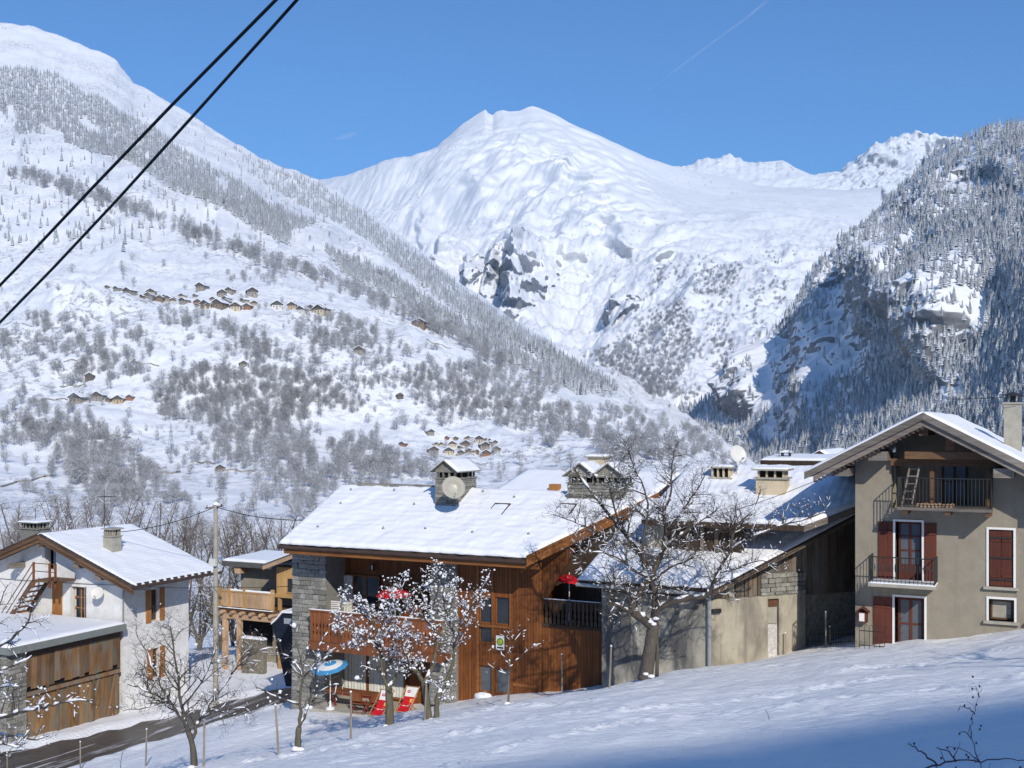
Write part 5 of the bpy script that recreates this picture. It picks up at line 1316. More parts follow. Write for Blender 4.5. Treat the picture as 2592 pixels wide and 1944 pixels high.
snow_sheet(o, [(p.x-.75,yr-.7,Zp(1516,1154,yr)),(p.x+.75,yr-.7,Zp(1516,1154,yr)),(p.x+.75,yr+.7,Zp(1516,1154,yr)),(p.x-.75,yr+.7,Zp(1516,1154,yr))], .12, M['snow_lump'], 10, 8, .02, .02)
t, y0, yr, z0, z1, x0, x1 = back_house('low house with dark eaves behind the barn chimneys', 1925, 2140, 1166, 1154, 62, 4.0, M['wood_pale'], 0.0)
MB().box(x0, x1, y0 - .05, y0 + .05, z0 - .4, z0 - .02).build('fascia', M['wood_dark'], t)
p = ony(1990, 1150, y0 + 1.5); o = MB().box(p.x-.28, p.x+.28, y0+1.2, y0+1.8, z0-.2, Zp(1990,1155,y0+1.5)).build('chimney', M['cream'], t)
for s0 in (-.24, .18): MB().box(p.x+s0, p.x+s0+.06, y0+1.25, y0+1.75, Zp(1990,1155,y0+1.5)+.001, Zp(1990,1145,y0+1.5)).build('vent_stone', M['iron'], o)
MB().prism([(p.x-.4,y0+1.1,Zp(1990,1145,y0+1.5)),(p.x+.4,y0+1.1,Zp(1990,1145,y0+1.5)),(p.x,y0+1.1,Zp(1990,1139,y0+1.5))], (0,.8,0)).build('cap', M['snow_lump'], o)
m = MB(); m.tube([(p.x-.3,y0+1,z0),(p.x-.3,y0+1,z0+1.9)], .02, 4); m.tube([(p.x+.3,y0+1,z0),(p.x+.35,y0+1,z0+2.1)], .02, 4); m.tube([(p.x-.5,y0+1,z0+1.7),(p.x-.1,y0+1,z0+1.7)], .012, 4); m.build('antenna', M['iron'], t)
gz = thing('house', 'small dark gable with snowy roof just left of the grey gabled roof', 'house', tuple(at(2072,1180,72)))
yy = at(2072,1150,72).y; A_, B_, C_ = ony(2030,1163,yy), ony(2074,1141,yy), ony(2112,1163,yy)
MB().prism([(A_.x,yy+.3,A_.z-6),(C_.x,yy+.3,C_.z-6),(C_.x,yy+.3,C_.z),(B_.x,yy+.3,B_.z-.2),(A_.x,yy+.3,A_.z)], (0,8,0)).build('wall', M['wood_dark'], gz)
q1, q2 = [(A_.x,yy,A_.z),(B_.x,yy,B_.z),(B_.x,yy+9,B_.z),(A_.x,yy+9,A_.z)], [(B_.x,yy,B_.z),(C_.x,yy,C_.z),(C_.x,yy+9,C_.z),(B_.x,yy+9,B_.z)]
r = MB(); slab(r, q1, .15); slab(r, q2, .15); rf = r.build('roof', M['wood_dark'], gz); snow_sheet(rf, q1, .12, M['snow'], 16, 12, .02, 0); snow_sheet(rf, q2, .12, M['snow'], 16, 12, .02, 0)
# ================================================================ things on the terrace, fence, poles, cables
TZ = -12.32
def long_table():
    y = 40.5; x0, x1 = Xp(832, y), Xp(953, y); z = TZ + .74
    t = thing('table', 'long red brown folding table on the chalet terrace', 'table', ((x0+x1)/2, y, TZ))
    MB().box(x0, x1, y - .35, y + .35, z - .05, z).build('table_top', M['wood_red'], t)
    MB().box(x0 + .1, x1 - .1, y - .3, y - .26, z - .16, z - .051).build('apron', M['red_frame'], t)
    for x in (x0 + .25, x1 - .25):
        for dy in (-.28, .28): MB().bar((x, y + dy, z - .05), (x + .12, y - dy * .2, TZ), .05, .04).build('leg', M['red_frame'], t)
long_table()
def chair(label, px, y, rz=0.0):
    x = Xp(px, y); t = thing('chair', label, 'chair', (x, y, TZ), 'folding chairs on the chalet terrace')
    R = Matrix.Rotation(rz, 3, 'Z'); P = lambda a, b, c_: tuple(R @ Vector((a, b, 0)) + Vector((x, y, TZ + c_)))
    for s in (-.24, .24):
        MB().bar(P(s, -.22, 0), P(s, .18, .52), .03, .03).build('leg', M['red_frame'], t); MB().bar(P(s, .22, 0), P(s, -.18, .52), .03, .03).build('leg', M['red_frame'], t)
        MB().bar(P(s, -.2, .44), P(s, -.32, .95), .03, .03).build('back_post', M['red_frame'], t)
    MB().hexa([P(-.25,-.22,.42),P(.25,-.22,.42),P(.25,.22,.42),P(-.25,.22,.42)], [P(-.25,-.22,.45),P(.25,-.22,.45),P(.25,.22,.45),P(-.25,.22,.45)]).build('seat', M['wood_red'], t)
    MB().hexa([P(-.24,-.26,.55),P(.24,-.26,.55),P(.24,-.24,.55),P(-.24,-.24,.55)], [P(-.24,-.34,.95),P(.24,-.34,.95),P(.24,-.32,.95),P(-.24,-.32,.95)]).build('backrest', M['wood_red'], t)
    MB().bar(P(-.24,-.2,.06), P(.24,-.2,.06), .02, .02).build('stretcher', M['red_frame'], t)
chair('red brown folding chair in front of the long terrace table', 910, 39.95, 0.1)
chair('red brown folding chair at the end of the table beside the deck chairs', 940, 40.0, 1.3)
def deck_chair(label, px, y):
    x = Xp(px, y); zb = max(TZ, float(ground_z(x, y)) - .05); t = thing('deck_chair', label, 'deck chair', (x, y, zb), 'red and white deck chairs on the terrace')
    w = .29; foot, head = Vector((0, -.45, .12)), Vector((0, .42, .98)); O = Vector((x, y, zb))
    for s in (-1, 1):
        MB().bar(O + Vector((s*(w+.03),-.62,.0)), O + Vector((s*(w+.03),.46,1.02)), .03, .045).build('side_rail', M['deck_wood'], t)
        MB().bar(O + Vector((s*(w-.02),.45,0)), O + Vector((s*(w-.02),-.35,.45)), .03, .04).build('prop', M['deck_wood'], t)
    for yy, zz in ((-.5,.13),(.44,1.0),(.42,.03)): MB().tube([O + Vector((-w-.04,yy,zz)), O + Vector((w+.04,yy,zz))], .018, 6).build('crossbar', M['deck_wood'], t)
    def sling(a0, a1, mat, nm, x0=-w, x1=w, lift=0.0):
        n = 8; mb = MB(); V = []
        for k in range(n + 1):
            f = a0 + (a1 - a0) * k / n; p = foot.lerp(head, f); sag = -.13 * math.sin(math.pi * f)
            for xx in (x0, x1): V.append(O + Vector((xx, p.y + .06 * math.sin(math.pi*f) - lift, p.z + sag + lift * .6)))
        mb.add(V, [(2*i, 2*i+1, 2*i+3, 2*i+2) for i in range(n)]); return mb.build(nm, mat, t, True)
    sling(0, .70, M['red'], 'red_cloth'); hd = sling(.70, 1, M['white_fabric'], 'white_cloth')
    # printed marks: red oval with a light swirl, a yellow figure, two white words
    def mark(u, f, su, sf, mat, nm, lift): 
        mb = MB(); V = []; n = 14
        for k in range(n):
            an = 2*math.pi*k/n; ff = f + sf*math.sin(an); p = foot.lerp(head, ff); sag = -.13*math.sin(math.pi*ff)
            V.append(O + Vector((u + su*math.cos(an), p.y + .06*math.sin(math.pi*ff) - lift, p.z + sag + lift*.6)))
        mb.add(V, [tuple(range(n))]); mb.build(nm, mat, t)
    mark(-.12, .86, .09, .045, M['red'], 'printed_oval', .006); mark(-.11, .862, .055, .012, M['white_fabric'], 'printed_swirl', .010)
    mark(.11, .60, .085, .03, M['yellow'], 'printed_star', .006); mark(.13, .52, .10, .02, M['yellow'], 'printed_band', .006); mark(.09, .56, .03, .06, M['yellow'], 'printed_figure', .008)
    mark(-.12, .33, .08, .018, M['white_fabric'], 'printed_word', .006); mark(.10, .33, .11, .018, M['white_fabric'], 'printed_word', .006)
deck_chair('red and white deck chair nearer the terrace table', 967, 39.75)
deck_chair('red and white deck chair farther right against the wooden wall', 1032, 40.55)
def parasol(label, c, zt, R, ribs, m1, m2, tilt=(0, 0), base=None, drop=.35, group=None):
    t = thing('parasol', label, 'parasol', (c[0], c[1], base if base is not None else zt - 2), group)
    n = ribs; mbs = [MB(), MB()]; top = Vector((c[0], c[1], zt))
    for k in range(n):
        a0, a1 = 2*math.pi*k/n, 2*math.pi*(k+1)/n; rings = []
        for f in (0.02, .35, .7, 1.0):
            rings.append([top + Vector((R*f*math.cos(a), R*f*math.sin(a)*1.0, -drop*f**1.5 + tilt[0]*R*f*math.cos(a) + tilt[1]*R*f*math.sin(a))) for a in (a0, a1)])
        for i in range(3):
            mb = mbs[(i if m2 and ribs > 9 else k) % 2]; mb.add([rings[i][0], rings[i][1], rings[i+1][1], rings[i+1][0]], [(0,1,2,3)])
        MB().tube([top + Vector((0,0,-.03)), rings[-1][0] + Vector((0,0,-.02))], .008, 4).build('rib', M['zinc'], t)
    o = mbs[0].build('canopy', m1, t); 
    if mbs[1].v: mbs[1].build('canopy_stripe', m2, t)
    MB().tube([(c[0],c[1],zt+.08), (c[0],c[1],(base if base is not None else zt-2)+.1)], .02, 8).build('pole', M['white_paint'], t)
    MB().lathe([(.20,0),(.19,.06),(.06,.12),(.04,.35),(.03,.36)], (c[0],c[1],base if base is not None else zt-2), 14).build('foot', M['white_paint'], t)
p = ony(836, 1680, 39.9); parasol('blue and white striped parasol low over the chalet terrace', (p.x, 39.9), p.z + .06, .78, 12, M['blue_fabric'], M['white_fabric'], (.05,.26), TZ, .22)
p = ony(1000, 1487, 41.2); parasol('red parasol open on the long chalet balcony', (p.x, 41.2), p.z + .05, .85, 8, M['red'], M['red'], (0,.1), -9.55, .35)
p = ony(1441, 1455, 41.6); parasol('red parasol on the small loggia at the right end of the chalet', (p.x, 41.6), p.z + .02, .65, 8, M['red'], M['red'], (-.1,-.1), -7.98, .32)
p = ony(842, 1525, 41.0); t = thing('chair', 'white slatted chair standing on the chalet balcony', 'chair', (p.x, 41.0, -9.55))
for s in (-.2, .2):
    MB().bar((p.x+s,41.2,-9.55),(p.x+s,41.25,-7.85), .04, .03).build('back_post', M['white_paint'], t); MB().bar((p.x+s,40.8,-9.55),(p.x+s,40.8,-9.1), .04, .03).build('leg', M['white_paint'], t)
for k in range(5): MB().box(p.x-.22,p.x+.22,41.18,41.2,-8.25+.09*k,-8.19+.09*k).build('slat', M['white_paint'], t)
MB().box(p.x-.22,p.x+.22,40.78,41.2,-9.12,-9.09).build('seat', M['white_paint'], t)
# snow-capped round lumps
for px, py, rr, lab in ((1238,1757,.62,'round snow capped bush mound in front of the wooden chalet'), (2452,1592,.62,'low snow covered mound before the grey gabled house')):
    q = hit(px, py + 6); mb = MB(); n = 18
    mb.lathe([(rr*1.08, -.1), (rr*1.05, .06), (rr, .13), (rr*.8, .20), (rr*.45, .26), (.01, .28)], (q.x, q.y, q.z + .06), n)
    t = thing('snow_mound', lab, 'mound', tuple(q)); mb.build('snow_cap', M['snow_lump'], t, True)
    MB().lathe([(rr*.97,-.3),(rr,.02),(.01,.03)], (q.x,q.y,q.z+.04), n).build('rim', M['wood_dark'], t)
# fence posts across the field
POSTS = [((18,1905),(18,1960)),((203,1878),(203,1950)),((371,1846),(368,1944)),((517,1823),(515,1946)),((697,1785),(706,1912)),((888,1752),(888,1873)),((1079,1728),(1073,1832)),((1290,1672),(1284,1784)),((1422,1657),(1422,1762)),((1547,1636),(1541,1746)),
         ((1952,1562),(1951,1663)),((1988,1603),(1987,1658)),((2090,1550),(2090,1643)),((2101,1586),(2101,1638))]
PL = ['at the far lower corner of the field beside the snowy branches','in front of the plank shed by the road','between the shed and the forked orchard tree','just right of the forked orchard tree','leaning between two orchard trees above the road','standing before the folding chairs','beside the twin trunked snowy tree','tied to the small sapling','in front of the wooden loggia wall','close to the thick tree before the concrete wall','before the white barn door','short, right of the white barn door','tall, before the dark alley','short, beside the tall alley post']
for ((tx, ty), (bx, by)), lab in zip(POSTS, PL):
    b0 = hit(bx, by); d = -b0.x * SA + b0.y * CA
    top = at(tx, ty, d); rr = .032
    b0 = Vector((b0.x, b0.y, b0.z - .25))
    m = MB().tube([b0, b0.lerp(top, .5) + Vector((.01,0,0)), top], [rr*1.05, rr, rr*.9], 7)
    t = thing('fence_post', 'weathered wooden fence post ' + lab, 'post', tuple(b0), 'fence posts across the field'); m.build('stake', M['post'], t)
    MB().lathe([(.034,0),(.036,.02),(.01,.045)], tuple(top), 7).build('snow_cap', M['snow_lump'], t)
g0 = hit(2387, 1603); t = thing('wire_fence', 'thin green wire fence in front of the grey gabled house', 'fence', tuple(g0))
MB().tube([g0, g0 + Vector((0,0,.75))], .02, 5).build('post', simple('green_post', (.04,.10,.06), .5, .1), t)
e0 = at(2640, 1535, 35.0); a0 = at(2255, 1570, 37.2)
for k, dz in enumerate((0, -.25, -.5)): MB().tube([a0 + Vector((0,0,dz)), g0 + Vector((0,0,.74+dz)), e0 + Vector((0,0,dz))], .005, 4).build('wire', M['iron'], t)
# utility pole and lines
pb = at(546, 1660, 62.0); pt = at(546, 1278, 62.0); gz_ = float(ground_z(pb.x, pb.y))
up = thing('utility_pole', 'tall grey concrete utility pole between white house and chalet', 'pole', (pb.x, pb.y, gz_))
m = MB(); m.tube([(pb.x,pb.y,gz_-.3),(pb.x,pb.y,pt.z)], [.17,.12], 8); m.build('shaft', M['concrete'], up)
MB().bar((pb.x-.75,pb.y,pt.z-.22),(pb.x+.5,pb.y,pt.z-.05), .07, .09).build('crossarm', M['wood_grey'], up)
for dx in (-.6, .0, .42): MB().lathe([(.05,0),(.07,.05),(.04,.12),(.01,.15)], (pb.x+dx,pb.y,pt.z-.12+.1*dx), 8).build('insulator', M['iron'], up)
MB().lathe([(.17,0),(.16,.08),(.08,.16),(.01,.18)], (pb.x,pb.y,pt.z), 9).build('snow_cap', M['snow_lump'], up)
snow = MB().tube([(pb.x-.7,pb.y,pt.z-.13),(pb.x+.3,pb.y,pt.z+.03)], [.05,.07], 6); snow.build('arm_snow', M['snow_lump'], up)
m = MB().box(pb.x-.22, pb.x+.22, pb.y-.3, pb.y-.16, pt.z-3.4, pt.z-3.0); m.build('junction_box', M['dish_white'], up)
def sag(a, b, s, n=14): return [Vector(a).lerp(Vector(b), k/n) - Vector((0,0,s*4*(k/n)*(1-k/n))) for k in range(n+1)]
def line(label, a, b, s, r): tag(MB().tube(sag(a, b, s), r, 5).build('overhead_wire', M['cable'], None, False, tuple(Vector(a))), label, 'wire')
P0 = Vector((pb.x, pb.y, pt.z - .1))
line('overhead wire from the pole top to the wooden chalet roof', P0, at(800,1316,53), .25, .022)
line('overhead wire from the pole top over the white house', P0, at(262,1348,66), .35, .022)
line('cable from the pole middle to the stone pillar of the chalet', Vector((pb.x,pb.y-.2,Zp(546,1484,pb.y))), ony(812,1478,PY-.12), .10, .016)
line('cable from the pole middle to the white house gable', Vector((pb.x,pb.y-.2,Zp(546,1486,pb.y))), ony(300,1480,WY-.05), .08, .016)
line('cable strung along the front of the white house', ony(330,1482,WY-.05), ony(-30,1462,WY-.05), .06, .014)
line('thin wire sloping from the barn roof to the grey gabled house', at(1745,1322,40.5), at(2075,1212,37.6), .12, .010)
line('loose wire to the chimney of the grey gabled house', at(2395,1010,39.5), at(2600,1001,38.5), .04, .012)
def cable(label, pts, r): tag(MB().tube([at(*q) for q in pts], r, 10).build('power_cable', M['cable'], None, True, tuple(at(*pts[0]))), label, 'cable')
cable('upper thick black power cable slanting across the sky', [(-160,884,9.5),(0,722,9.0),(43,678,8.87),(240,469,8.3),(439,262,7.75),(702,-4,7.0),(860,-165,6.6)], .0115)
cable('lower thick black power cable slanting across the sky', [(-160,975,9.5),(0,816,9.0),(136,677,8.6),(300,502,8.2),(488,294,7.7),(755,-4,7.0),(900,-165,6.65)], .0108)
# faint contrail and a wisp of cloud
def vapour(name, label, pts, r, al):
    t = NT(name); n = t.noise(t.pos(), .0016, 5, .7)
    f = t.n('ShaderNodeBsdfTransparent'); d = t.n('ShaderNodeBsdfDiffuse'); d.inputs[0].default_value = (.9,.9,.92,1); mx = t.n('ShaderNodeMixShader')
    lw = t.n('ShaderNodeLayerWeight'); lw.inputs[0].default_value = .5
    fac = t.math('MULTIPLY', t.ramp(n, [(.35, grey(0)), (.75, grey(al))]), t.math('SUBTRACT', 1.0, lw.outputs['Facing']), True)
    t.l(fac, mx.inputs[0]); t.l(f.outputs[0], mx.inputs[1]); t.l(d.outputs[0], mx.inputs[2]); t.l(mx.outputs[0], t.t.nodes['Material Output'].inputs[0])
    o = MB().tube([at(*q) for q in pts], r, 10).build(name, t.m, None, True); tag(o, label, kind='stuff'); return o
vapour('contrail_cloud', 'faint thin contrail high in the blue sky', [(1960,-14,24000),(1890,45,24200),(1800,110,24500),(1700,185,24800),(1600,258,25100)], [38,36,30,20,6], .13)
vapour('cloud_wisp', 'tiny pale wisp of cloud left of the white peak', [(838,352,22000),(866,348,22000),(890,342,22000),(912,336,22000)], [8,60,75,10], .16)
# ================================================================ bare trees near by
class Tree:
    def __init__(self, seed): self.r = random.Random(seed); self.w = MB(); self.b = MB(); self.s = MB(); self.seg = []
    def curve(self, pts, k=4):
        P = [Vector(p) for p in pts]; P = [P[0]*2-P[1]] + P + [P[-1]*2-P[-2]]; out = []
        for i in range(1, len(P)-2):
            a, b, c, d = P[i-1:i+3]
            for j in range(k):
                t = j/k; out.append(((b*2) + (c-a)*t + (a*2-b*5+c*4-d)*t*t + (b*3-a-c*3+d)*t**3) * .5)
        return out + [P[-2]]
    def limb(self, pts, r0, r1, trunk=False, snow=0.5, k=4, wob=0.0):
        C = self.curve(pts, k); n = len(C)
        C = [c + Vector((self.r.gauss(0,wob), self.r.gauss(0,wob), self.r.gauss(0,wob))) if 0 < i < n-1 else c for i, c in enumerate(C)]
        R = [r0 + (r1-r0) * (i/(n-1))**.8 for i in range(n)]
        R = [q * self.r.uniform(.92, 1.1) for q in R]
        (self.w if trunk else self.b).tube(C, R, 9 if r0 > .1 else (6 if r0 > .03 else 4), True)
        self.seg.append((C, R)); self.lay(C, R, snow); return C, R
    def lay(self, C, R, p, extra=0.012):            # snow lying along the upper side
        i = 0
        while i < len(C) - 1:
            if self.r.random() < p and abs((C[i+1]-C[i]).normalized().z) < .86:
                m = min(len(C) - 1, i + self.r.randint(1, 3)); pts, rad = [], []
                for j in range(i, m + 1):
                    up = R[j] * .75 + extra * .5; pts.append(C[j] + Vector((0, 0, up)))
                    rad.append((R[j] * .78 + extra) * (self.r.uniform(.8, 1.25) if i < j < m else .45))
                if len(pts) == 2: pts.insert(1, pts[0].lerp(pts[1], .5) + Vector((0,0,extra))); rad.insert(1, R[i]*.8 + extra*1.3)
                self.s.tube(pts, rad, 6, True); i = m
            i += 1
    def lump(self, p, q):
        r = self.r; v = []; n = 6
        prof = [(.25,-.55),(.85,-.35),(1,.1),(.7,.55),(.05,.75)]
        sx_, sy_ = q * r.uniform(.8, 1.5), q * r.uniform(.7, 1.2); b = len(self.s.v)
        for a, h in prof:
            for j in range(n):
                an = 2*math.pi*j/n; u = r.uniform(.82, 1.15); self.s.v.append((p.x + sx_*a*u*math.cos(an), p.y + sy_*a*u*math.sin(an), p.z + q*h*.9))
        for i in range(len(prof)-1):
            for j in range(n): a0 = b+i*n+j; a1 = b+i*n+(j+1) % n; self.s.f.append((a0, a1, a1+n, a0+n)); self.s.m.append(0)
    def grow(self, C, R, lvl, dens, length, start=.25, up=.35, spread=.75, snow=.3, lump=0.0, lsize=.06, cone=None, minr=.0035):
        """side shoots along a limb, then their own shoots"""
        r = self.r; L = sum((C[i+1]-C[i]).length for i in range(len(C)-1)); n = max(1, int(L * dens * (1-start) + r.random()))
        for _ in range(n):
            f = start + (1-start) * r.random()**.85; x = f * (len(C)-1); i = min(int(x), len(C)-2); p = C[i].lerp(C[i+1], x-i); rr = R[i]
            tan = (C[i+1]-C[i]).normalized(); rd = Vector((r.gauss(0,1), r.gauss(0,1), r.gauss(0,1))); side = (rd - tan*rd.dot(tan)).normalized()
            d = (tan*(1-spread) + side*spread + Vector((0,0,up))).normalized(); ln = length * r.uniform(.45, 1.15) * (1.15-.6*f)
            r0 = max(minr, min(rr*.62, .011 + ln*.012)); k = 5 if lvl > 1 else 4; pts = [p]; q = p.copy(); dd = d.copy()
            for j in range(k):
                dd = (dd + Vector((r.gauss(0,.20), r.gauss(0,.20), r.gauss(0,.16)+.05*up))).normalized(); q = q + dd*(ln/k); pts.append(q.copy())
            rad = [r0*(1-.75*j/k) for j in range(k+1)]
            self.b.tube(pts, rad, 4 if r0 > .012 else 3, False)
            if snow: self.lay(pts, rad, snow * (.35 if lvl == 1 else 1), .0055 if lvl == 1 else .008)
            if lump and r.random() < lump:             # a cushion of snow caught along the shoot
                j = r.randint(1, k-1); a, b = pts[j], pts[j+1]; q_ = lsize * (r.uniform(.4, .8) if r.random() < .7 else r.uniform(.8, 1.35)); o_ = Vector((0,0,q_*.55))
                if r.random() < .25: b = a + (b-a).normalized() * q_ * 1.8
                self.s.tube([a+o_*.6, a.lerp(b,.35)+o_*1.15, a.lerp(b,.7)+o_, b+o_*.5], [q_*.45, q_*r.uniform(.8,1.1), q_*r.uniform(.65,.95), q_*.3], 6, True)
            if lvl > 1: self.grow(pts, rad, lvl-1, dens*1.25, length*.48, .15, up*.8, .78, snow*.7, lump, lsize, None, minr)
    def finish(self, name, label, base, barkm, group=None, twigm=None, cat='tree'):
        t = thing(name, label, cat, base, group)
        if self.w.v: self.w.build('trunk', barkm, t, True)
        if self.b.v: self.b.build('crown', twigm or M['twig'], t, True)
        if self.s.v: tag(self.s.build('snow', M['snow_lump'], t, True), kind='stuff')
        return t
def pxs(pts, d): return [at(a, b, d + (q[0] if q else 0)) for a, b, *q in pts]

# the thick old tree in front of the concrete wall
T = Tree(5); d = 37.4
g_ = at(1640, 1706, d); g_.z = float(ground_z(g_.x, g_.y))
trunk = pxs([(1632,1722),(1638,1690),(1646,1640),(1652,1600),(1655,1580)], d); T.limb(trunk, .26, .19, True, 0)
limbs = [([(1655,1588),(1625,1566,-.1),(1600,1546,-.2),(1608,1515,-.2),(1622,1496,-.2),(1636,1470,-.1),(1632,1432,0),(1618,1398,.2),(1580,1349,.4),(1526,1282,.7),(1485,1230,.9),(1455,1190,1.0)], .17, .03),
  ([(1602,1548,-.2),(1586,1545,-.4),(1564,1532,-.7),(1541,1523,-.9),(1545,1500,-1.0),(1552,1475,-1.0),(1553,1440,-1.1)], .085, .02),
  ([(1656,1588),(1657,1548),(1659,1507),(1650,1470,.1),(1664,1424,.2),(1684,1387,.4),(1719,1358,.6),(1763,1326,.9),(1815,1290,1.2)], .15, .025),
  ([(1660,1440,.2),(1676,1400,.3),(1684,1349,.4),(1681,1302,.4),(1697,1254,.5),(1700,1207,.5),(1706,1148,.6),(1722,1112,.6)], .085, .015),
  ([(1657,1560),(1666,1542,-.2),(1706,1523,-.5),(1754,1514,-.8),(1782,1510,-1.0),(1801,1491,-1.1),(1820,1444,-1.2),(1849,1396,-1.3),(1900,1362,-1.4),(1965,1335,-1.5),(2030,1317,-1.6),(2090,1296,-1.7)], .12, .018),
  ([(1652,1472,.1),(1680,1448,-.3),(1706,1431,-.5),(1754,1409,-.8),(1764,1365,-.9),(1770,1320,-1)], .055, .014),
  ([(1634,1440,0),(1627,1400,-.3),(1630,1350,-.4),(1640,1290,-.5),(1628,1230,-.5),(1600,1170,-.4),(1585,1120,-.4)], .07, .012),
  ([(1620,1398,.1),(1570,1370,-.6),(1510,1345,-1.0),(1450,1318,-1.3),(1395,1302,-1.5)], .05, .010),
  ([(1590,1360,.3),(1560,1300,.1),(1545,1230,.1),(1560,1160,.2)], .05, .010),
  ([(1640,1462,-.1),(1600,1440,-.8),(1560,1410,-1.4),(1500,1398,-1.8),(1440,1410,-2.0)], .05, .010),
  ([(1849,1396,-1.3),(1860,1340,-1.2),(1905,1290,-1.2),(1925,1240,-1.2)], .05, .010),
  ([(1815,1450,-1.2),(1860,1440,-1.5),(1920,1420,-1.8),(1965,1430,-2.0)], .04, .010),
  ([(1684,1349,.4),(1730,1290,.8),(1770,1230,1.0),(1800,1180,1.0)], .05, .010)]
for k, (pts, r0, r1) in enumerate(limbs):
    C, R = T.limb(pxs(pts, d), r0, r1, False, .72 if k < 6 else .4, 4, .012)
    T.grow(C, R, 3, 7.6, 1.35, .15 if k != 4 else .36, .30, .75, .16, .014, .036, None, .0042)
T.limb(pxs([(1663,1712,-.1),(1664,1640,-.1),(1662,1602,-.05)], d), .07, .045, True, 0)
for q in ((1655,1580),(1646,1574),(1660,1566),(1634,1706),(1648,1712)): T.lump(at(q[0], q[1], d-.2), .10)
T.finish('walnut_tree', 'thick gnarled old bare tree with snowy forks before the concrete wall', tuple(g_), M['bark'])

def small_tree(seed, base_px, name, label, trunk_px, limbs, grow, d=None, barkm='bark_green', r=.11, snow=.5, lumps=(.25,.07), group=None):
    T = Tree(seed); g_ = hit(*base_px); d = d or (-g_.x*SA + g_.y*CA)
    tp = pxs(trunk_px, d); tp[0] = tp[0] - Vector((0,0,.25)); T.limb(tp, r, r*.75, True, 0)
    for pts, r0, r1 in limbs:
        C, R = T.limb(pxs(pts, d), r0, r1, r0 > .05, snow, 4, .015)
        T.grow(C, R, *grow, lump=lumps[0], lsize=lumps[1])
    T.lump(at(base_px[0]-6, base_px[1]-2, d-.12), .12); T.lump(at(base_px[0]+8, base_px[1]-1, d-.12), .10)
    return T.finish(name, label, tuple(g_), M[barkm], group)
OG = 'orchard trees on the snowy field'
small_tree(11, (491,1946), 'orchard_tree', 'wide forked orchard tree before the road, little snow on its twigs', [(494,1960),(490,1910),(485,1878),(474,1845)],
  [([(478,1850),(464,1827,-.2),(435,1785,-.5),(400,1762,-.8),(360,1745,-1.1),(322,1732,-1.3)], .06, .012), ([(472,1842),(460,1790,.1),(452,1731,.2),(443,1660,.2),(432,1600,.3),(428,1560,.3)], .06, .010),
   ([(488,1870),(498,1836,.2),(523,1794,.4),(560,1745,.6),(600,1690,.7),(640,1655,.8),(690,1640,.9)], .055, .010), ([(505,1822,.2),(540,1800,-.4),(590,1795,-.8),(650,1790,-1.0)], .03, .008),
   ([(460,1790,0),(500,1740,-.5),(530,1690,-.8),(545,1640,-1.0)], .035, .008), ([(440,1790,-.4),(400,1720,-.3),(370,1650,-.2),(345,1600,-.2)], .035, .008), ([(425,1775,-.6),(370,1790,-1.2),(310,1800,-1.6)], .025, .007)],
  (3, 7.6, 1.15, .10, .30, .75, .07), r=.10, snow=.35, lumps=(.018,.045), group=OG, barkm='bark')
small_tree(12, (753,1898), 'orchard_tree', 'thin two stemmed orchard tree in front of the stone pillar', [(755,1905),(754,1870),(757,1840)],
  [([(757,1842),(760,1800),(761,1752),(768,1710,-.1),(758,1660,-.2),(745,1610,-.2)], .06, .010), ([(760,1835),(775,1800,.2),(787,1765,.3),(797,1715,.4),(800,1650,.4),(830,1600,.5)], .05, .010),
   ([(755,1782,-.1),(700,1765,-.6),(648,1740,-1.0)], .035, .012), ([(790,1775,.3),(820,1745,.1),(870,1725,-.1)], .028, .008), ([(768,1712),(800,1680,-.4),(850,1640,-.7)], .028, .008), ([(762,1700),(730,1660,.4),(700,1655,.8)], .028, .008)],
  (3, 5.4, .9, .2, .30, .75, .15), r=.10, snow=.6, lumps=(.05,.06), group=OG)
small_tree(13, (983,1842), 'orchard_tree', 'dense snow clumped orchard tree before the deck chairs', [(986,1850),(986,1800),(984,1750),(984,1738)],
  [([(984,1742),(968,1710,-.1),(965,1660,-.1),(960,1620,-.1),(945,1575,-.2),(920,1540,-.2)], .065, .015), ([(986,1740),(1003,1712,.1),(1012,1690,.1),(1030,1672,.2),(1040,1640,.2),(1035,1590,.1)], .06, .013), ([(966,1650),(920,1610,-.4),(880,1585,-.6),(850,1570,-.8)], .035, .010),
   ([(962,1620),(975,1570,.3),(985,1520,.4),(1000,1490,.4)], .035, .010), ([(950,1580),(905,1545,.2),(878,1510,.3)], .03, .010), ([(966,1645),(935,1620,.5),(890,1620,.7)], .03, .010), ([(985,1690),(995,1640,-.3),(985,1585,-.5),(1000,1540,-.6)], .03, .010)],
  (3, 13, .72, .18, .25, .78, .18), r=.14, snow=.6, lumps=(.18,.046), group=OG)
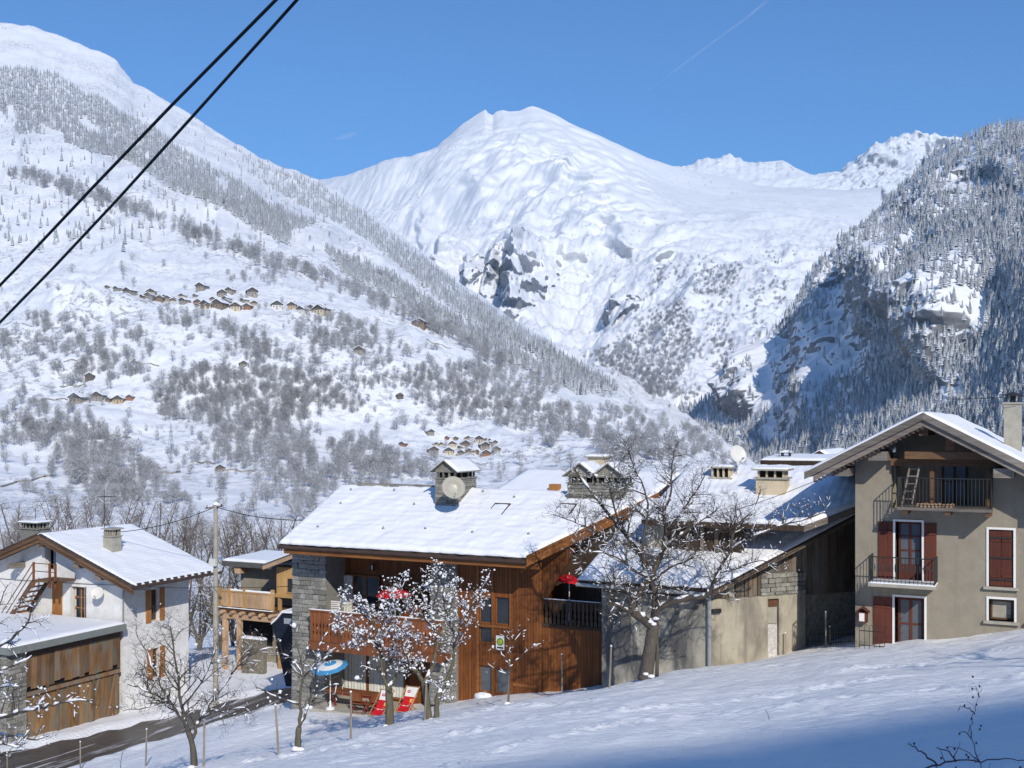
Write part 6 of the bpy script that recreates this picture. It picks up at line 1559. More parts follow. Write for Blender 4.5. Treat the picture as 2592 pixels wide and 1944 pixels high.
small_tree(14, (1098,1826), 'orchard_tree', 'twin trunked snow clumped orchard tree against the middle stone pillar', [(1088,1838),(1082,1790),(1075,1740),(1072,1722)],
  [([(1073,1725),(1052,1700,-.1),(1036,1684,-.1)], .075, .05), ([(1036,1684),(1020,1640,-.3),(1015,1590,-.4)], .035, .010), ([(1074,1728),(1092,1695,.1),(1103,1660,.1),(1108,1620,.2),(1100,1575,.2),(1080,1535,.1),(1060,1490,0)], .085, .014),
   ([(1102,1838),(1105,1800),(1110,1762),(1128,1728,.1),(1142,1690,.2),(1150,1650,.2),(1146,1600,.3),(1130,1550,.3),(1120,1500,.3)], .10, .015), ([(1148,1640,.2),(1165,1590,-.2),(1190,1540,-.4),(1215,1500,-.5),(1240,1450,-.6)], .03, .008),
   ([(1105,1600,.2),(1070,1560,-.4),(1030,1530,-.6),(1005,1470,-.6)], .035, .010), ([(1130,1560,.3),(1150,1510,.5),(1160,1465,.6)], .03, .010), ([(1090,1545),(1110,1480,-.3),(1095,1440,-.3)], .03, .010)],
  (3, 12.5, .68, .20, .25, .78, .18), r=.12, snow=.7, lumps=(.16,.046), group=OG)
small_tree(15, (1290,1784), 'sapling', 'slender snowy sapling tied to a stake beside the chalet', [(1288,1790),(1289,1740),(1291,1700)],
  [([(1291,1702),(1285,1660),(1290,1620),(1296,1590)], .022, .006), ([(1290,1690),(1320,1660,-.2),(1350,1640,-.3),(1375,1625,-.3)], .018, .005), ([(1288,1680),(1265,1650,.2),(1245,1640,.3)], .016, .005), ([(1288,1650),(1310,1610,.3),(1340,1590,.3)], .015, .005), ([(1290,1705),(1262,1700,-.2),(1235,1680,-.3)], .015, .005)],
  (3, 5.0, .5, .15, .3, .75, .2), r=.026, snow=.45, lumps=(.07,.05), group=None, barkm='bark')
# snowy boughs of a tree that stands just outside the left edge
T = Tree(16); d = 19.0
g_ = Vector(tuple(at(-230, 1990, d))); g_.z = float(ground_z(g_.x, g_.y))
T.limb([g_ - Vector((0,0,.3)), g_ + Vector((.1,0,1.2)), at(-200,1700,d)], .16, .10, True, 0)
for pts, r0 in (([(-205,1760),(-120,1740),(-20,1650,-.3),(30,1615,-.4),(72,1570,-.5),(84,1500,-.5)], .05), ([(-205,1800),(-120,1770),(0,1742,-.4),(60,1738,-.6)], .045), ([(-205,1850),(-100,1850),(0,1818,-.4),(60,1800,-.6),(110,1790,-.7),(165,1778,-.8),(240,1772,-.9)], .05),
                ([(-205,1880),(-80,1870),(20,1860,.3),(90,1872,.4),(125,1862,.5)], .04), ([(-200,1900),(-100,1910),(0,1885,-.2),(60,1900,-.2)], .035), ([(-205,1720),(-100,1640),(-20,1560,.3),(20,1480,.4)], .04), ([(-200,1740),(-60,1700,.4),(20,1690,.6),(80,1660,.7)], .035)):
    C, R = T.limb(pxs(pts, d), r0, .006, False, .85, 4, .01); T.grow(C, R, 3, 7.0, .6, .25, .25, .75, .30, .03, .028)
T.finish('orchard_tree', 'snow laden boughs of a tree reaching in from the left edge', tuple(g_), M['bark'])
# tree out of frame on the right whose shadow streaks the field
for k, (X_, Y_, hh) in enumerate(((16.5, 15.5, 7.5), (21.5, 14, 9.0))):
    T = Tree(30 + k); x, y, _ = cw(X_, Y_, 0); g_ = Vector((x, y, float(ground_z(x, y))))
    top = g_ + Vector((.2, .1, hh)); T.limb([g_ - Vector((0,0,.2)), g_.lerp(top, .3), g_.lerp(top, .65) + Vector((.1,.1,0)), top], .2, .03, True, 0)
    for j in range(9):
        f = .3 + .07*j; p = g_.lerp(top, f); an = j*2.4; q = p + Vector((math.cos(an), math.sin(an), .75))*hh*.28
        C, R = T.limb([p, p.lerp(q, .5) + Vector((0,0,.1)), q], .06, .012, False, .3); T.grow(C, R, 2, 2.4, 1.0, .2, .35, .7, 0)
    T.finish('roadside_tree', ['bare tree just outside the right edge of the field', 'taller bare tree farther outside the right edge'][k], tuple(g_), M['bark'])
# brambles and dry stems in the near corner
def stem(seed, label, paths, d, r, side=.28, dens=5, mat='stem_red', berries=0):
    T = Tree(seed)
    for pts in paths:
        C, R = T.limb(pxs(pts, d), r, r*.35, True, 0, 4, .004); T.grow(C, R, 1, dens, side, .2, .25, .8, 0, minr=.0012)
        for _ in range(berries):
            i = T.r.randrange(len(C)); p = C[i] + Vector((T.r.gauss(0,.05), T.r.gauss(0,.05), T.r.gauss(0,.04))); T.b.lathe([(.001,-.008),(.008,0),(.001,.009)], tuple(p), 5)
    b0 = Vector(tuple(at(paths[0][0][0], paths[0][0][1], d)))
    return T.finish('bramble', label, tuple(b0), M[mat], None, M[mat], 'bramble')
stem(41, 'upright dry bramble stem with curled twigs at the lower right', [[(2490,1965),(2470,1900),(2458,1860),(2462,1820),(2470,1780),(2486,1745)], [(2468,1808),(2450,1792),(2430,1790),(2424,1798)], [(2480,1765),(2474,1750),(2466,1738)], [(2480,1930),(2440,1900),(2400,1890)], [(2460,1870),(2440,1852),(2426,1862)]], 7.0, .0040, .10, 6, berries=3)
stem(42, 'reddish arching bramble cane along the lower right edge', [[(2300,1955),(2360,1940),(2430,1925),(2500,1924),(2560,1922),(2640,1935)], [(2372,1936),(2340,1910),(2310,1888),(2300,1880)], [(2420,1928),(2400,1905),(2370,1892)], [(2420,1975),(2440,1950),(2520,1965),(2600,1945)]], 6.0, .0058, .09, 6, berries=2)
stem(43, 'single short dry stem poking out of the open snow', [[(1948,1826),(1944,1808),(1938,1796)]], 24.0, .012, .2, 1, 'twig')
stem(44, 'little dry weed in the snow before the orchard tree', [[(305,1944),(308,1910),(312,1890)], [(308,1912),(318,1895)]], 36.0, .012, .25, 5, 'twig')
# grey bare trees behind the white house and the pole
MID = [(30,1400,110,9,1),(160,1395,100,8,2),(215,1380,118,9,3),(262,1392,96,7.5,4),(330,1400,104,8.5,5),(380,1420,92,8.5,6),(430,1425,98,9.5,7),(470,1440,90,9,8),(505,1452,86,7.5,9),(590,1445,88,9,10),(632,1448,84,8,11),(672,1440,92,9.5,12),(715,1425,99,9.5,13),(748,1420,92,8,14),(560,1450,82,7,15),(-20,1440,95,8,16),(700,1450,84,7,17)]
MP = []
for s_ in range(4):
    T = Tree(60 + s_); hh = 8.0; base = Vector((0,0,0))
    for j in range(3 + s_ % 2):
        an = j*2.1 + s_; q = Vector((math.cos(an)*1.4, math.sin(an)*1.4, hh*.62)); C, R = T.limb([base, q*.35 + Vector((0,0,.4)), q], .10, .03, False, .1); T.grow(C, R, 3, 3.3, 2.1, .10, .5, .62, .05, 0)
        for i in range(2): q2 = q + Vector((math.cos(an+i)*.9, math.sin(an+i)*.9, hh*.36)); C, R = T.limb([q, q.lerp(q2,.5), q2], .04, .01, False, .1); T.grow(C, R, 3, 3.4, 1.4, .1, .5, .62, .05, 0)
    mw = bpy.data.meshes.new('crown'); mw.from_pydata(T.b.v, [], T.b.f); mw.materials.append(M['twig_far'])
    msn = bpy.data.meshes.new('snow'); msn.from_pydata(T.s.v, [], T.s.f); msn.materials.append(M['snow_lump']); MP.append((mw, msn))
ML = ['behind the roof edge at the far left','behind the white house ridge, left of the antenna','behind the white house roof near the antenna','just right of the white house antenna','above the white house roof slope','over the far end of the white house roof','left of the utility pole, tallest there','close to the left side of the utility pole','low behind the utility pole','just right of the utility pole','above the grey house roof, left part','above the middle of the grey house roof','behind the left verge of the chalet roof','touching the chalet roof corner','low between pole and grey house','at the left picture edge behind the white house','over the right end of the grey house roof']
for (px, py, dd_, hh, s_), lab in zip(MID, ML):
    p = at(px, py, dd_); z = float(ground_z(p.x, p.y)); t = thing('bare_tree', 'grey leafless valley tree ' + lab, 'tree', (p.x, p.y, z), 'bare trees behind the white house and the pole')
    top = at(px, py - 175, dd_).z; sc = max(.6, (top - z) / 9.0)
    for nm, me in zip(('crown', 'snow'), MP[s_ % 4]):
        o = link(nm, me, t); o.location = (0,0,0)
        if nm == 'snow': o['kind'] = 'stuff'
    t.scale = (sc*1.15, sc*1.15, sc); t.rotation_euler[2] = s_ * 1.3
# ---------------------------------------------------------------- woods on the far slopes
def proto_bare(seed, tall=1.0, twigs=260, wid=0.011):
    r = random.Random(seed); mb = MB()
    w = 0.30 + 0.10 * r.random(); h = 1.0
    mb.tube([(0,0,-0.03),(0.01,0,0.25),(0.0,0.01,0.6)], [0.020,0.015,0.006], 4, False)
    for k in range(twigs):
        an = r.uniform(0, 2 * math.pi); zz = r.betavariate(1.7, 1.5) * 0.82 + 0.16
        rr = w * math.sin(math.pi * min(1, (zz - 0.10) / 0.95)) ** 0.7 * math.sqrt(r.random()) * (0.85 + 0.3 * math.sin(3 * an + seed))
        p = Vector((rr * math.cos(an), rr * math.sin(an), zz))
        d = Vector((math.cos(an) * rr * 2.2, math.sin(an) * rr * 2.2, 0.35 + 0.5 * r.random())) + Vector((r.gauss(0, .35), r.gauss(0, .35), r.gauss(0, .25)))
        d.normalize(); L = r.uniform(0.09, 0.20)
        s = d.cross(Vector((r.gauss(0, 1), r.gauss(0, 1), r.gauss(0, 1)))).normalized() * wid * r.uniform(0.6, 1.5)
        mb.add([p - s, p + s, p + d * L], [(0, 1, 2)])
    for k in range(9):
        an = r.uniform(0, 6.28); z0 = r.uniform(0.2, 0.5)
        e = Vector((w * 0.8 * math.cos(an), w * 0.8 * math.sin(an), z0 + r.uniform(0.2, 0.45)))
        mb.tube([(0, 0, z0), e], [0.009, 0.003], 3, False)
    return mb
def proto_fir(seed, slim=1.0, tiers=6):
    r = random.Random(seed); mb = MB()
    mb.tube([(0,0,-0.05),(0,0,0.3)], [0.016,0.012], 4, False)
    for k in range(tiers):
        f = k / tiers; z0 = 0.08 + 0.86 * f; R = (0.165 * (1 - f) ** 0.85 + 0.012) * slim; hh = 0.86 / tiers * 1.75
        n = 9; b = len(mb.v)
        for j in range(n):
            an = 2 * math.pi * (j + 0.5 * (k % 2)) / n; q = R * (r.uniform(0.55, 0.75) if j % 2 else r.uniform(0.9, 1.25))
            mb.v.append((q * math.cos(an), q * math.sin(an), z0 - (0.02 if j % 2 == 0 else 0) + r.uniform(-.01, .01)))
        mb.v.append((0, 0, min(1.0, z0 + hh)))
        for j in range(n): mb.f.append((b + j, b + (j + 1) % n, b + n)); mb.m.append(0)
    return mb
def as_mesh(mb, name, mat):
    me = bpy.data.meshes.new(name); me.from_pydata(mb.v, [], mb.f); me.materials.append(mat); me.update(); return me
BARE = [as_mesh(proto_bare(k), 'bare_tree', M['frost_tree']) for k in range(6)]
POPLAR = as_mesh(proto_bare(40, twigs=200), 'bare_tree', M['frost_tree'])
FIR = [as_mesh(proto_fir(20 + k, 0.85 + 0.1 * k), 'conifer', M['conifer']) for k in range(4)]

def mass(name, label, pts, hts, protos, wid=(0.8, 1.3)):
    """a wood nobody could count: one object, drawn by instancing a few tree shapes on its points"""
    col = bpy.data.collections.new(name + '_shapes')
    for k, me in enumerate(protos):
        o = bpy.data.objects.new(name + '_shape', me); col.objects.link(o)
    n = len(pts); me = bpy.data.meshes.new(name)
    me.vertices.add(n); me.vertices.foreach_set('co', np.asarray(pts, np.float32).ravel())
    a = me.attributes.new('tall', 'FLOAT_VECTOR', 'POINT')
    wv = hts * NPR.uniform(*wid, n)
    a.data.foreach_set('vector', np.stack([wv, wv, hts], -1).astype(np.float32).ravel())
    b = me.attributes.new('turn', 'FLOAT_VECTOR', 'POINT')
    b.data.foreach_set('vector', np.stack([0 * hts, 0 * hts, NPR.uniform(0, 6.28, n)], -1).astype(np.float32).ravel())
    c = me.attributes.new('pick', 'INT', 'POINT'); c.data.foreach_set('value', NPR.integers(0, len(protos), n).astype(np.int32))
    me.update()
    ob = link(name, me); tag(ob, label, kind='stuff')
    g = bpy.data.node_groups.new(name, 'GeometryNodeTree')
    g.interface.new_socket('Geometry', in_out='INPUT', socket_type='NodeSocketGeometry')
    g.interface.new_socket('Geometry', in_out='OUTPUT', socket_type='NodeSocketGeometry')
    gi, go = g.nodes.new('NodeGroupInput'), g.nodes.new('NodeGroupOutput')
    ci = g.nodes.new('GeometryNodeCollectionInfo'); ci.inputs[0].default_value = col
    ci.inputs['Separate Children'].default_value = True; ci.inputs['Reset Children'].default_value = True
    ip = g.nodes.new('GeometryNodeInstanceOnPoints'); ip.inputs['Pick Instance'].default_value = True
    def named(nm, dt):
        q = g.nodes.new('GeometryNodeInputNamedAttribute'); q.data_type = dt; q.inputs[0].default_value = nm
        return next(s for s in q.outputs if s.enabled and s.name == 'Attribute')
    m2p = g.nodes.new('GeometryNodeMeshToPoints')
    g.links.new(gi.outputs[0], m2p.inputs[0]); g.links.new(m2p.outputs[0], ip.inputs['Points'])
    g.links.new(ci.outputs[0], ip.inputs['Instance'])
    g.links.new(named('tall', 'FLOAT_VECTOR'), ip.inputs['Scale'])
    g.links.new(named('turn', 'FLOAT_VECTOR'), ip.inputs['Rotation'])
    g.links.new(named('pick', 'INT'), ip.inputs['Instance Index'])
    g.links.new(ip.outputs[0], go.inputs[0])
    md = ob.modifiers.new('trees', 'NODES'); md.node_group = g
    return ob
def scatter(S, n, x0, x1, y0, y1, dens):
    px = NPR.uniform(x0, x1, n); py = NPR.uniform(y0, y1, n)
    k = NPR.random(n) < dens(px, py); px, py = px[k], py[k]
    P = S.place(px, py); ok = ~np.isnan(P[:, 0])
    return P[ok], px[ok], py[ok]
def pn2(px, py, s, seed=0): return pnoise(np.stack([px / s, py / s, 0 * px + seed], -1))

FW1 = disp([(0,145),(60,150),(120,160),(180,200),(220,210),(260,245),(330,275),(380,320),(420,340),(470,370),(520,395),(570,440),(600,450),(640,470),(700,480),(640,500),(620,530),(580,510),(540,490),(480,450),(430,430),(370,410),(320,375),(270,345),(200,330),(120,300),(90,290),(40,290),(0,240),(-40,240),(-40,140)])
FW2 = disp([(490,312),(560,350),(640,382),(700,406),(760,442),(850,510),(950,588),(1050,660),(1150,726),(1250,793),(1330,840),(1300,850),(1200,800),(1150,765),(1080,735),(1000,685),(920,625),(840,555),(780,510),(700,470),(640,440),(560,390)])
FW3 = disp([(700,540),(760,560),(850,600),(920,650),(1000,700),(1100,750),(1200,810),(1300,850),(1250,855),(1150,805),(1050,765),(950,705),(850,645),(740,590)])
def d_fir_left(px, py):
    a = inpoly(px, py, FW1) * (pn2(px, py, 60, 3) > -0.42) * 0.95
    b = inpoly(px, py, FW2) * (0.85 + 0.3 * pn2(px, py, 70, 5)) * np.clip((px - 560) / 250, 0.25, 1)
    c = inpoly(px, py, FW3) * 0.75
    return np.maximum(np.maximum(a, b), c) + 0.02 * (py > 250) * (py < 640) * (px < 800)
P, px, py = scatter(LEFT, 95000, -40, 1560, 160, 1010, d_fir_left)
mass('conifer_forest', 'snow dusted conifer forest high on the left valley side', P, 5 + 14 * NPR.beta(1.6, 1.4, len(P)), FIR)

DB = [disp(q) for q in ([(430,680),(480,690),(560,740),(640,790),(720,830),(800,870),(760,900),(700,880),(640,900),(560,870),(540,800),(500,740)],
  [(330,830),(420,800),(520,800),(600,850),(680,900),(620,930),(560,920),(480,930),(400,920),(340,900)],
  [(430,960),(520,900),(620,930),(700,1000),(690,1060),(600,1050),(500,1000)],
  [(830,840),(900,800),(1000,790),(1100,800),(1180,810),(1220,850),(1150,880),(1050,900),(960,900),(900,870)],
  [(960,880),(1080,870),(1200,880),(1350,890),(1480,920),(1560,970),(1600,1010),(1400,970),(1280,950),(1150,935),(1110,930),(1000,905)],
  [(700,965),(800,945),(860,990),(930,1010),(930,1035),(800,1040),(720,1020)],
  [(640,680),(760,690),(830,720),(800,760),(720,760),(640,730)],
  [(340,640),(420,640),(430,690),(400,720),(340,700)],[(1230,900),(1330,900),(1400,940),(1500,960),(1500,1000),(1300,990)],[(180,930),(330,1020),(420,1090),(200,1100),(120,1000)])]
MD = [disp(q) for q in ([(0,690),(140,680),(230,690),(330,720),(330,800),(250,830),(100,810),(0,780)],[(0,880),(100,870),(200,900),(250,960),(330,1000),(250,1010),(100,980),(0,960)],
  [(600,760),(700,760),(900,760),(880,820),(760,860),(640,800)],[(480,600),(560,560),(640,590),(600,620),(520,620)],[(560,1000),(760,1040),(900,1060),(560,1100),(420,1060)])]
LINE = np.array(disp([(-30,350),(0,362),(120,405),(230,440),(330,475),(420,510),(520,548),(600,578),(680,602),(760,632),(830,662),(900,692),(1000,742),(1080,792)]))
LINE2 = np.array(disp([(30,375),(100,392),(150,410)]))
VILL = [disp([(230,620),(560,610),(730,660),(730,690),(480,690),(300,660)]), disp([(860,930),(1100,925),(1110,990),(860,985)]), disp([(150,848),(300,845),(300,880),(150,880)])]
def d_bare(px, py):
    q = np.full(px.shape, 0.035) * (py > 540)
    cl = pn2(px, py, 75, 9) + 0.6 * pn2(px, py, 30, 2)
    q = np.where((py > 820), 0.03 + 0.50 * np.clip(cl * 1.6 - 0.15, 0, 1), q)
    q = np.where((py > 470) & (py < 730) & (px < 780), 0.20 * np.clip(cl * 2.0 - 0.45, 0, 1) + 0.008, q)
    for g in MD: q = np.maximum(q, inpoly(px, py, g) * np.clip(0.42 + 0.7 * cl, 0.05, 1))
    for g in DB: q = np.maximum(q, inpoly(px, py, g) * np.clip(0.85 + 0.5 * cl, 0.3, 1))
    q = np.maximum(q, np.exp(-(dist_line(px, py, LINE) / 12) ** 2) * 1.6)
    for g in VILL: q = np.where(inpoly(px, py, g), 0.04, q)
    return q
P, px, py = scatter(LEFT, 26000, -40, 2100, 440, 1480, d_bare)
dd = proj(P)[2]
hts = (4.5 + 8.5 * NPR.beta(1.5, 1.8, len(P))) * np.where(py < 700, 1.15, 1.0) * np.where(dd < 700, 0.75, 1)
hts = hts * np.where(dist_line(px, py, LINE) < 22, 1.6, 1.0)
wt = hts / dd
order = np.argsort(-wt)
own = order[(np.arange(len(order)) % 2 == 0)][:290]
rest = np.setdiff1d(np.arange(len(P)), own)
mass('bare_wood', 'grey leafless frosted woodland and thickets on the left valley side', P[rest], hts[rest], BARE, (0.75, 1.35))
AREAS = [(lambda x, y: y < 760, 'lone frosted tree on the snowy meadow above the upper hamlet'),
         (lambda x, y: (y >= 760) & (x < 620) & (y < 1060), 'frosted leafless tree on the terraced slope below the upper hamlet'),
         (lambda x, y: (y >= 760) & (x >= 620) & (y < 1060), 'frosted leafless tree on the slope above the lower hamlet'),
         (lambda x, y: x < 330, 'grey leafless tree low on the far slope above the white house'),
         (lambda x, y: x < 560, 'grey leafless tree low on the far slope left of the utility pole'),
         (lambda x, y: x < 860, 'grey leafless tree low on the far slope between utility pole and chalet roof'),
         (lambda x, y: x < 1120, 'grey leafless tree showing above the chalet ridge left of its stone chimney'),
         (lambda x, y: x < 1460, 'grey leafless tree between the stone chimney and the twin chimneys'),
         (lambda x, y: True, 'grey leafless tree low on the far slope behind the old barn roof')]
for k in own:
    o = link('bare_tree', BARE[int(k) % 6], None, P[k]); h = hts[k]
    o.scale = (h * RNG.uniform(.8, 1.3), h * RNG.uniform(.8, 1.3), h); o.rotation_euler[2] = RNG.uniform(0, 6.28)
    lab = next(l for f, l in AREAS if f(px[k], py[k]))
    tag(o, lab, 'tree', 'bare trees: ' + lab)
# scrub on the lower flank of the white peak
BW = [disp(q) for q in ([(1270,770),(1330,740),(1400,700),(1470,640),(1500,690),(1490,780),(1460,850),(1400,860),(1330,820)],[(1490,600),(1560,570),(1600,600),(1560,640),(1500,640)])]
def d_peak(px, py):
    cl = pn2(px, py, 60, 4) + 0.6 * pn2(px, py, 24, 6)
    q = 0.0 * px
    q = np.maximum(q, inpoly(px, py, disp([(1440,560),(1720,540),(1700,640),(1600,800),(1480,880),(1300,850),(1260,770),(1330,730)])) * np.clip(0.15 + 0.55 * cl, 0, 1))
    for g in BW: q = np.maximum(q, inpoly(px, py, g) * np.clip(0.75 + 0.5 * cl, 0.2, 1))
    return q
P, px, py = scatter(PEAK, 9000, 1450, 2060, 620, 1050, d_peak)
mass('alpine_scrub', 'dark grey scrub on the lower flank of the white peak', P, NPR.uniform(7, 16, len(P)), BARE, (1.0, 1.8))
# conifers of the right valley side
BALD = [disp(q) for q in ([(1925,610),(1990,620),(2040,660),(2020,700),(1960,690),(1920,650)],[(2050,610),(2110,585),(2170,650),(2160,720),(2120,760),(2080,700)],[(1830,545),(1900,530),(1905,620),(1880,690),(1840,700),(1790,680),(1800,600)],
   [(1560,860),(1640,760),(1740,700),(1800,700),(1900,720),(1880,820),(1760,820),(1700,900),(1600,930)],[(1740,730),(1800,700),(1790,800),(1740,810)],[(2040,820),(2110,820),(2110,880),(2050,880)],[(2070,360),(2100,350),(2090,410),(2060,410)],[(1680,900),(1760,880),(1740,960),(1660,960)])]
def d_fir_right(px, py):
    q = 0.92 + 0.35 * pn2(px, py, 55, 8)
    for g in BALD: q = np.where(inpoly(px, py, g), 0.10 + 0.5 * np.clip(pn2(px, py, 26, 1), 0, 1), q)
    return q
P, px, py = scatter(RIGHT, 22000, 1700, 2680, 310, 1225, d_fir_right)
dd = proj(P)[2]; hts = 6 + 14 * NPR.beta(1.8, 1.6, len(P))
order = np.argsort(-hts / dd); own = order[::3][:260]; rest = np.setdiff1d(np.arange(len(P)), own)
mass('conifer_wood', 'snow laden conifer wood covering the steep right valley side', P[rest], hts[rest], FIR)
for k in own:
    o = link('conifer', FIR[int(k) % 4], None, P[k]); h = hts[k]
    o.scale = (h * RNG.uniform(.85, 1.2),) * 2 + (h,); o.rotation_euler[2] = RNG.uniform(0, 6.28)
    lab = 'snow laden conifer on the lower wooded slope behind the grey gabled house' if py[k] > 800 else 'snow laden conifer high on the steep wooded slope to the right'
    tag(o, lab, 'conifer', 'conifers: ' + lab)
# ================================================================ hamlets on the far slope
FM = {'cream': simple('far_cream', (.55,.47,.34), .85, .15, .3), 'white': simple('far_white', (.62,.60,.56), .85, .1, .3), 'stone': simple('far_stone', (.29,.265,.225), .9, .25, .4), 'brown': simple('far_brown', (.22,.165,.12), .8, .25, .5),
      'red': simple('far_red', (.30,.15,.09), .8, .2, .5), 'ochre': simple('far_ochre', (.46,.35,.23), .85, .15, .3), 'dark': simple('far_dark', (.115,.10,.09), .85, .25, .5)}
def far_house(S, px, py, wpx, wall, label, rot=0.0, group=None, side=1.3, gable='dark'):
    P = S.place(px, py)[0]
    if np.isnan(P[0]): return
    dpt = proj(P[None])[2][0]; W = 0.86 * wpx * dpt / FPX; L = W * side; H = W * .42; Rr = W * .30
    t = thing('house', label, 'house', tuple(P), group); t.rotation_euler[2] = YAW + math.radians(rot)
    me_o = OFF[t.name]; OFF[t.name] = Vector((0,0,0))
    hw = W/2; ov = W*.11; B = lambda: MB()
    w = B().prism([(-hw,-L/2,-H*1.2),(hw,-L/2,-H*1.2),(hw,-L/2,H),(0,-L/2,H+Rr*.92),(-hw,-L/2,H)], (0,L,0)); w.build('wall', FM[wall], t)
    B().prism([(-hw*1.0,-L/2-.25,H*.62),(hw*1.0,-L/2-.25,H*.62),(hw,-L/2-.25,H*.98),(0,-L/2-.25,H+Rr*.90),(-hw,-L/2-.25,H*.98)], (0,.22,0)).build('gable_boards', FM[gable], t)
    k = Rr/hw; r = MB(); sn = MB()
    for s in (-1, 1):
        e = (s*(hw+ov), H - k*ov); q = [(e[0],-L/2-ov*1.3,e[1]),(0,-L/2-ov*1.3,H+Rr),(0,L/2+ov,H+Rr),(e[0],L/2+ov,e[1])]
        if s > 0: q = [q[1],q[0],q[3],q[2]]
        slab(r, q, W*.035); slab(sn, [(a,b+.12,c+W*.055) for a,b,c in q], W*.05)
    ro = r.build('roof', FM['dark'], t); sn.build('snow', M['snow'], ro)
    n = 3 if wpx > 24 else 2
    for i in range(n):
        x = -hw*.62 + hw*1.24*i/(n-1); f = B().box(x-W*.045, x+W*.045, -L/2-.12, -L/2-.02, H*.10, H*.46).build('window', FM['dark'], t)
    for i in range(2): y = -L*.22 + L*.44*i; B().box(hw+.02, hw+.12, y-W*.045, y+W*.045, H*.2, H*.6).build('window', FM['dark'], t)
    B().box(-W*.06, W*.06, -L/2-.12, -L/2-.02, -H*.5, 0).build('door', FM['brown'], t)
    if wpx > 20: c_ = B().box(hw*.3, hw*.3+W*.07, L*.1, L*.1+W*.07, H, H+Rr*1.25).build('chimney', FM['stone'], t)
    OFF[t.name] = me_o
U = lambda x, y, w: (150 + x/2.212, 680 + y/2.212, w/2.212)
V1 = [(395,142,60,'stone','lone stone house at the left end of the upper hamlet'),(505,168,58,'stone','stone house at the left of the upper hamlet cluster'),(562,178,48,'brown','brown house second in the upper hamlet front row'),(630,190,42,'cream','narrow cream house in the upper hamlet'),(700,192,50,'stone','stone house behind the hamlet trees'),
      (770,198,46,'red','reddish house left of the dark roofed pair in the upper hamlet'),(830,216,66,'brown','dark chalet left of centre in the upper hamlet'),(905,218,78,'brown','broad dark roofed chalet in the middle of the upper hamlet'),(990,230,68,'cream','cream chalet in the front row of the upper hamlet'),(1055,224,50,'red','red brown cube shaped house in the upper hamlet'),
      (945,198,48,'ochre','ochre house behind the front row of the upper hamlet'),(862,182,40,'stone','small stone house high in the upper hamlet'),(800,116,62,'stone','grey farmhouse alone above the upper hamlet'),(915,152,58,'stone','old house at the back of the upper hamlet'),(962,134,50,'stone','topmost house of the upper hamlet'),(1080,148,70,'stone','long low farm at the right back of the upper hamlet'),
      (1215,222,70,'white','dark gabled chalet, first of the row right of the upper hamlet'),(1305,222,58,'ochre','ochre chalet, second of the row right of the upper hamlet'),(1360,244,58,'white','white chalet, third of the row right of the upper hamlet'),(1404,232,50,'brown','brown chalet tucked behind the white one'),(1476,250,80,'cream','broad chalet ending the row right of the upper hamlet'),
      (2000,312,46,'brown','small brown chalet alone below the wooded ridge'),(266,108,26,'brown','tiny hut at the far left above the crags'),(330,122,40,'stone','small barn between the hut and the upper hamlet'),(520,146,56,'cream','pale house at the back left of the upper hamlet')]
for x, y, w, c_, lab in V1: px, py, wp = U(x, y, w); far_house(LEFT, px, py, wp * .92, c_, lab, RNG.uniform(-25, 25), 'houses of the upper hamlet')
U = lambda x, y, w: (x/2.458, 600 + y/2.458, w/2.458)
for x, y, w, c_, lab in [(505,996,58,'brown','brown house at the left of the middle hamlet'),(612,1010,78,'stone','long stone house in the middle hamlet'),(680,1020,40,'brown','small house inside the middle hamlet'),(740,1028,70,'ochre','ochre house in front of the middle hamlet'),(815,1008,45,'red','red tower like house ending the middle hamlet'),(495,1026,90,'stone','low stone barn below the middle hamlet'),
    (562,880,58,'dark','dark hut beside a fir above the middle hamlet'),(1510,800,48,'stone','small stone barn amid grey trees right of the middle hamlet'),(1372,1450,60,'brown','dark chalet alone low on the hillside'),(1772,1050,34,'dark','dark hut at a clearing edge'),(2200,1340,36,'stone','little stone hut above the chalet roof')]:
    px, py, wp = U(x, y, w); far_house(LEFT, px, py, wp, c_, lab, RNG.uniform(-20, 20), 'houses of the middle hamlet' if x < 900 and y > 900 else None)
U = lambda x, y, w: (850 + x/4.424, 1050 + y/4.424, w/4.424)
for x, y, w, c_, lab in [(1050,212,88,'stone','dark roofed house above the lower hamlet'),(760,345,78,'red','red house left of the lower hamlet'),(1130,345,70,'ochre','ochre house at the left of the lower hamlet'),(1200,345,66,'white','white arcaded house in the lower hamlet'),(1310,345,88,'cream','cream house at the heart of the lower hamlet'),(1450,352,116,'brown','broad dark chalet in the lower hamlet'),
    (1100,425,126,'stone','large stone house in front at the left of the lower hamlet'),(1262,430,112,'cream','cream gabled house in front of the lower hamlet'),(1402,440,88,'ochre','ochre house in front of the lower hamlet'),(1632,300,112,'cream','tall cream house at the top right of the lower hamlet'),(1462,278,58,'ochre','ochre house at the back of the lower hamlet'),(1352,274,56,'brown','brown house at the back of the lower hamlet'),
    (1242,266,50,'red','small reddish house at the back of the lower hamlet'),(1655,372,120,'stone','house with a broad snowy roof in the lower hamlet'),(1690,456,112,'red','red chalet at the right front of the lower hamlet'),(1795,405,96,'stone','grey house at the right end of the lower hamlet'),(200,412,70,'stone','small stone barn left of the lower hamlet'),(655,446,58,'red','low red shed left of the lower hamlet')]:
    px, py, wp = U(x, y, w); far_house(LEFT, px, py, wp, c_, lab, RNG.uniform(-22, 22), 'houses of the lower hamlet')
U = lambda x, y, w: (800 + x/2.458, 700 + y/2.458, w/2.458)
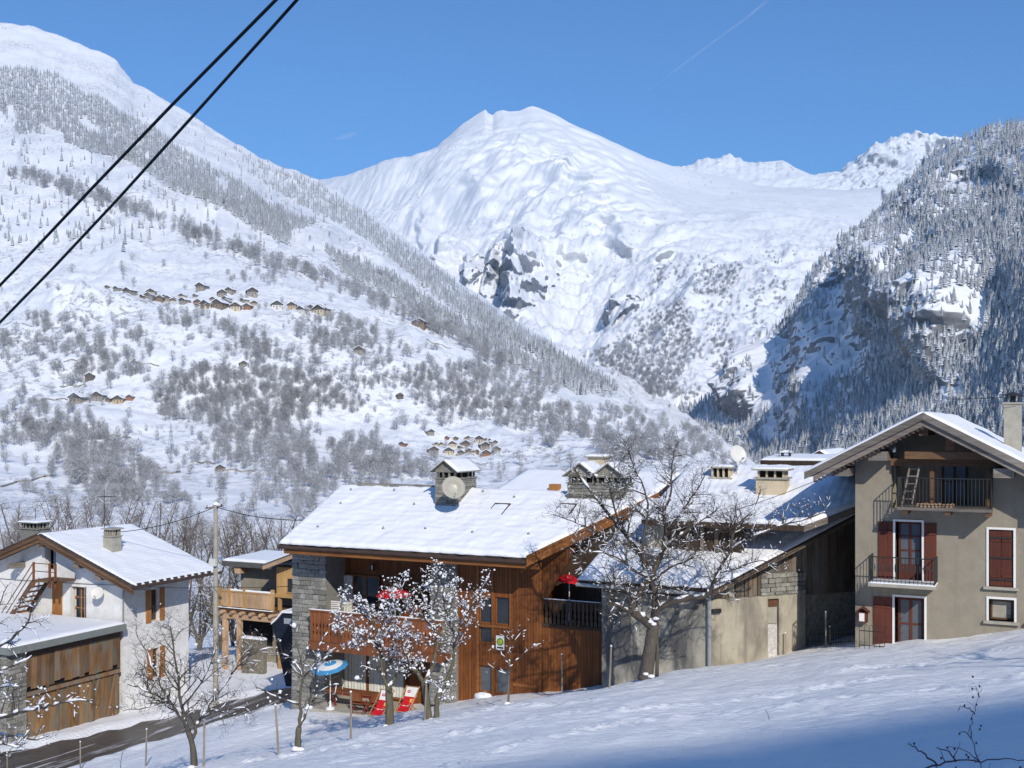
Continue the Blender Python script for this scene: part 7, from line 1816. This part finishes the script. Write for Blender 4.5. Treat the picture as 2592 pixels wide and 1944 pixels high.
for x, y, w, c_, lab in [(40,226,84,'brown','chalet alone at the meadow edge right of the upper hamlet'),(648,306,70,'brown','low wooden chalet on the slope above the gorge'),(270,476,68,'stone','dark barn amid trees above the lower hamlet'),(520,752,48,'dark','tiny dark hut above the lower hamlet')]:
    px, py, wp = U(x, y, w); far_house(LEFT, px, py, wp, c_, lab, RNG.uniform(-20, 20))
for k in range(16):
    far_house(LEFT, 150 + (470 + RNG.uniform(0, 640))/2.212, 680 + (150 + RNG.uniform(0, 75))/2.212, RNG.uniform(11, 19), RNG.choice(['stone','stone','cream','brown','ochre']), 'small barn squeezed among the houses of the upper hamlet', RNG.uniform(-40, 40), 'small barns of the upper hamlet')
for k in range(14):
    far_house(LEFT, 850 + (1080 + RNG.uniform(0, 720))/4.424, 1050 + (255 + RNG.uniform(0, 190))/4.424, RNG.uniform(11, 18), RNG.choice(['stone','cream','cream','ochre','brown']), 'small barn squeezed among the houses of the lower hamlet', RNG.uniform(-40, 40), 'small barns of the lower hamlet')
# dry stone terrace walls
WALLS = [(150,980,215,977),(160,915,220,910),(262,1118,330,1108),(240,1107,305,1104),(268,1145,345,1138),(350,1185,420,1186),(385,1200,455,1197),(0,1232,130,1206),(100,1013,170,1012),(330,918,400,926),(690,1140,760,1144),(1080,862,1140,884),(930,1180,1010,1174),(560,1190,640,1196),(760,1012,830,1020),(480,1170,540,1174)]
for k, (x0, y0, x1, y1) in enumerate(WALLS):
    n = 14; xs_ = np.linspace(x0, x1, n); P = LEFT.place(xs_, np.linspace(y0, y1, n) + 2*np.sin(np.arange(n)*.9 + k))
    P = P[~np.isnan(P[:,0])]
    if len(P) < 3: continue
    mb = MB(); hh = 1.1
    for a, b_ in zip(P[:-1], P[1:]): mb.hexa([a-np.array([0,0,.8]), b_-np.array([0,0,.8]), b_+np.array([0,1.2,-.8]), a+np.array([0,1.2,-.8])], [a+np.array([0,0,hh]), b_+np.array([0,0,hh]), b_+np.array([0,1.2,hh]), a+np.array([0,1.2,hh])])
    tag(mb.build('terrace_wall', FM['stone'], None, False, tuple(P[0])), 'dry stone terrace wall drawn as a thin dark line across the far snow slope', 'wall', 'terrace walls on the far slope')
# lattice pylon
P = LEFT.place(433, 1148)[0]; dpt = proj(P[None])[2][0]; hh = 78 * dpt / FPX; b0 = 13 * dpt / FPX
py_ = thing('pylon', 'grey lattice power pylon among bare trees on the far slope', 'pylon', tuple(P))
c0 = [Vector(P) + Vector((sx_*b0*.5, sy_*b0*.5, -1)) for sx_, sy_ in ((-1,-1),(1,-1),(1,1),(-1,1))]; tp = Vector(P) + Vector((0,0,hh))
for q in c0: MB().tube([q, q.lerp(tp, .6), tp], [.22,.18,.12], 4).build('leg', M['zinc'], py_)
m = MB()
for k in range(7):
    f0, f1 = k*.13, (k+1)*.13
    for i in range(4): m.tube([c0[i].lerp(tp, f0), c0[(i+1) % 4].lerp(tp, f1)], .11, 3); m.tube([c0[(i+1) % 4].lerp(tp, f0), c0[i].lerp(tp, f1)], .11, 3)
m.build('bracing', M['zinc'], py_)
for f in (.72, .86): z = tp.z*f + P[2]*(1-f); MB().tube([(P[0]-b0*.6*CA,P[1]-b0*.6*SA,z),(P[0]+b0*.6*CA,P[1]+b0*.6*SA,z)], .14, 4).build('crossarm', M['zinc'], py_)

# ---------------------------------------------------------------- thin mountain air
def haze():
    m = bpy.data.materials.new('haze'); m.use_nodes = True; t = m.node_tree
    t.nodes.remove(t.nodes['Principled BSDF'])
    v = t.nodes.new('ShaderNodeVolumePrincipled')
    v.inputs['Color'].default_value = (0.28, 0.62, 1.0, 1); v.inputs['Density'].default_value = HAZE
    v.inputs['Anisotropy'].default_value = 0.0
    t.links.new(v.outputs[0], t.nodes['Material Output'].inputs['Volume'])
    mb = MB()
    c = [cw(-7500,-900,0), cw(9500,-900,0), cw(9500,15500,0), cw(-7500,15500,0)]
    mb.hexa([(p[0],p[1],-900) for p in c], [(p[0],p[1],2560) for p in c])
    o = mb.build('haze', m); tag(o, 'faint blue mountain air', kind='stuff')
HAZE = 4.0e-5
haze()
